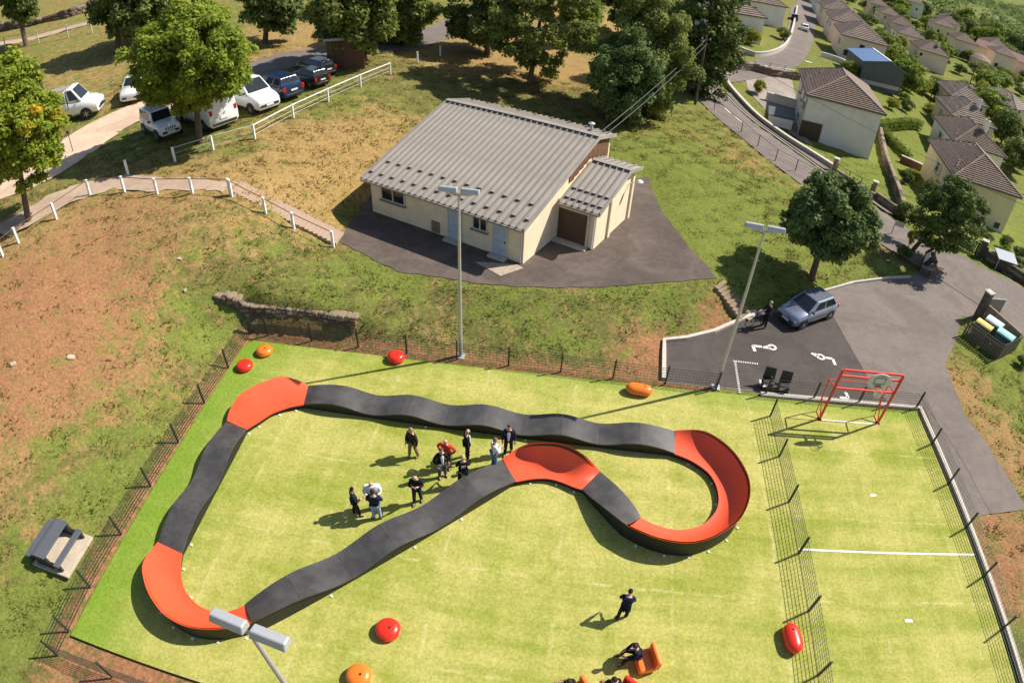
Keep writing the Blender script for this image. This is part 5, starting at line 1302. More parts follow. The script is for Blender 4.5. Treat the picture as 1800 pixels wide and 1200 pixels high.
tree('dark tree at the top edge left of the power pole', gz((17.87, 61.16, 3.00)), (4.44, 4.22, 3.74, 6.10), 24000, .24, L_dark, 74, .34, nclump=120, clump=1.1, group=TG, lean=(-0.52, 0.03), grow=1.2, hollow=.2)

# garden shrubs, hedges and the trees of the valley share a few crowns
CRV = {}
def crown_variant(kind, v):
    if (kind, v) not in CRV:
        m, n, s = {'bush': (L_bush, 2600, .085), 'dark': (L_dark, 2600, .085), 'yellow': (L_yellow, 2600, .085), 'mid': (L_mid, 2600, .085), 'blue': (L_blue, 2600, .085)}[kind]
        cl = crown_clumps(100 + v * 7, 1, 1, .95, 1.0, 34, .34, .4)
        CRV[(kind, v)] = (leaf_mesh('crown', cl, n, s, m, 200 + v), trunk_mesh(300 + v, 1.2, .05, cl, 5))
    return CRV[(kind, v)]
def shrub(label, p, w, h, kind='bush', group=None, name='shrub', cat='shrub', lift=0.0, v=None):
    v = rnd.randrange(3) if v is None else v
    c, tr = crown_variant(kind, v)
    t = thing(name, label, cat, gz(p), rnd.uniform(0, 6.3), group)
    inst('crown', c, t, (0, 0, lift), scale=(w, w, h / 2)); inst('trunk', tr, t, scale=(w, w, (h + lift) / 2.2))
    return t
GS = 'shrubs in the village gardens'
VT = 'trees of the village gardens'
shrub('olive tall bush against the blank end wall of the white street house', (lambda p: (p[0], p[1]))((37.12, 80.73, 0.80)), 1.7, 3.0, 'yellow', GS)
shrub('clipped green bush inside the curved white wall', (lambda p: (p[0], p[1]))((34.66, 80.62, 0.80)), 1.6, 2.2, 'bush', GS)
shrub('dark rounded shrub by the brown garage in the curved-wall garden', (lambda p: (p[0], p[1]))((45.63, 92.91, 0.80)), 1.6, 2.4, 'mid', GS)
shrub('feathery olive bush in the paved yard of the nearest white house', (32.87, 53.89, 0.30), .9, 2.0, 'yellow', GS)
shrub('bright green bush left of the grey clad shed', (53.6, 78.5), 1.7, 2.6, 'bush', GS)
shrub('round green tree against the shed, fullest in the garden row', (66.5, 84), 3.6, 6.4, 'bush', VT, 'garden_tree', 'tree')
shrub('yellow-green tree behind the shed beside the pink-beige house', (72, 104), 3.8, 6.0, 'bush', VT, 'garden_tree', 'tree')
shrub('dark green tree between the street row and the lower row', (78, 122), 3.8, 6.0, 'mid', VT, 'garden_tree', 'tree')
shrub('yellowish bush at the far corner of the lawn behind the hedge', (71.5, 80), 2.3, 2.4, 'yellow', GS)
shrub('large mixed green tree in the gardens right of the fourth house', (90, 92), 4.6, 6.5, 'bush', VT, 'garden_tree', 'tree')
shrub('dark conifer-like tree below the mixed green one', (87, 80), 3.4, 7.0, 'dark', VT, 'garden_tree', 'tree')
shrub('dark bushy tree right of the second house roof', (76, 60), 2.9, 5.5, 'dark', VT, 'garden_tree', 'tree')
shrub('pale clipped bush below the dark bushy tree', (70, 57), 1.3, 1.6, 'yellow', GS)
shrub('light green tree by the power pole in the lower gardens', (98, 104), 4.4, 5.5, 'bush', VT, 'garden_tree', 'tree')
shrub('green tree crowding the tan house from below', (112, 128), 4.6, 5.5, 'bush', VT, 'garden_tree', 'tree')
shrub('leafy green tree in front of the round pavilion', (120, 136), 5.0, 5.5, 'bush', VT, 'garden_tree', 'tree')
shrub('golden-leaved tree behind the pyramid-roofed house', (152, 236), 6.0, 8.0, 'yellow', VT, 'garden_tree', 'tree')
shrub('dark shrub at the corner of the ochre house by its gate', (40.00, 24.29, 0.00), 1.0, 1.7, 'dark', GS)
shrub('flowering bush with yellow blooms beside the ochre house', (47.30, 37.67, -1.00), .9, 1.5, 'yellow', GS)
shrub('dark round topiary bush below the flowering bush', (45.86, 36.76, -1.00), .9, 1.6, 'dark', GS)
shrub('small leafy bush by the ochre house gate pillar', (49.44, 24.72, -0.60), .6, 1.1, 'mid', GS)
for i, (px, lb) in enumerate([((49.72, 22.17, -0.60), 'low bright green plant in the front garden at the right edge'), ((49.44, 19.66, -0.50), 'grey-green spreading plant among garden stones'), ((51.77, 24.94, -0.70), 'tall leafy plant beside the grey awning'), ((52.76, 23.76, -0.70), 'dark leafy plant at the right edge of the front garden')]):
    shrub(lb, px, .75 + .1 * (i % 2), 1.1 + .2 * (i % 3), ('bush', 'blue', 'mid', 'dark')[i], GS)
shrub('pointed yellow-green conifer at the road bend beside the leaning tree', (37.78, 18.36, 0.20), .42, 1.7, 'yellow', GS, v=1)
shrub('low dark bush at the foot of the leaning tree', (36.34, 16.22, 0.10), .7, 1.0, 'dark', GS)
shrub('tall weed clump at the right end of the bin enclosure', (41.19, 5.44, 0.00), .5, .8, 'dark', GS)
gs_ = random.Random(21)
for i, (x, y, w_, h_, k_) in enumerate([(70,88,2.4,3.2,'mid'),(74,92,2.0,2.6,'bush'),(79,96,2.6,3.6,'bush'),(71,98,2.2,3.0,'yellow'),(76,112,2.8,4.0,'bush'),(83,116,2.6,3.6,'mid'),(86,122,2.4,3.4,'dark'),(84,132,2.6,4.0,'bush'),(88,143,2.6,3.6,'mid'),(82,110,2.2,3.0,'yellow'),(95,112,2.8,3.4,'mid'),(103,116,3.0,3.8,'bush'),(107,122,2.8,3.6,'yellow'),(99,96,3.0,3.6,'bush'),(94,86,3.2,4.6,'mid'),(90,72,2.6,3.2,'bush'),(84,68,2.2,2.8,'mid'),(78,72,2.0,2.6,'yellow'),(118,146,3.2,3.8,'mid'),(124,152,3.0,3.4,'yellow'),(104,140,2.8,3.6,'dark'),(110,152,3.0,4.2,'mid'),(116,166,3.2,4.4,'bush'),(121,182,3.4,5.0,'mid'),(117,196,3.4,5.0,'bush'),(126,215,3.6,5.4,'mid'),(61,70,1.6,2.2,'dark'),(63,76,1.5,2.0,'bush'),(64,58,1.4,1.8,'mid'),(57,67,1.5,2.0,'yellow')]):
    d_ = {'bush': 'light green', 'mid': 'mid green', 'dark': 'dark', 'yellow': 'yellow-green'}[k_]
    place = 'behind the clad shed' if y < 100 and x < 80 else 'between the street row and the lower row' if x < 92 and y > 100 else 'in the gardens right of the pale roofed row' if y < 100 else 'in front of the lower village row' if y < 160 else 'behind the lower village row'
    if x < 66: place = 'by the hedge on the lawns behind the white house'
    shrub('%s %s shrub %s' % ('tall' if h_ > 3.5 else 'low' if h_ < 2.5 else 'rounded', d_, place), (x, y), w_ * .8, h_, k_, 'garden shrubs ' + place)
HOUSE_BOX = [(o.location.x, o.location.y) for o in COL.objects if o.name.startswith('house')]
def free_plot(x, y):
    for (a, b) in HOUSE_BOX:
        u, v = (x - a) * math.cos(ANG) + (y - b) * math.sin(ANG), -(x - a) * math.sin(ANG) + (y - b) * math.cos(ANG)
        if -2.2 < u < 11 and -1.8 < v < 13.5: return False
    for nm in ('village_street', 'road'):
        if poly_sd(ROADS[nm][0], np.array([x]), np.array([y]))[0] < 2.5: return False
    return True
n_ = 0
while n_ < 130:
    x, y = gs_.uniform(66, 175), gs_.uniform(60, 255)
    if y > 1.35 * x + 70 or y < .95 * x - 28 or not free_plot(x, y): continue
    k_ = gs_.choice(('bush', 'mid', 'bush', 'dark', 'yellow', 'mid')); w_ = gs_.uniform(1.3, 3.0); h_ = w_ * gs_.uniform(1.1, 1.9)
    d_ = {'bush': 'light green', 'mid': 'mid green', 'dark': 'dark', 'yellow': 'yellow-green'}[k_]
    shrub('%s %s garden bush among the houses of the estate' % ('tall' if h_ > 3.6 else 'small', d_), (x, y), w_, h_, k_, 'bushes among the houses'); n_ += 1
# hedges: boxes of leaves
def hedge(label, a, b, w, h, m, seed, n=9000, size=.1):
    a = Vector(a[:2]); b = Vector(b[:2]); L_ = (b - a).length
    t = thing('hedge', label, 'hedge', gz(a), math.atan2(b.y - a.y, b.x - a.x), 'clipped hedges in the gardens')
    cl = []; r_ = random.Random(seed)
    for i in range(int(L_ / .5)):
        for j in range(max(1, int(w / .5))):
            q = a.lerp(b, (i + .5) / int(L_ / .5)); zz = H(q.x, q.y) - H(a.x, a.y)
            for k in range(max(1, int(h / .5))): cl.append(((i + .5) * .5 + r_.uniform(-.05, .05), (j + .5) * .5 - w / 2, zz + .25 + k * .5, .36))
    inst('crown', leaf_mesh('crown', cl, n, size, m, seed), t)
    st = MB()
    for i in range(int(L_ / 1.2)):
        st.tube([(i * 1.2 + .6, 0, -.2), (i * 1.2 + .6, 0, h * .6)], .03, 5)
    o = st.build('stem', M_bark, t); o['kind'] = 'stuff'
    return t
hedge('long clipped hedge dividing the lawns behind the nearest white house', (48.5, 53.0), (60.0, 62.5), 1.2, 1.7, L_bush, 5, 9000)
hedge('narrow hedge strip running along the lawn from the nearest white house', (49.5, 57.5), (50.5, 45.5), 1.0, 1.3, L_bush, 6, 7000)
hedge('low hedge behind the curved white garden wall', (28, 93.5), (38, 93.0), 1.0, 1.2, L_bush, 8, 5000)
# the wooded slope at the end of the village: trees first, then the mass behind
r_ = random.Random(77)
kinds = ('bush', 'mid', 'dark', 'bush', 'blue', 'mid')
vnames = {'bush': 'leafy light green tree on the wooded slope beyond the village', 'mid': 'mid green tree on the wooded slope beyond the village', 'dark': 'dark tree on the wooded slope beyond the village', 'blue': 'dull green tree on the wooded slope beyond the village'}
for i in range(150):
    f = r_.random(); x = lerp(165, 420, f) + r_.uniform(-20, 30); y = lerp(215, 330, f) + r_.uniform(-25, 190) * (0.4 + f)
    if y < 0.75 * x + 85: 
        if r_.random() < .6: continue
    k_ = r_.choice(kinds); s = r_.uniform(4.5, 7.5)
    shrub(vnames[k_], (x, y), s, s * r_.uniform(1.5, 2.1), k_, 'trees of the wooded slope', 'slope_tree', 'tree')
for (x, y, k_) in [(118, 235, 'mid'), (128, 250, 'bush'), (140, 262, 'mid'), (120, 262, 'dark'), (150, 275, 'bush'), (140, 222, 'bush'), (158, 252, 'mid'), (135, 240, 'bush'), (168, 208, 'mid'), (176, 196, 'bush'), (182, 214, 'dark'), (190, 200, 'mid'), (172, 226, 'bush'), (200, 222, 'mid'), (186, 240, 'bush')]:
    s = r_.uniform(3.5, 5.5); shrub({'mid': 'mid green tree among the gardens at the edge of the village', 'bush': 'light green tree among the gardens at the edge of the village', 'dark': 'dark tree among the gardens at the edge of the village'}[k_], (x, y), s, s * 1.5, k_, 'trees at the edge of the village', 'garden_tree', 'tree')
# far woods as one mass
cl = []
for i in range(900):
    x = r_.uniform(250, 1500); y = r_.uniform(300, 1900)
    if y < .8 * x + 60: continue
    s = r_.uniform(8, 15); cl.append((x, y, H(x, y) + s * .5, s))
tag(inst('far_woods', leaf_mesh('far_woods', cl, 60000, 1.6, L_blue, 99)), 'far woodland covering the valley side', 'woodland', kind='stuff')

# ------------------------------------------------------------------ vehicles
def wheel(root, x, y, r, side, w=.19):
    t = MB().lathe([(r * .62, -w / 2), (r * .92, -w / 2), (r, -w * .32), (r, w * .32), (r * .92, w / 2), (r * .62, w / 2)], 18, axis='Y').build('wheel', M_tyre, root, (x, y, r), smooth=False)
    rm = MB().lathe([(r * .63, -w * .42), (r * .63, w * .42)], 16, axis='Y')
    for k in range(6):
        a = k * math.pi / 3; rm.box((math.sin(a) * r * .34, side * w * .46, math.cos(a) * r * .34), (.05, .02, r * .56), tilt=('Y', a))
    rm.lathe([(.06, -w * .1), (.06, w * .1)], 8, (0, side * w * .46, 0), axis='Y')
    rm.build('rim', M_rim, t)
def patch(c, u0, u1, v0, v1, off=.012, th=.015):
    """window lying on the quad c (bl, br, tr, tl)"""
    c = [Vector(p) for p in c]
    def P(u, v): return c[0].lerp(c[1], u).lerp(c[3].lerp(c[2], u), v)
    q = [P(u0, v0), P(u1, v0), P(u1, v1), P(u0, v1)]
    n = (q[1] - q[0]).cross(q[3] - q[0]).normalized()
    mb = MB(); mb.hexa([p + n * (off - th) for p in q] + [p + n * off for p in q]); return mb
def car(name, label, cat, loc, rz, paint, L_, w, stations, cab, wh, r=.31, dark_lower=True, side_win=((.06, .46), (.52, .94)), rear_win=True, lights=True, group='vehicles parked by the path', roof=None, tail=True, plate=True, size=1.0):
    """stations: (x, z bottom, z top, half width) from nose to tail, x forward; cab: bottom x0,x1,z,hw  top x0,x1,z,hw"""
    t = thing(name, label, cat, loc, rz, group)
    rings = []
    for x, zb, zt, hw in stations:
        rings.append([(x, y * hw, lerp(zb, zt, f)) for y, f in ((-.82, 0), (-1, .22), (-1.0, .62), (-.96, .86), (-.82, 1), (0, 1.02), (.82, 1), (.96, .86), (1.0, .62), (1, .22), (.82, 0))])
    body = MB().loft(rings).build('body', paint, t, smooth=True)
    em = body.modifiers.new('edges', 'EDGE_SPLIT'); em.split_angle = R(50)
    bx0, bx1, bz, bw, tx0, tx1, tz, tw = cab     # 0 = front, 1 = rear
    p = [(bx0, -bw, bz), (bx0, bw, bz), (bx1, bw, bz), (bx1, -bw, bz), (tx0, -tw, tz), (tx0, tw, tz), (tx1, tw, tz), (tx1, -tw, tz)]
    cm = MB().hexa(p)
    cb = cm.build('cabin', paint, t, bevel=.07, seg=3)
    g = M_glass
    patch([p[0], p[1], p[5], p[4]], .07, .93, .1, .93).build('windscreen', g, cb)
    if rear_win: patch([p[2], p[3], p[7], p[6]], .1, .9, .3, .92).build('rear_window', g, cb)
    for u0, u1 in side_win:
        patch([p[3], p[0], p[4], p[7]], 1 - u1, 1 - u0, .12, .88).build('side_window', g, cb)
        patch([p[1], p[2], p[6], p[5]], u0, u1, .12, .88).build('side_window', g, cb)
    if roof is not None: MB().box(((tx0 + tx1) / 2, 0, tz + .012), (abs(tx0 - tx1) * .8, tw * 1.7, .03)).build('roof_panel', roof, cb, bevel=.01)
    fx, rx = stations[0][0], stations[-1][0]; fw = stations[1][3]
    for x in wh:
        for s in (-1, 1):
            MB().lathe([(r + .07, -.03), (r + .07, .03)], 18, axis='Y').build('wheel_arch', M_black, t, (x, s * (w / 2 - .012), r + .01))
            wheel(t, x, s * (w / 2 - .07), r, s)
    if lights:
        for s in (-1, 1):
            MB().box((fx - .1, s * fw * .76, stations[1][2] - .14), (.16, .3, .13)).build('headlight', M_lens, t, bevel=.03)
            if tail: MB().box((rx + .03, s * stations[-2][3] * .84, stations[-2][2] - .22), (.08, .2, .3)).build('tail_light', M_taillight, t, bevel=.02)
            MB().box((bx0 - .25 if bx0 > tx0 else bx0 + .1, s * (bw + .09), bz + .1), (.1, .18, .13)).build('door_mirror', M_black if dark_lower else paint, t, bevel=.03)
    MB().box((fx - .02, 0, stations[0][2] - .22), (.06, fw * 1.0, .13)).build('grille', M_black, t, bevel=.02)
    MB().box((fx + .02, 0, stations[0][1] + .14), (.05, fw * 1.6, .14)).build('bumper', M_black if dark_lower else paint, t, bevel=.03)
    MB().box((rx - .02, 0, stations[-1][1] + .12), (.06, stations[-1][3] * 1.7, .16)).build('bumper', M_black if dark_lower else paint, t, bevel=.03)
    if plate: MB().box((rx - .04, 0, stations[-1][1] + .42), (.02, .5, .11)).build('number_plate', M_white, t); MB().box((fx + .05, 0, stations[0][1] + .15), (.02, .5, .1)).build('number_plate', M_white, t)
    t.scale = (size, size, size)
    for s in (-1, 1): MB().box(((bx0 + bx1) / 2, s * (w / 2 + .004), .36), (abs(bx0 - bx1) * .62, .02, .07)).build('side_trim', M_black, t)
    return t
def facing(a, b): return math.atan2(b[1] - a[1], b[0] - a[0])
HATCH = [(1.92, .3, .62, .55), (1.86, .22, .72, .72), (1.6, .2, .8, .8), (1.05, .2, .92, .84), (.5, .2, .97, .84), (-1.2, .2, 1.0, .84), (-1.75, .22, .98, .8), (-1.9, .3, .9, .7)]
# silver-blue hatchback in the car park: front wheel and rear wheel seen on its left flank
pf, pr_ = (25.78, 5.94, 0.00), (27.73, 7.25, 0.00)
hd = facing(pr_, pf)
mid = ((pf[0] + pr_[0]) / 2 - .78 * math.sin(hd) * 1, (pf[1] + pr_[1]) / 2 + .78 * math.cos(hd) * 1) if False else None
cx, cy = (pf[0] + pr_[0]) / 2, (pf[1] + pr_[1]) / 2
nx, ny = -math.sin(hd), math.cos(hd)
if ny < 0: nx, ny = -nx, -ny
c0 = car('parked_car', 'silver-blue hatchback parked at the edge of the lawn beside the bicycle', 'car', (cx + nx * .74, cy + ny * .74, .03), hd, M_silverblue, 3.83, 1.66, HATCH, (.98, -1.72, .94, .78, .15, -1.3, 1.44, .6), (1.22, -1.22), .3, side_win=((.16, .5), (.56, .93)), group='cars on the tarmac')
MB().box((1.88, 0, .6), (.03, .1, .08)).build('badge', M_rim, c0)
# parked along the upper path
def par(p, z, q, **k): pass
VAN = [(2.1, .35, .72, .66), (2.02, .25, .86, .8), (1.7, .25, 1.02, .88), (1.3, .25, 1.12, .9), (.6, .25, 1.16, .9), (-1.6, .25, 1.18, .9), (-2.05, .25, 1.15, .88), (-2.12, .3, 1.0, .84)]
def on(p): return (p[0], p[1], H(p[0], p[1]) + .03)
car('parked_van', 'white van with large windscreen parked nose to the white post fence', 'van', on((-13.81, 21.32, 4.60)), facing((-15.00, 20.63, 4.60), (-12.65, 19.46, 4.60)), M_carwhite, 4.3, 1.8, VAN, (1.25, -2.06, 1.1, .86, .45, -1.98, 1.82, .7), (1.4, -1.35), .32, side_win=((.22, .5), (.55, .78)), size=1.34)
BIGVAN = [(2.5, .4, .9, .74), (2.42, .28, 1.05, .9), (2.0, .28, 1.25, .97), (1.4, .28, 1.35, .98), (.4, .28, 1.4, .98), (-2.2, .28, 1.42, .98), (-2.5, .3, 1.4, .97), (-2.52, .35, 1.2, .96)]
bv = car('parked_van', 'large white panel van with closed rear doors behind the bright maple', 'van', on((-15.92, 17.94, 4.55)), facing((-12.95, 16.19, 4.55), (-17.23, 18.57, 4.55)), M_carwhite, 5.0, 1.96, BIGVAN, (1.5, -2.5, 1.3, .95, .7, -2.44, 2.35, .84), (1.6, -1.6), .34, side_win=((.1, .3),), rear_win=False, dark_lower=True, size=1.26)
MB().box((-2.5, 0, 1.4), (.02, .02, 1.7)).build('door_gap', M_frame, bv)
JIM = [(1.75, .4, .78, .62), (1.68, .32, .92, .7), (1.3, .32, 1.0, .74), (.75, .32, 1.04, .76), (.4, .32, 1.05, .76), (-1.3, .32, 1.06, .76), (-1.68, .32, 1.05, .75), (-1.72, .36, .95, .74)]
jm = car('parked_car', 'small boxy white off-roader facing the fence under the bright maple', 'off-road car', on((-18.43, 15.62, 4.50)), facing((-20.51, 15.89, 4.50), (-17.65, 14.07, 4.50)), M_carwhite, 3.5, 1.6, JIM, (.62, -1.66, 1.0, .73, .38, -1.58, 1.66, .66), (1.12, -1.12), .34, side_win=((.14, .52), (.58, .93)), roof=mat('grey_roof_paint', (.3, .33, .36), .4), size=1.2)
for k in range(5): MB().box((1.76, -.3 + k * .15, .76), (.03, .07, .15)).build('grille_slot', M_black, jm)
MB().lathe([(.3, -.09), (.33, -.05), (.33, .05), (.3, .09)], 16, axis='X').build('spare_wheel', M_tyre, jm, (-1.82, 0, .85))
HATCH2 = [(2.1, .3, .66, .6), (2.04, .22, .76, .78), (1.7, .2, .86, .86), (1.1, .2, .94, .89), (.5, .2, 1.0, .89), (-1.3, .2, 1.04, .89), (-1.95, .22, 1.04, .86), (-2.1, .3, .95, .76)]
car('parked_car', 'dark blue hatchback with its tail to the fence, next to the white van', 'car', on((-12.90, 24.24, 4.70)), facing((-11.62, 23.65, 4.70), (-14.16, 25.01, 4.70)), M_bluecar, 4.2, 1.78, HATCH2, (1.0, -1.85, .98, .82, .2, -1.62, 1.5, .63), (1.3, -1.3), .32, side_win=((.12, .48), (.53, .92)), size=1.26)
car('parked_car', 'black saloon parked tail to the fence beside the dark blue hatchback', 'car', on((-11.32, 27.37, 4.80)), facing((-9.68, 26.41, 4.80), (-12.55, 28.04, 4.80)), M_blackcar, 4.5, 1.8, HATCH2, (1.0, -1.9, .98, .82, .2, -1.68, 1.46, .63), (1.36, -1.36), .32, side_win=((.12, .48), (.53, .92)))
car('parked_car', 'black car furthest along the row, half behind the black saloon', 'car', on((-11.96, 30.46, 4.90)), facing((-10.17, 29.38, 4.90), (-13.21, 31.22, 4.90)), M_blackcar, 4.4, 1.8, HATCH2, (1.0, -1.9, .98, .82, .2, -1.68, 1.48, .63), (1.36, -1.36), .32, side_win=((.12, .48), (.53, .92)))
car('parked_car', 'white car facing down the path in the gap left of the bright maple', 'car', on((-27.74, 24.72, 4.70)), facing((-29.11, 27.34, 4.70), (-27.00, 22.82, 4.70)), M_carwhite, 4.0, 1.75, HATCH2, (1.0, -1.85, .98, .82, .2, -1.62, 1.5, .63), (1.3, -1.3), .32, side_win=((.12, .48), (.53, .92)), size=1.26)
# tipper with a barrel
TIP = [(2.5, .45, .9, .7), (2.42, .32, 1.05, .9), (2.0, .32, 1.2, .98), (1.4, .32, 1.3, 1.0), (.55, .32, 1.34, 1.0), (.5, .5, 1.34, 1.0)]
tp = car('parked_truck', 'white drop-side truck with a barrel on its bed at the left of the path', 'truck', on((-31.81, 19.57, 4.50)), facing((-31.58, 18.24, 4.50), (-29.19, 19.34, 4.50)), M_carwhite, 5.2, 2.0, TIP, (1.5, .5, 1.28, .96, .9, .45, 2.15, .82), (1.6, -1.7), .35, side_win=((.15, .85),), tail=False, plate=False, size=1.32)
MB().box((-1.1, 0, .86), (3.0, 2.0, .1)).build('bed', M_frame, tp)
for s in (-1, 1): MB().box((-1.1, s * 1.0, 1.08), (3.0, .05, .34)).build('side_board', M_white, tp)
MB().box((-2.6, 0, 1.08), (.05, 1.96, .34)).build('side_board', M_white, tp)
for s in (-.4, 0, .4): MB().tube([(.3, s, 2.1), (-2.2, s, 2.0)], .05, 6).build('carried_pole', M_frame, tp)
MB().box((.35, 0, 1.6), (.06, 1.8, .9)).build('headboard', M_white, tp)
bl = MB().lathe([(.5, 0), (.55, .1), (.55, .9), (.5, 1.0), (.3, 1.02)], 18).build('barrel', M_galv, None, (0, 0, 0))
bl.matrix_world = Matrix.Translation(tp.location) @ Matrix.Rotation(tp.rotation_euler.z, 4, 'Z') @ Matrix.Translation((-.45, -.2, 1.1))
tag(bl, 'grey metal barrel standing on the bed of the white truck', 'barrel')
# cars far off in the village
for i, (p, rz, pc, lb) in enumerate([(on((152, 163)), R(60), M_carwhite, 'white car parked at the far right end of the lower village row'), (on((97, 76)), R(75), M_blackcar, 'dark car on the parking strip at the right edge of the village'), (on((57.5, 128)), R(75), M_blackcar, 'dark car parked on the right of the street by the hedge'), (on((56.6, 116)), R(75), M_carwhite, 'pale car parked on the right of the street in the shade')]):
    car('parked_car', lb, 'car', p, rz, pc, 4.0, 1.7, HATCH2, (1.0, -1.85, .98, .82, .2, -1.62, 1.5, .63), (1.3, -1.3), .32, side_win=((.12, .48), (.53, .92)), group='cars in the village')

# ------------------------------------------------------------------ bicycle with its rider standing
def bicycle(label, loc, rz):
    t = thing('bicycle', label, 'bicycle', loc, rz)
    for x in (-.52, .52):
        w_ = MB().tube([(.34 * math.cos(a), 0, .34 * math.sin(a)) for a in np.linspace(0, 2 * math.pi, 25)], .022, 5, caps=False)
        wo = w_.build('wheel', M_tyre, t, (x, 0, .35))
        sp = MB()
        for k in range(8):
            a = k * math.pi / 4; sp.tube([(0, 0, 0), (.33 * math.cos(a), 0, .33 * math.sin(a))], .004, 3)
        s_ = sp.build('spoke', M_galv, wo); s_['kind'] = 'stuff'
    f = MB(); B_, S_, Hh, Fk = (-.05, 0, .32), (-.2, 0, .82), (.36, 0, .8), (.52, 0, .35)
    for a, b in (((-.52, 0, .35), B_), (B_, Hh), (S_, Hh), (B_, S_), ((-.52, 0, .35), S_), (Hh, Fk)): f.tube([a, b], .022, 6)
    f.build('frame', M_black, t)
    MB().box((-.22, 0, .9), (.26, .14, .06)).build('saddle', M_black, t, bevel=.02)
    MB().tube([(.36, 0, .8), (.34, 0, .98)], .02, 6).tube([(.42, -.3, 1.0), (.34, 0, .98), (.42, .3, 1.0)], .016, 6).build('handlebar', M_black, t)
    MB().lathe([(.1, -.01), (.1, .01)], 12, B_, axis='Y').build('chainring', M_galv, t)
    return t

# ------------------------------------------------------------------ people
CLOTH = {}
def cloth(rgb, rough=.85):
    k = tuple(rgb)
    if k not in CLOTH: CLOTH[k] = mat('cloth_%02d' % len(CLOTH), rgb, rough, .15, 9.0, .15, 60, spec=.2)
    return CLOTH[k]
M_skin = mat('skin', (.55, .33, .23), .55, .06)
M_eye = mat('eye_dark', (.03, .02, .02), .3)
def skin_obj(name, verts, edges, radii, m, parent, root=0, sub=1):
    me = bpy.data.meshes.new(name); me.from_pydata([tuple(v) for v in verts], edges, []); me.materials.append(m)
    o = inst(name, me, parent)
    md = o.modifiers.new('skin', 'SKIN'); md.use_smooth_shade = True
    sv = me.skin_vertices[0].data
    for i, r_ in enumerate(radii): sv[i].radius = r_ if hasattr(r_, '__len__') else (r_, r_); sv[i].use_root = (i == root)
    s_ = o.modifiers.new('sub', 'SUBSURF'); s_.levels = sub; s_.render_levels = sub
    return o
ARMS = {  # elbow and wrist relative to the shoulder, for the +x side; y is forward
 'down': ((.06, -.02, -.29), (.07, .06, -.54)), 'front': ((.07, .06, -.27), (-.08, .26, -.33)), 'crossed': ((.09, .08, -.25), (-.2, .25, -.2)), 'phone': ((.08, .08, -.26), (-.1, .28, -.08)),
 'back': ((.08, -.1, -.27), (-.1, -.17, -.48)), 'hips': ((.2, -.06, -.25), (.03, .04, -.44)), 'pocket': ((.13, -.05, -.28), (.04, .07, -.48)), 'point': ((.1, .2, -.16), (.02, .46, -.1)), 'ground': ((.03, .24, -.2), (0, .42, -.42)), 'bars': ((.05, .14, -.25), (-.02, .4, -.3)), 'lap': ((.08, .06, -.27), (-.06, .3, -.34))}
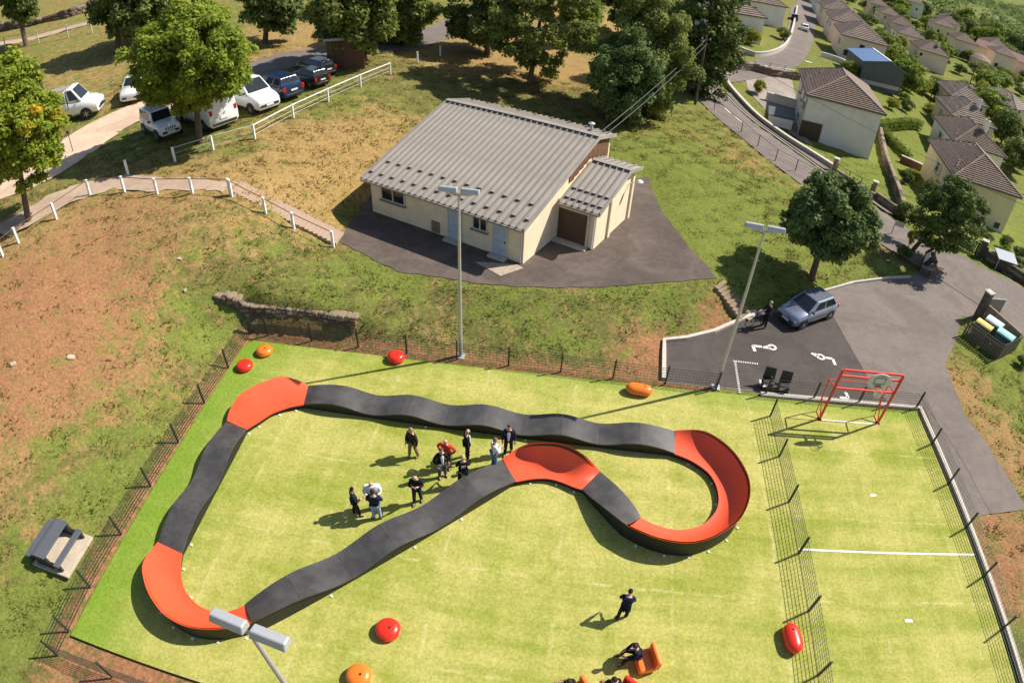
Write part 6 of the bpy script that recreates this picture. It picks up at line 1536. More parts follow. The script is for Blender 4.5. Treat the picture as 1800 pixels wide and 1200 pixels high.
def person(label, loc, rz, top, legs, arms=('down', 'down'), hair=(.05, .035, .025), shirt=None, vest=None, h=1.78, build=1.0, stance=.11, step=0.0, lean=0.0, sit=False, shoes=(.03, .025, .02), bald=False, cap=None, group='people gathered inside the track', name='person', back_print=None, look=0.0):
    t = thing(name, label, 'person', loc, rz, group)
    k = h / 1.78; B = build
    def T(p): return Vector(p) * k
    hipz = .93 if not sit else .46
    pel = Vector((0, 0, hipz)); ln = R(lean)
    def up_(s, y=0.0): return pel + Vector((0, math.sin(ln) * s + y * math.cos(ln), math.cos(ln) * s - y * math.sin(ln)))
    spine, chest, neck0, neck1 = up_(.18), up_(.37, .01), up_(.5, 0), up_(.58, .02)
    hl = ln * .6 + look
    hc = neck1 + Vector((0, math.sin(hl) * .1 + .02, math.cos(hl) * .1)); ht = hc + Vector((0, math.sin(hl) * .1, math.cos(hl) * .1))
    sh = {s: up_(.45, -.0) + Vector((s * .185 * B, 0, 0)) for s in (-1, 1)}
    el, wr = {}, {}
    for i, s in enumerate((-1, 1)):
        e, w_ = ARMS[arms[i]]; el[s] = sh[s] + Vector((e[0] * s, e[1], e[2])); wr[s] = sh[s] + Vector((w_[0] * s, w_[1], w_[2]))
    hp = {s: pel + Vector((s * .09, 0, -.04)) for s in (-1, 1)}
    if sit:
        kn = {s: hp[s] + Vector((s * .07, .42, .04)) for s in (-1, 1)}; an = {s: kn[s] + Vector((0, .08, -.37)) for s in (-1, 1)}
    else:
        kn = {s: Vector((s * stance, step * s * .5 + .03, .5)) for s in (-1, 1)}; an = {s: Vector((s * (stance + .02), step * s, .085)) for s in (-1, 1)}
    toe = {s: an[s] + Vector((s * .03, .17, -.045)) for s in (-1, 1)}
    # one continuous body
    V = [pel, spine, chest, neck0, neck1, hc, ht]; E = [(i, i + 1) for i in range(6)]
    Rr = [(.125 * B, .1 * B), (.12 * B, .09 * B), (.14 * B, .1 * B), .06, .052, (.075, .095), (.062, .08)]
    V.append(hc + Vector((0, .11, -.02 + .0))); E.append((5, 7)); Rr.append(.014)          # nose
    for s in (-1, 1):
        V.append(hc + Vector((s * .085, -.01, 0))); E.append((5, len(V) - 1)); Rr.append(.016)    # ear
    for s in (-1, 1):
        b = len(V)
        d = (wr[s] - el[s]).normalized(); palm = wr[s] + d * .075
        V += [sh[s], el[s], wr[s], palm]; E += [(2, b), (b, b + 1), (b + 1, b + 2), (b + 2, b + 3)]; Rr += [.055, .042, .03, (.036, .02)]
        q = d.cross(Vector((0, 1, .3))).normalized()
        for f, l in ((-.03, .07), (-.01, .085), (.01, .08), (.03, .06)):
            c = len(V); V += [palm + d * .03 + q * f, palm + d * (.03 + l) + q * f * 1.2 + Vector((0, .012, 0))]; E += [(b + 3, c), (c, c + 1)]; Rr += [.0095, .0075]
        c = len(V); V += [wr[s] + d * .04 + q * -.045 + Vector((0, .015, 0)), wr[s] + d * .085 + q * -.06 + Vector((0, .03, 0))]; E += [(b + 2, c), (c, c + 1)]; Rr += [.011, .009]
    for s in (-1, 1):
        b = len(V); V += [hp[s], kn[s], an[s], toe[s]]; E += [(0, b), (b, b + 1), (b + 1, b + 2), (b + 2, b + 3)]; Rr += [.085, .055, .038, .03]
    skin_obj('body', [T(v) for v in V], E, [tuple(x * k for x in r_) if hasattr(r_, '__len__') else r_ * k for r_ in Rr], M_skin, t)
    # jacket or shirt
    V = [up_(-.08), pel.lerp(spine, .5), spine, chest, up_(.475)]; E = [(0, 1), (1, 2), (2, 3), (3, 4)]
    Rr = [(.165 * B, .125 * B), (.16 * B, .125 * B), (.155 * B, .12 * B), (.175 * B, .13 * B), (.115 * B, .1)]
    for s in (-1, 1):
        b = len(V); V += [sh[s] + Vector((-s * .01, 0, .0)), el[s], wr[s].lerp(el[s], .06)]; E += [(3, b), (b, b + 1), (b + 1, b + 2)]; Rr += [.086 * B, .064 * B, .048]
    skin_obj('jacket' if shirt else 'top', [T(v) for v in V], E, [tuple(x * k for x in r_) if hasattr(r_, '__len__') else r_ * k for r_ in Rr], cloth(top), t, 2)
    if vest:
        V = [up_(-.06), spine, chest, up_(.46)]
        skin_obj('vest', [T(v) for v in V], [(0, 1), (1, 2), (2, 3)], [(.175 * B * k, .137 * B * k), (.168 * B * k, .134 * B * k), (.165 * B * k, .137 * B * k), (.1 * k, .1 * k)], cloth(vest), t, 1)
    if shirt:
        mb = MB(); rows = []
        for s_, wd in ((-.06, .05), (.1, .055), (.25, .065), (.38, .07), (.47, .035)):
            y = (.138 if s_ < .4 else .105) * B
            rows.append([T(up_(s_, y - .03) + Vector((-wd, 0, 0))), T(up_(s_, y + .004)), T(up_(s_, y - .03) + Vector((wd, 0, 0)))])
        mb.loft(rows, closed=False, caps=False); mb.build('shirt', cloth(shirt), t, smooth=True)
    if back_print:
        mb = MB()
        for j, (z0, wds) in enumerate(((.36, (.05, .04, .05)), (.29, (.03, .035, .03)))):
            x = -.09
            for w_ in wds:
                a = up_(z0, -.142 * B); mb.box(T(a + Vector((x + w_ / 2, 0, 0))), (w_ * k * .8, .012, .045 * k)); x += w_ + .015
        o = mb.build('printed_line', cloth(back_print), t); o['kind'] = 'stuff'
    # trousers
    V = [pel + Vector((0, 0, .02))]; E = []; Rr = [(.15 * B, .12 * B)]
    for s in (-1, 1):
        b = len(V); V += [hp[s] + Vector((s * .005, 0, -.02)), kn[s], an[s] + Vector((0, 0, -.02))]; E += [(0, b), (b, b + 1), (b + 1, b + 2)]; Rr += [.105 * B, .08, .07]
    skin_obj('trousers', [T(v) for v in V], E, [tuple(x * k for x in r_) if hasattr(r_, '__len__') else r_ * k for r_ in Rr], cloth(legs), t)
    for s in (-1, 1):
        a = an[s]; f = (toe[s] - an[s]); f.z = 0; f.normalize()
        z = a.z - .085
        skin_obj('shoe', [T(a + Vector((0, 0, -.045)) - f * .05), T(a + Vector((0, 0, -.045)) + f * .06), T(a + Vector((0, 0, -.05)) + f * .17)], [(0, 1), (1, 2)], [.062 * k, .062 * k, .05 * k], cloth(shoes, .6), t)
    for s in (-1, 1):
        MB().lathe([(.004, -.008), (.011, 0), (.004, .008)], 6, T(hc + Vector((s * .032, .082, .02))), axis='Y').build('eye', M_eye, t)
    if not bald or cap:
        hm = MB(); rings = []
        dn = Vector((0, math.sin(hl), math.cos(hl))); fw = Vector((0, math.cos(hl), -math.sin(hl)))
        cc = hc.lerp(ht, .45) - fw * .012
        for a in np.linspace(0 if not cap else .15, math.pi / 2, 6):
            rings.append([T(cc + dn * (.105 * math.sin(a)) + (Vector((1, 0, 0)) * .093 * math.cos(u) + fw * (.108 * math.sin(u) - (.02 if math.sin(u) > .3 else 0))) * max(math.cos(a), .05) - dn * (.05 * math.cos(a) * max(0, -math.sin(u)))) for u in np.linspace(0, 2 * math.pi, 15)[:-1]])
        hm.loft(rings)
        hm.build('cap' if cap else 'hair', cloth(cap or hair), t, smooth=True)
    return t
def P(px): return (px[0], px[1], .032)
NAVY, BLACK, WHITE, DENIM, GREY, KHAKI = (.012, .016, .035), (.012, .012, .013), (.75, .75, .74), (.12, .2, .32), (.1, .1, .11), (.22, .15, .09)
person('person in dark jacket and brown trousers with a dark bag, standing alone', P((7.03, -6.30, 0.00)), R(150), (.03, .026, .024), KHAKI, ('down', 'front'), (.3, .2, .14), shoes=(.15, .1, .06), step=.12)
bag = thing('shoulder_bag', 'dark bag hanging at the side of the lone person with brown trousers', 'bag', (6.86, -6.2, .75), R(60))
MB().loft([[(x * s, y * s * .6, z) for x, y in ((-.17, -.12), (.17, -.12), (.17, .12), (-.17, .12))] for s, z in ((.75, 0), (1, .12), (1, .3), (.7, .42))]).build('pouch', M_black, bag, bevel=.04)
MB().tube([(-.14, 0, .38), (-.02, .02, .7), (.1, .02, .66), (.15, 0, .38)], .014, 5).build('strap', M_black, bag)
person('person in a bright red jacket with hands on hips, half hidden behind the open-jacketed man', P((8.48, -6.61, 0.00)), R(170), (.75, .06, .03), BLACK, ('hips', 'hips'), (.4, .25, .16), bald=True)
person('person in black open jacket over a white shirt, in front of the red jacket', P((8.40, -7.10, 0.00)), R(215), BLACK, GREY, ('down', 'pocket'), (.12, .08, .06), WHITE)
person('bald person in dark suit and pale blue shirt, turned to the right', P((9.18, -5.99, 0.00)), R(-70), BLACK, BLACK, ('down', 'down'), shirt=(.5, .62, .75), bald=True, build=1.08)
person('person in white sleeves and grey vest with arms crossed, beside the track corner', P((10.33, -6.27, 0.00)), R(-60), WHITE, DENIM, ('crossed', 'crossed'), (.2, .15, .1), vest=(.2, .2, .19))
person('person in navy blazer with pale shirt untucked, standing against the black run', P((10.79, -5.43, 0.00)), R(185), NAVY, (.02, .02, .03), ('down', 'down'), (.1, .07, .05), shirt=(.6, .64, .7), step=.14)
person('person in black sweatshirt with white print across the back', P((9.30, -7.34, 0.00)), R(20), BLACK, (.02, .022, .03), ('front', 'front'), (.5, .36, .22), back_print=WHITE, stance=.15)
person('bald person in black pullover looking down at their hands, midway between the two groups', P((7.74, -8.50, 0.00)), R(190), (.014, .013, .014), (.03, .032, .038), ('phone', 'phone'), bald=True, step=.1, look=.35)
person('person in dark uniform with short dark hair, leftmost of all', P((5.60, -9.53, 0.00)), R(-60), (.015, .017, .03), (.015, .016, .025), ('down', 'front'), (.015, .012, .01), h=1.7, step=.1)
person('broad person in a white shirt with head bowed, facing the one in jeans', P((6.22, -9.08, 0.00)), R(195), WHITE, (.05, .05, .06), ('front', 'front'), (.5, .33, .2), bald=True, build=1.28, look=.4)
person('person in navy jacket and pale blue jeans seen from behind', P((6.42, -9.55, 0.00)), R(10), (.014, .02, .045), (.36, .45, .56), ('front', 'front'), (.03, .025, .02), build=1.12)
person('person in navy and black bending forward on the open turf', P((15.64, -12.19, 0.00)), R(-8), (.018, .02, .05), (.014, .014, .016), ('front', 'front'), (.1, .05, .03), lean=24, stance=.14, step=.1, h=1.62, group='people on the open turf', cap=(.02, .02, .03), build=1.1)
seat1 = air_seat('orange inflatable seat holding the one seated person seen whole', P((16.39, -13.79, 0.00)), R(-72))
person('person in dark blue sitting on the edge of the orange seat', P((16.16, -13.67, 0.00)), R(100), (.015, .018, .05), (.02, .018, .03), ('lap', 'lap'), (.05, .03, .02), sit=True, lean=18, group='people on the open turf')
seat2 = air_seat('orange inflatable seat cut by the bottom edge, left of the red one', P((14.31, -15.20, 0.00)), R(-55))
person('person in black sitting on the orange seat at the bottom edge', P((14.15, -15.18, 0.00)), R(70), BLACK, BLACK, ('lap', 'lap'), (.04, .03, .02), sit=True, lean=15, group='people on the open turf')
seat3 = air_seat('red inflatable seat cut by the bottom edge of the picture', P((15.86, -15.07, 0.00)), R(-35), M_redvinyl)
person('person in black and purple leaning on the red seat at the bottom edge', P((15.56, -15.02, 0.00)), R(60), (.02, .015, .03), BLACK, ('lap', 'down'), (.03, .02, .02), sit=True, lean=22, group='people on the open turf')
bicycle('black bicycle held by the rider beside the silver-blue car', (P((23.03, 5.66, 0.00))[0], P((23.03, 5.66, 0.00))[1], .03), R(25))
person('rider in dark clothes and white helmet standing with a bicycle by the car', P((23.46, 5.64, 0.00)), R(110), (.02, .02, .022), (.02, .018, .018), ('bars', 'bars'), cap=(.5, .5, .5), shirt=None, group='people on the open turf')

# ------------------------------------------------------------------ stone walls, each stone a piece
STONES = []
for v in range(7):
    r_ = random.Random(500 + v); bm = bmesh.new()
    bmesh.ops.create_cube(bm, size=1.0)
    bmesh.ops.bevel(bm, geom=bm.edges[:], offset=.16, segments=1, affect='EDGES')
    for vv in bm.verts: vv.co += Vector((r_.uniform(-.07, .07), r_.uniform(-.07, .07), r_.uniform(-.07, .07)))
    me = bpy.data.meshes.new('stone'); bm.to_mesh(me); bm.free(); me.materials.append((M_stone, M_stone2, M_stone, M_stone3, M_stone, M_stone3, M_stone2)[v])
    STONES.append(me)
def stone_wall(label, pts, hgt, thick, sl, sh, seed, group=None, zbase=None, cap=True, core=True, both=False, limit=300, structure=False):
    """pts plan line; hgt(u) height; stones laid in courses on the face toward -normal"""
    r_ = random.Random(seed); P = resample(pts, .15); o = Vector((P[0].x, P[0].y, 0))
    zb = (lambda q: H(q.x, q.y)) if zbase is None else zbase
    t = thing('stone_wall', label, 'stone wall', (o.x, o.y, zb(P[0])), 0, group); o.z = t.location.z
    Ls = [0]
    for a, b in zip(P, P[1:]): Ls.append(Ls[-1] + (b - a).length)
    L_ = Ls[-1]
    def at_(s):
        s = min(max(s, 0), L_ - 1e-4)
        i = max(0, min(len(P) - 2, int(np.searchsorted(Ls, s)) - 1)); f = (s - Ls[i]) / max(Ls[i + 1] - Ls[i], 1e-6)
        d = (P[i + 1] - P[i]).normalized(); return P[i].lerp(P[i + 1], f), d
    if core:
        mb = MB(); rings = []
        for k in range(int(L_ / .5) + 1):
            p, d = at_(k * .5); q = Vector((-d.y, d.x)) * thick * .4; z0 = zb(p) - .3; z1 = zb(p) + hgt(k * .5 / L_) - .06
            rings.append([(p.x - q.x - o.x, p.y - q.y - o.y, z0 - o.z), (p.x + q.x - o.x, p.y + q.y - o.y, z0 - o.z), (p.x + q.x - o.x, p.y + q.y - o.y, z1 - o.z), (p.x - q.x - o.x, p.y - q.y - o.y, z1 - o.z)])
        mb.loft(rings).build('core', M_stone, t)
    n = 0
    hm = max(hgt(u) for u in np.linspace(0, 1, 9)); rows = max(1, int(hm / sh))
    for j in range(rows):
        s = r_.uniform(0, sl)
        while s < L_ and n < limit:
            l = sl * r_.uniform(.6, 1.5); z = (j + .5) * sh
            p, d = at_(s + l / 2); hh = hgt((s + l / 2) / L_)
            top = z + sh * .6 > hh
            if z < hh:
                q = Vector((-d.y, d.x))
                for side in ((-1, 1) if both else (-1,)):
                    c = p + q * side * thick * .32
                    dep = thick * (.5 if not top else .62)
                    inst('stone', r_.choice(STONES), t, (c.x - o.x, c.y - o.y, zb(p) + z - o.z + r_.uniform(-.03, .03)), (r_.uniform(-.12, .12), r_.uniform(-.12, .12), math.atan2(d.y, d.x) + r_.uniform(-.12, .12)), (l * .98, dep * r_.uniform(.8, 1.15), sh * r_.uniform(.85, 1.15))); n += 1
            s += l
    if cap:
        s = 0
        while s < L_ and n < limit + 60:
            l = sl * r_.uniform(.8, 1.7); p, d = at_(s + l / 2); hh = hgt((s + l / 2) / L_)
            inst('cap_stone', STONES[r_.choice((1, 6, 1, 6, 2))], t, (p.x - o.x, p.y - o.y, zb(p) + hh - o.z + .01), (r_.uniform(-.1, .1), r_.uniform(-.1, .1), math.atan2(d.y, d.x)), (l, thick * r_.uniform(.8, 1.1), .16)); s += l; n += 1
    return t
wa, wm_, wb = (-7.08, 1.13, 1.10), (-2.92, 1.04, 0.25), (2.23, 0.67, 0.08)
stone_wall('old rubble retaining wall in deep shadow at the foot of the bank by the court corner', [(-7.09, 1.16, 1.00)[:2], (-5.40, 0.74, 0.60)[:2], (-3.48, 0.79, 0.25)[:2], (-0.57, 0.88, 0.10)[:2], (2.20, 0.85, 0.08)[:2]], lambda u: lerp(.2, 1.28, min(1, u * 2.4)) - .1 * max(0, u - .5), .5, .34, .2, 3, limit=290, zbase=lambda q: min(H(q.x, q.y - .6), .95))
stone_wall('tumbled reddish dry stone wall along the hill above the footpath', [(-118, 50), (-96, 61), (-78.31, 53.25, 7.60)[:2], (-70.89, 53.65, 8.00)[:2], (-64.55, 55.17, 8.40)[:2], (-62.45, 59.95, 8.80)[:2], (-62, 117)], lambda u: 1.1 + .25 * math.sin(u * 40), 1.3, 1.1, .42, 9, limit=280, cap=False)
stone_wall('low stone wall with mossy top beside the lawn of the white house', [(35.69, 31.26, 0.30)[:2], (36.85, 29.56, 0.25)[:2], (38.36, 27.41, 0.20)[:2]], lambda u: .45, .35, .6, .2, 12)
stone_wall('stone wall below the lawn down to the ochre house gate', [(38.36, 27.41, 0.20)[:2], (39.39, 25.68, 0.15)[:2], (40.09, 24.34, 0.10)[:2]], lambda u: .75, .4, .6, .22, 13)
stone_wall('boundary stone wall between the two gardens seen edge on', [(49.19, 52.76, -0.80)[:2], (45.77, 42.21, -0.60)[:2], (42.43, 31.46, -0.30)[:2], (40.34, 25.05, 0.10)[:2]], lambda u: .9, .4, .7, .25, 14)
stone_wall('dark stone wall with pale coping along the front gardens at the right edge', [(46.09, 19.89, -0.10)[:2], (47.23, 18.41, -0.10)[:2], (48.53, 16.55, -0.10)[:2], (50.5, 11.3)], lambda u: .95, .45, .7, .24, 15)
stone_wall('stone retaining wall with pale cap behind the paved yard', [(30.83, 61.76, 0.10)[:2], (34.06, 64.06, 0.00)[:2], (37.37, 64.31, 0.00)[:2], (41.53, 66.22, -0.30)[:2]], lambda u: 1.0, .5, .8, .26, 16)
stone_wall('short stone corner wall by the notice board at the junction', [(37.32, 14.88, 0.00)[:2], (37.68, 14.38, 0.00)[:2], (38.90, 15.76, 0.00)[:2], (39.26, 17.21, 0.00)[:2]], lambda u: .55, .35, .5, .2, 17)
def plain_wall(label, pts, w, h, m, mc, cap=.08, base=0.0):
    t = thing('garden_wall', label, 'wall', gz(pts[0]), 0, 'rendered garden walls by the road')
    o = t.location
    P = resample(pts, .6); 
    for nm, ww, z0, z1, mm in (('wall', w, -.4, h, m), ('coping', w + .1, h + .003, h + cap, mc)):
        l, r = strip_poly(P, ww); rings = []
        for a, b in zip(l, r):
            c = (a + b) / 2; z = H(c.x, c.y) + base - o.z
            rings.append([(a.x - o.x, a.y - o.y, z + z0), (b.x - o.x, b.y - o.y, z + z0), (b.x - o.x, b.y - o.y, z + z1), (a.x - o.x, a.y - o.y, z + z1)])
        MB().loft(rings).build(nm, mm, t)
    return t
plain_wall('long low white-topped wall between the road and the paved yard of the white house', smooth_line([(30.67, 62.39, 0.70), (29.09, 57.94, 0.70), (28.64, 53.78, 0.60), (29.57, 49.12, 0.50), (31.06, 43.37, 0.40), (32.59, 37.88, 0.30), (34.43, 34.69, 0.25), (35.75, 32.44, 0.20)], 2), .26, .5, M_conc, M_paleconc)
plain_wall('curved white wall round the garden at the street corner', smooth_line([(26, 89.5), (34.55, 71.47, 0.80), (38.89, 75.24, 0.80), (43.93, 84.23, 0.80), (48.76, 98.60, 0.80), (55.33, 120.27, 0.80), (66.26, 156.70, 0.80)], 2), .28, .7, M_conc, M_paleconc)
plain_wall('white rounded wall between the street and the grey clad shed', smooth_line([(51.17, 86.94, 0.30), (53.51, 87.53, 0.20), (55.81, 86.87, 0.00), (56.35, 83.81, -0.10), (55.06, 79.60, -0.20)], 2), .3, .8, M_white_wall, M_white)
plain_wall('brown garden wall crossing between the lawns behind the white house', [(48.8, 44.5), (56.5, 42.6)], .3, .8, M_wood, M_conc)
plain_wall('pale wall beside the driveway of the white house', [(33.54, 52.41, -0.30), (37.66, 52.60, -0.60)], .35, 1.0, M_white_wall, M_conc)
def pillar(label, p, h=1.35, w=.42, m=None, rz=R(-30)):
    t = thing('gate_pillar', label, 'pillar', gz(p), rz, 'stone gate pillars')
    MB().box((0, 0, h / 2 - .1), (w, w, h + .2)).build('shaft', m or M_stone2, t, bevel=.02); MB().box((0, 0, h + .05), (w + .12, w + .12, .1)).build('capstone', M_conc, t, bevel=.03)
pillar('pale stone gate pillar at the upper end of the white house lawn fence', (35.58, 31.59, 0.25)); pillar('pale stone gate pillar at the lower end of the white house lawn fence', (38.44, 28.36, 0.20))
pillar('grey stone pillar beside the dark gate of the ochre house', (45.82, 20.25, -0.10), 1.5, .5, M_stone); pillar('second grey pillar up the slope at the ochre house gate', (43.83, 23.59, 0.00), 1.3, .5, M_stone)
def rail_fence(label, pts, h, n, m, wires=0, group='thin railings and wire fences in the village', rail=True, name='railing', cat='railing', pr=.03, top=None):
    P = [gz(p) for p in pts]
    t = thing(name, label, cat, P[0], 0, group); o = Vector(P[0]); tops = []
    for p in P:
        q = Vector(p) - o; MB().box((0, 0, h / 2 - .1), (pr * 2, pr * 2, h + .2)).build('post', m, t, q); tops.append(q + Vector((0, 0, h - .06)))
    if rail:
        for a, b in zip(tops, tops[1:]): MB().tube([a, b], top or pr * .6, 5).build('rail', m, t)
    for k in range(wires):
        w_ = MB()
        for a, b in zip(tops, tops[1:]):
            dz = Vector((0, 0, -(k + 1) * h / (wires + 1))); w_.tube([a + dz, b + dz], .012, 4)
        w_.build('wire', M_galv, t)
    return t
rail_fence('iron railing between the two pale pillars of the lawn', [(35.81, 31.53, 0.20), (36.68, 30.35, 0.20), (37.58, 29.46, 0.20), (38.27, 28.54, 0.20)], 1.0, 4, M_fence, 2)
rail_fence('dark wire fence between the bank lawn and the road', [(25.41, 41.94, 1.00), (27.13, 35.62, 0.90), (28.12, 32.38, 0.80), (29.17, 29.52, 0.70), (30.68, 28.08, 0.60), (32.53, 26.52, 0.50)], 1.15, 6, M_black, 3)
rail_fence('wire fence along the top of the stone retaining wall by the lane', [gz(p) for p in ((29.64, 61.21, 1.00), (32.10, 63.11, 0.90), (34.42, 64.65, 0.80), (36.96, 66.05, 0.70), (39.42, 67.10, 0.60), (41.66, 68.33, 0.50))], 1.3, 6, M_black, 2)
# white concrete posts with rails
PW = MB().box((0, 0, .42), (.13, .13, 1.24)).box((0, 0, 1.05), (.15, .15, .03)).mesh('post', M_white)
def post_rail(label, pts, rail=None, rr=.03, wires=1, group='white post fences on the crest'):
    P = [gz(p) for p in pts]; t = thing('post_fence', label, 'fence', P[0], 0, group); o = Vector(P[0])
    q = [Vector(p) - o for p in P]
    for p in q: inst('post', PW, t, p)
    for i, (a, b) in enumerate(zip(q, q[1:])):
        up = Vector((0, 0, 1.0))
        if rail and i in rail: MB().tube([a + up, b + up], .045, 6).build('rail', M_white, t)
        else: MB().tube([a + up, b + up], .028, 5).build('rail', M_wood if not wires else M_galv, t)
        if wires: 
            w_ = MB()
            for k in range(1, 3): MB; w_.tube([a + Vector((0, 0, .3 * k)), b + Vector((0, 0, .3 * k))], .008, 4)
            o_ = w_.build('wire', M_galv, t); o_['kind'] = 'stuff'
    return t
post_rail('white post and rail fence along the parked vans and cars', [(-14.01, 10.85, 4.50), (-12.21, 12.93, 4.50), (-10.08, 15.10, 4.50), (-9.05, 19.35, 4.55), (-7.82, 23.25, 4.60), (-6.61, 27.46, 4.60), (-5.30, 31.62, 4.60)], rail=(2, 3, 4, 5), rr=.045)
post_rail('white posts with thin rail along the crest path', [(-18.94, -1.03, 4.20), (-18.68, 0.19, 4.30), (-17.75, 2.81, 4.50), (-17.42, 5.82, 4.50), (-14.98, 6.40, 4.50), (-12.27, 6.27, 4.45), (-9.84, 6.55, 4.40), (-7.51, 7.03, 4.30)], wires=0)
post_rail('white posts with sloping handrail beside the concrete steps', [(-7.39, 6.96, 4.30), (-5.24, 6.83, 3.30), (-3.59, 6.89, 2.30), (-1.21, 6.85, 1.35)], wires=0)
for i, (p, lb) in enumerate([((-3.98, 36.00, 4.60), 'white post standing alone in tree shade past the fence end'), ((-2.66, 39.72, 4.50), 'grey post in tree shade furthest along the fence line'), ((-16.37, 8.64, 4.50), 'grey metal post standing in the shadow of the maple')]):
    t = thing('marker_post', lb, 'post', gz(p)); inst('shaft', PW, t); MB().box((0, 0, 1.08), (.17, .17, .03)).build('cap', M_conc, t)
rail_fence('row of pale posts beside the hill footpath', [(-66.56, 43.44, 7.00), (-60.58, 44.46, 7.20), (-55.83, 45.62, 7.50), (-52.35, 46.73, 7.80)], 1.8, 4, M_conc, 2, group='fences on the hill', pr=.06, name='post_fence', cat='fence')
t = thing('sign_post', 'thin dark post beside the gravel path in front of the white truck', 'post', gz((-25.00, 12.52, 4.50)))
MB().tube([(0, 0, -.1), (0, 0, 1.7)], .03, 6).build('pole', M_black, t); MB().box((0, -.02, 1.62), (.3, .03, .2)).build('sign_plate', M_black, t)
# steps
def steps(label, a, b, n, w, m, side=1):
    A = Vector(gz(a)); B = Vector(gz(b)); d = B - A; q = Vector((-d.y, d.x, 0)).normalized() * side
    t = thing('steps', label, 'steps', A, 0, 'outdoor concrete steps'); rz = math.atan2(d.y, d.x)
    st = MB().box((0, 0, 0), (1, 1, 1)).mesh('step', m); run = Vector((d.x, d.y)).length / n
    for k in range(n):
        c = A + d * ((k + .5) / n) + q * (w / 2) - A
        inst('step', st, t, (c.x, c.y, A.z + d.z * (k + .5) / n - A.z - .12), (0, 0, rz + rnd.uniform(-.02, .02)), (run * 1.08, w * rnd.uniform(.96, 1.02), .42))
steps('long flight of pale concrete steps climbing the bank to the crest path', (-1.18, 7.11, 1.35), (-7.68, 7.29, 4.35), 24, 1.35, mat('pink_concrete', (.42, .3, .22), .9, .15, 5), -1)
steps('short rough steps from the hut yard down to the car park', (21.18, 7.94, 1.20), (22.81, 6.75, 0.15), 9, 1.1, M_stone2, -1)
tag(sheet('landing_slab', [(22.26, 6.59, 0.10)[:2], (23.06, 7.31, 0.10)[:2], (23.44, 6.78, 0.10)[:2], (22.63, 5.97, 0.10)[:2]], M_paleconc, .12), kind='structure')
# picnic table on its slab
pt = thing('picnic_table', 'dark picnic table with thick end panels on a pale slab left of the court', 'picnic table', gz((-5.48, -14.30, 0.20)), 0)
pt.rotation_euler.z = facing((-5.19, -15.02, 0.10), (-5.18, -13.37, 0.10)); pt.location.z = H(pt.location.x, pt.location.y) + .03
M_ptab = mat('grey_recycled_plastic', (.1, .105, .12), .55, .1)
MB().box((0, -.25, .02), (1.95, 1.9, .14)).build('slab', mat('sandy_concrete', (.5, .41, .31), .95, .15), pt, bevel=.02)
tops = []
for k in range(4): MB().box((0, .24 - .19 * k + .1, .78 - (.05 if k == 0 else 0)), (1.8, .185, .07), tilt=('X', R(-16) if k == 0 else 0)).build('plank', M_ptab, pt, bevel=.012)
for y in (-.78, .78): MB().box((0, y, .47), (1.8, .28, .07)).build('seat', M_ptab, pt, bevel=.012)
for x in (-.8, .8):
    MB().prism([(-.45, .09), (.45, .09), (.3, .74), (-.3, .74)], -.05, .05).build('end_panel', M_black, pt, (x, 0, 0), (R(90), 0, R(90)))
    for y in (-.78, .78): MB().box((x, y, .26), (.1, .22, .34)).build('leg', M_black, pt)
    MB().box((x, 0, .4), (.09, 1.5, .1)).build('stretcher', M_black, pt)
# bins behind their slatted screen
bn = thing('bin_enclosure', 'weathered slatted wooden screen and dark pillar round the waste bins', 'bin enclosure', (0, 0, 0))
ba, bb, bc, bd = [Vector(p) for p in ((37.48, 7.68, 0.00), (39.21, 5.54, 0.00), (41.44, 6.81, 0.00), (40.10, 9.91, 0.00))]
bn.location = ba; 
M_slat = mat('weathered_slat', (.16, .13, .1), .9, .3, 6)
def slats(a, b, h):
    d = b - a; n = int(d.length / .17); rz = math.atan2(d.y, d.x)
    for k in range(n):
        p = a + d * ((k + .5) / n) - ba; MB().box((0, 0, h / 2), (.12, .03, h + rnd.uniform(-.05, .05))).build('slat', M_slat, bn, (p.x, p.y, 0), (0, 0, rz))
    for z in (.3, .85):
        p = (a + b) / 2 - ba; MB().box((0, .035, z), (d.length, .04, .08)).build('rail', M_slat, bn, (p.x, p.y, 0), (0, 0, rz))
slats(ba, bb, 1.15); slats(bb, bc, 1.15)
p = bd - ba; pl = MB().box((0, 0, .95), (.5, .5, 2.1)).build('pillar', M_stone, bn, (p.x - .15, p.y + .1, 0), (0, 0, R(25)), bevel=.03); MB().box((0, 0, 2.05), (.6, .6, .1)).build('capstone', M_conc, pl)
wv = bc - bd; p = (bc + bd) / 2 - ba; MB().box((0, 0, .6), (wv.length - .4, .14, 1.3)).build('back_wall', M_stone2, bn, (p.x, p.y, 0), (0, 0, math.atan2(wv.y, wv.x)))
gt_ = thing('metal_gate', 'grey sheet metal gate standing open behind the bin pillar', 'gate', (bd.x + .15, bd.y + .5, .02), R(8))
MB().box((.95, 0, .75), (1.8, .04, 1.1)).build('gate_panel', mat('grey_gate_paint', (.26, .25, .22), .7), gt_)
MB().box((.95, -.03, 1.33), (1.9, .06, .06)).build('top_rail', M_conc, gt_); MB().box((.03, 0, .7), (.07, .07, 1.4)).build('post', M_galv, gt_); MB().box((1.87, 0, .68), (.05, .06, 1.3)).build('end_rail', M_galv, gt_)
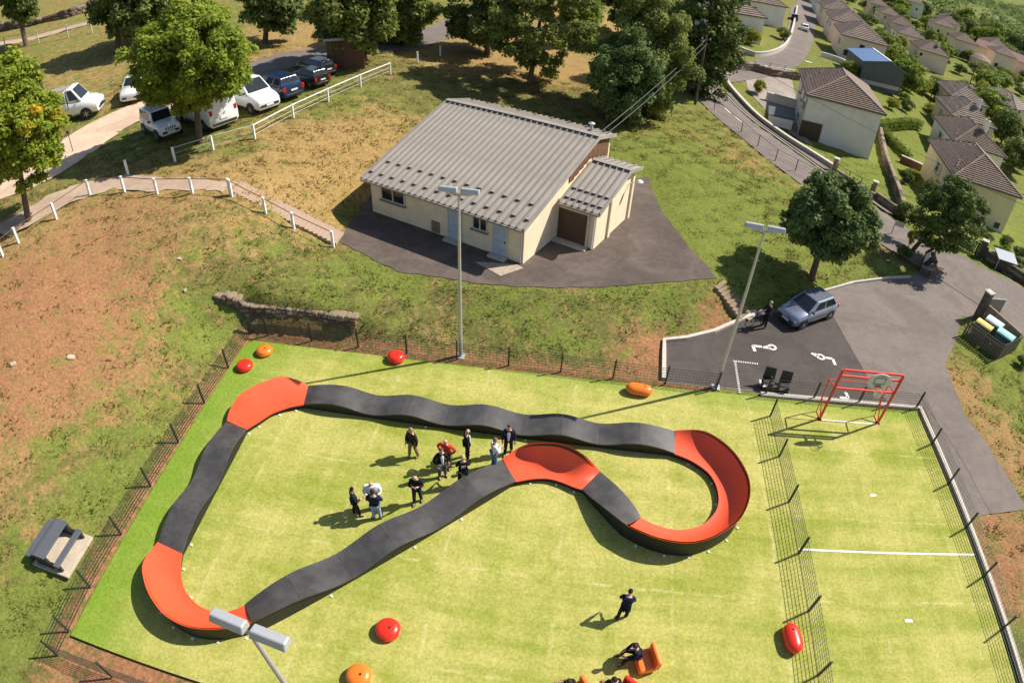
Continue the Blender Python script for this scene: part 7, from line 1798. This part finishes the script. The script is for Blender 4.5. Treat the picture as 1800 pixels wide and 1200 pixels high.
def bin_(label, p, rz, body, lid, w=1.15, d=.85, h=1.1):
    t = thing('waste_bin', label, 'waste bin', (p[0], p[1], .03), rz, 'waste bins in the enclosure')
    MB().hexa([(-w * .44, -d * .42, .12), (w * .44, -d * .42, .12), (w * .44, d * .42, .12), (-w * .44, d * .42, .12), (-w / 2, -d / 2, h), (w / 2, -d / 2, h), (w / 2, d / 2, h), (-w / 2, d / 2, h)]).build('tub', body, t, bevel=.03)
    lm = MB(); lm.loft([[(x, y * d / 2 * 1.04, z) for y, z in ((-1, h + .01), (-.9, h + .1), (-.4, h + .17), (.4, h + .17), (.9, h + .1), (1, h + .01))] for x in (-w / 2 - .02, w / 2 + .02)])
    lm.build('lid', lid, t)
    for x in (-.4, .4):
        for y in (-.3, .3): MB().lathe([(.09, -.03), (.09, .03)], 10, axis='X').build('wheel', M_tyre, t, (x * w, y * d, .09))
    MB().box((0, -d / 2 - .05, h - .05), (w * .8, .06, .05)).build('handle', M_black, t)
brz = math.atan2((bb - ba).y, (bb - ba).x)
bq = (ba + bb + bc + bd) / 4
M_grey = mat('grey_bin', (.2, .21, .22), .5); M_paleblue = mat('pale_blue_lid', (.55, .66, .68), .4); M_yel = mat('yellow_bin_lid', (.75, .6, .14), .45); M_teal = mat('teal_bin', (.05, .16, .15), .5); M_aqua = mat('aqua_lid', (.32, .62, .58), .4)
e1 = (bb - ba).normalized(); e2 = Vector((-e1.y, e1.x, 0))
bin_('grey waste bin with a pale blue lid nearest the pillar', bq - e1 * .25 + e2 * .4, brz, M_grey, M_paleblue)
bin_('waste bin with a yellow lid just behind the slats', bq - e1 * .6 - e2 * .5, brz, M_grey, M_yel, 1.1, .7, .95)
bin_('dark teal waste bin with an aqua lid at the right of the enclosure', bq + e1 * .85 - e2 * .2, brz, M_teal, M_aqua)
# notice boards and signs at the junction
nb = thing('notice_board', 'white two-panel notice board under the leaning tree at the junction', 'notice board', gz((37.77, 15.45, 0.00)), R(40))
for x in (-.5, .5): MB().box((x, 0, .7), (.07, .07, 1.5)).build('post', M_black, nb)
for x in (-.25, .25): MB().box((x, -.03, 1.05), (.44, .05, .75)).build('panel', mat('notice_panel', (.55, .53, .47), .6, .3, 8), nb)
MB().box((0, 0, 1.5), (1.2, .2, .06)).build('hood', M_black, nb)
sg = thing('road_sign', 'pale rectangular road sign at the bend, above the orange verge', 'road sign', gz((36.80, 19.80, 0.20)), R(-25))
MB().box((0, 0, .55), (.05, .05, 1.3)).build('post', M_black, sg); MB().box((.35, -.03, 1.0), (.75, .04, .4)).build('sign_plate', mat('cream_sign', (.7, .62, .5), .6, .08), sg, bevel=.015)
s2 = thing('road_sign', 'small white sign on the verge at the foot of the wooden power pole', 'road sign', gz((24.77, 47.28, 1.00)), R(-20))
MB().box((0, 0, .6), (.05, .05, 1.4)).build('post', M_galv, s2); MB().box((0, -.03, 1.15), (.5, .03, .6)).build('sign_plate', M_white, s2)
# power poles and cables
def pole(label, p, h, lean=(0, 0)):
    t = thing('power_pole', label, 'power pole', gz(p), 0, 'wooden power poles'); MB().tube([(0, 0, -.2), (lean[0] / 2, lean[1] / 2, h / 2), (lean[0], lean[1], h)], [.16, .13, .1], 8).build('pole', M_bark, t)
    MB().box((lean[0], lean[1], h - .35), (1.0, .1, .1)).build('cross_arm', M_bark, t)
    for x in (-.4, 0, .4): MB().lathe([(.04, 0), (.06, .06), (.03, .14)], 8, (lean[0] + x, lean[1], h - .3)).build('insulator', M_white, t)
    return Vector(t.location) + Vector((lean[0], lean[1], h - .2))
def cable(label, a, b, sag, r=.02):
    a = Vector(a); b = Vector(b); pts = [a.lerp(b, k / 14) - Vector((0, 0, sag * 4 * (k / 14) * (1 - k / 14))) for k in range(15)]
    o = MB().tube([p - a for p in pts], r, 4).build('power_cable', M_black, None, a); return tag(o, label, 'cable', 'overhead power cables')
pt1 = pole('leaning wooden power pole at the road edge under the tallest trees', (23.31, 41.63, 1.10), 7.2)
pt2 = pole('dark power pole in the lower gardens before the cream houses', (93.5, 107), 7.5)
pt3 = pole('power pole with crossbar in the yard right of the second house', (78, 54), 6.0)
hutp = hut.matrix_basis @ Vector((-.3, 9.8, 4.9))
cable('pale cable from the power pole down to the hut roof, upper one', pt1 + Vector((0, 0, -.1)), hutp, .3, .03); cable('pale cable from the power pole down to the hut roof, lower one', pt1 + Vector((.2, 0, -.5)), hutp + Vector((.3, -.2, -.1)), .3, .03)
cable('cable crossing the road toward the white house wall and the ochre house', pt1, Vector((47.5, 33.5, 2.2)), .8, .018)
cable('cable running from the ochre house to the right edge above the front gardens', Vector((48.2, 33, 2.0)), Vector((56, 22, 3.5)), .3, .018)
mbk = thing('cable_bracket', 'small pole-top bracket with insulators carrying the hut cables', 'bracket', gz((16.07, 30.27, 1.90)))
MB().tube([(0, 0, -.2), (0, 0, 2.6)], .07, 6).build('pole', M_wood, mbk); MB().box((0, 0, 2.5), (.9, .08, .08)).build('cross_arm', M_conc, mbk); MB().box((0, 0, 2.25), (.5, .08, .08)).build('cross_arm', M_conc, mbk)
# front garden of the ochre house
aw = thing('awning', 'square grey-blue awning over the corner of the ochre house garden', 'awning', gz((47.22, 18.76, -0.60)), R(-14))
for x in (-.75, .75):
    for y in (-.65, .65): MB().box((x, y, .55), (.06, .06, 1.3)).build('post', M_frame, aw)
MB().slab((-.9, -.8, 1.15), (.9, -.8, 1.15), (.9, .8, 1.35), (-.9, .8, 1.35), .05).build('roof_sheet', mat('grey_blue_sheet', (.26, .3, .36), .5, .06), aw)
gq = thing('driveway_gate', 'dark double gate of the ochre house driveway', 'gate', gz((44.81, 21.03, -0.10)), facing((43.46, 22.49, 0.00), (45.61, 20.10, -0.10)))
for k in range(14): MB().box((-1.7 + k * .26, 0, .62), (.2, .04, 1.15)).build('bar', mat('dark_gate', (.05, .05, .045), .6), gq)
for z in (.25, 1.05): MB().box((0, .04, z), (3.6, .05, .08)).build('rail', M_black, gq)
# yard clutter of the white house
lt = thing('lean_to_roof', 'low dark slate lean-to roof attached to the left of the white house', 'lean-to', (32.6, 44.2, -.9), ANG)
MB().box((.8, 1.2, .6), (2.6, 2.2, 1.7)).build('wall', M_white_wall, lt); MB().slab((-.7, 0, 1.5), (2.3, 0, 1.6), (2.3, 2.5, 1.9), (-.7, 2.5, 1.8), .08).build('roof_slope', M_slate, lt)
tk = thing('garden_tank', 'grey rounded tank against the side of the white house', 'tank', (34.4, 46.2, -.9)); MB().lathe([(.3, 0), (.5, .1), (.5, 1.2), (.3, 1.4)], 14).build('body', M_galv, tk); MB().lathe([(.12, 1.4), (.12, 1.48)], 10).build('lid', M_black, tk)
# stones lying on the bare bank
ROCKS = []
for me_ in STONES[:3]:
    c_ = me_.copy(); c_.name = 'rock'; c_.materials.clear(); c_.materials.append(M_rock); ROCKS.append(c_)
for i, (px, s, lb) in enumerate([((-12.74, -7.31, 2.00), .26, 'pale rock at the left edge of the bare bank'), ((-10.31, -5.75, 2.00), .3, 'pale rock in the middle of the bare bank'), ((-7.23, 0.45, 2.00), .22, 'whitish rock left of the retaining wall end'), ((-8.11, 1.77, 2.20), .2, 'whitish rock above the retaining wall end')]):
    o = inst('rock', ROCKS[i % 3], None, gz(px, s * .12), (rnd.uniform(-.3, .3), rnd.uniform(-.3, .3), rnd.uniform(0, 3)), (s * 1.2, s * .85, s * .6)); tag(o, lb, 'rock', 'rocks lying on the bare bank')
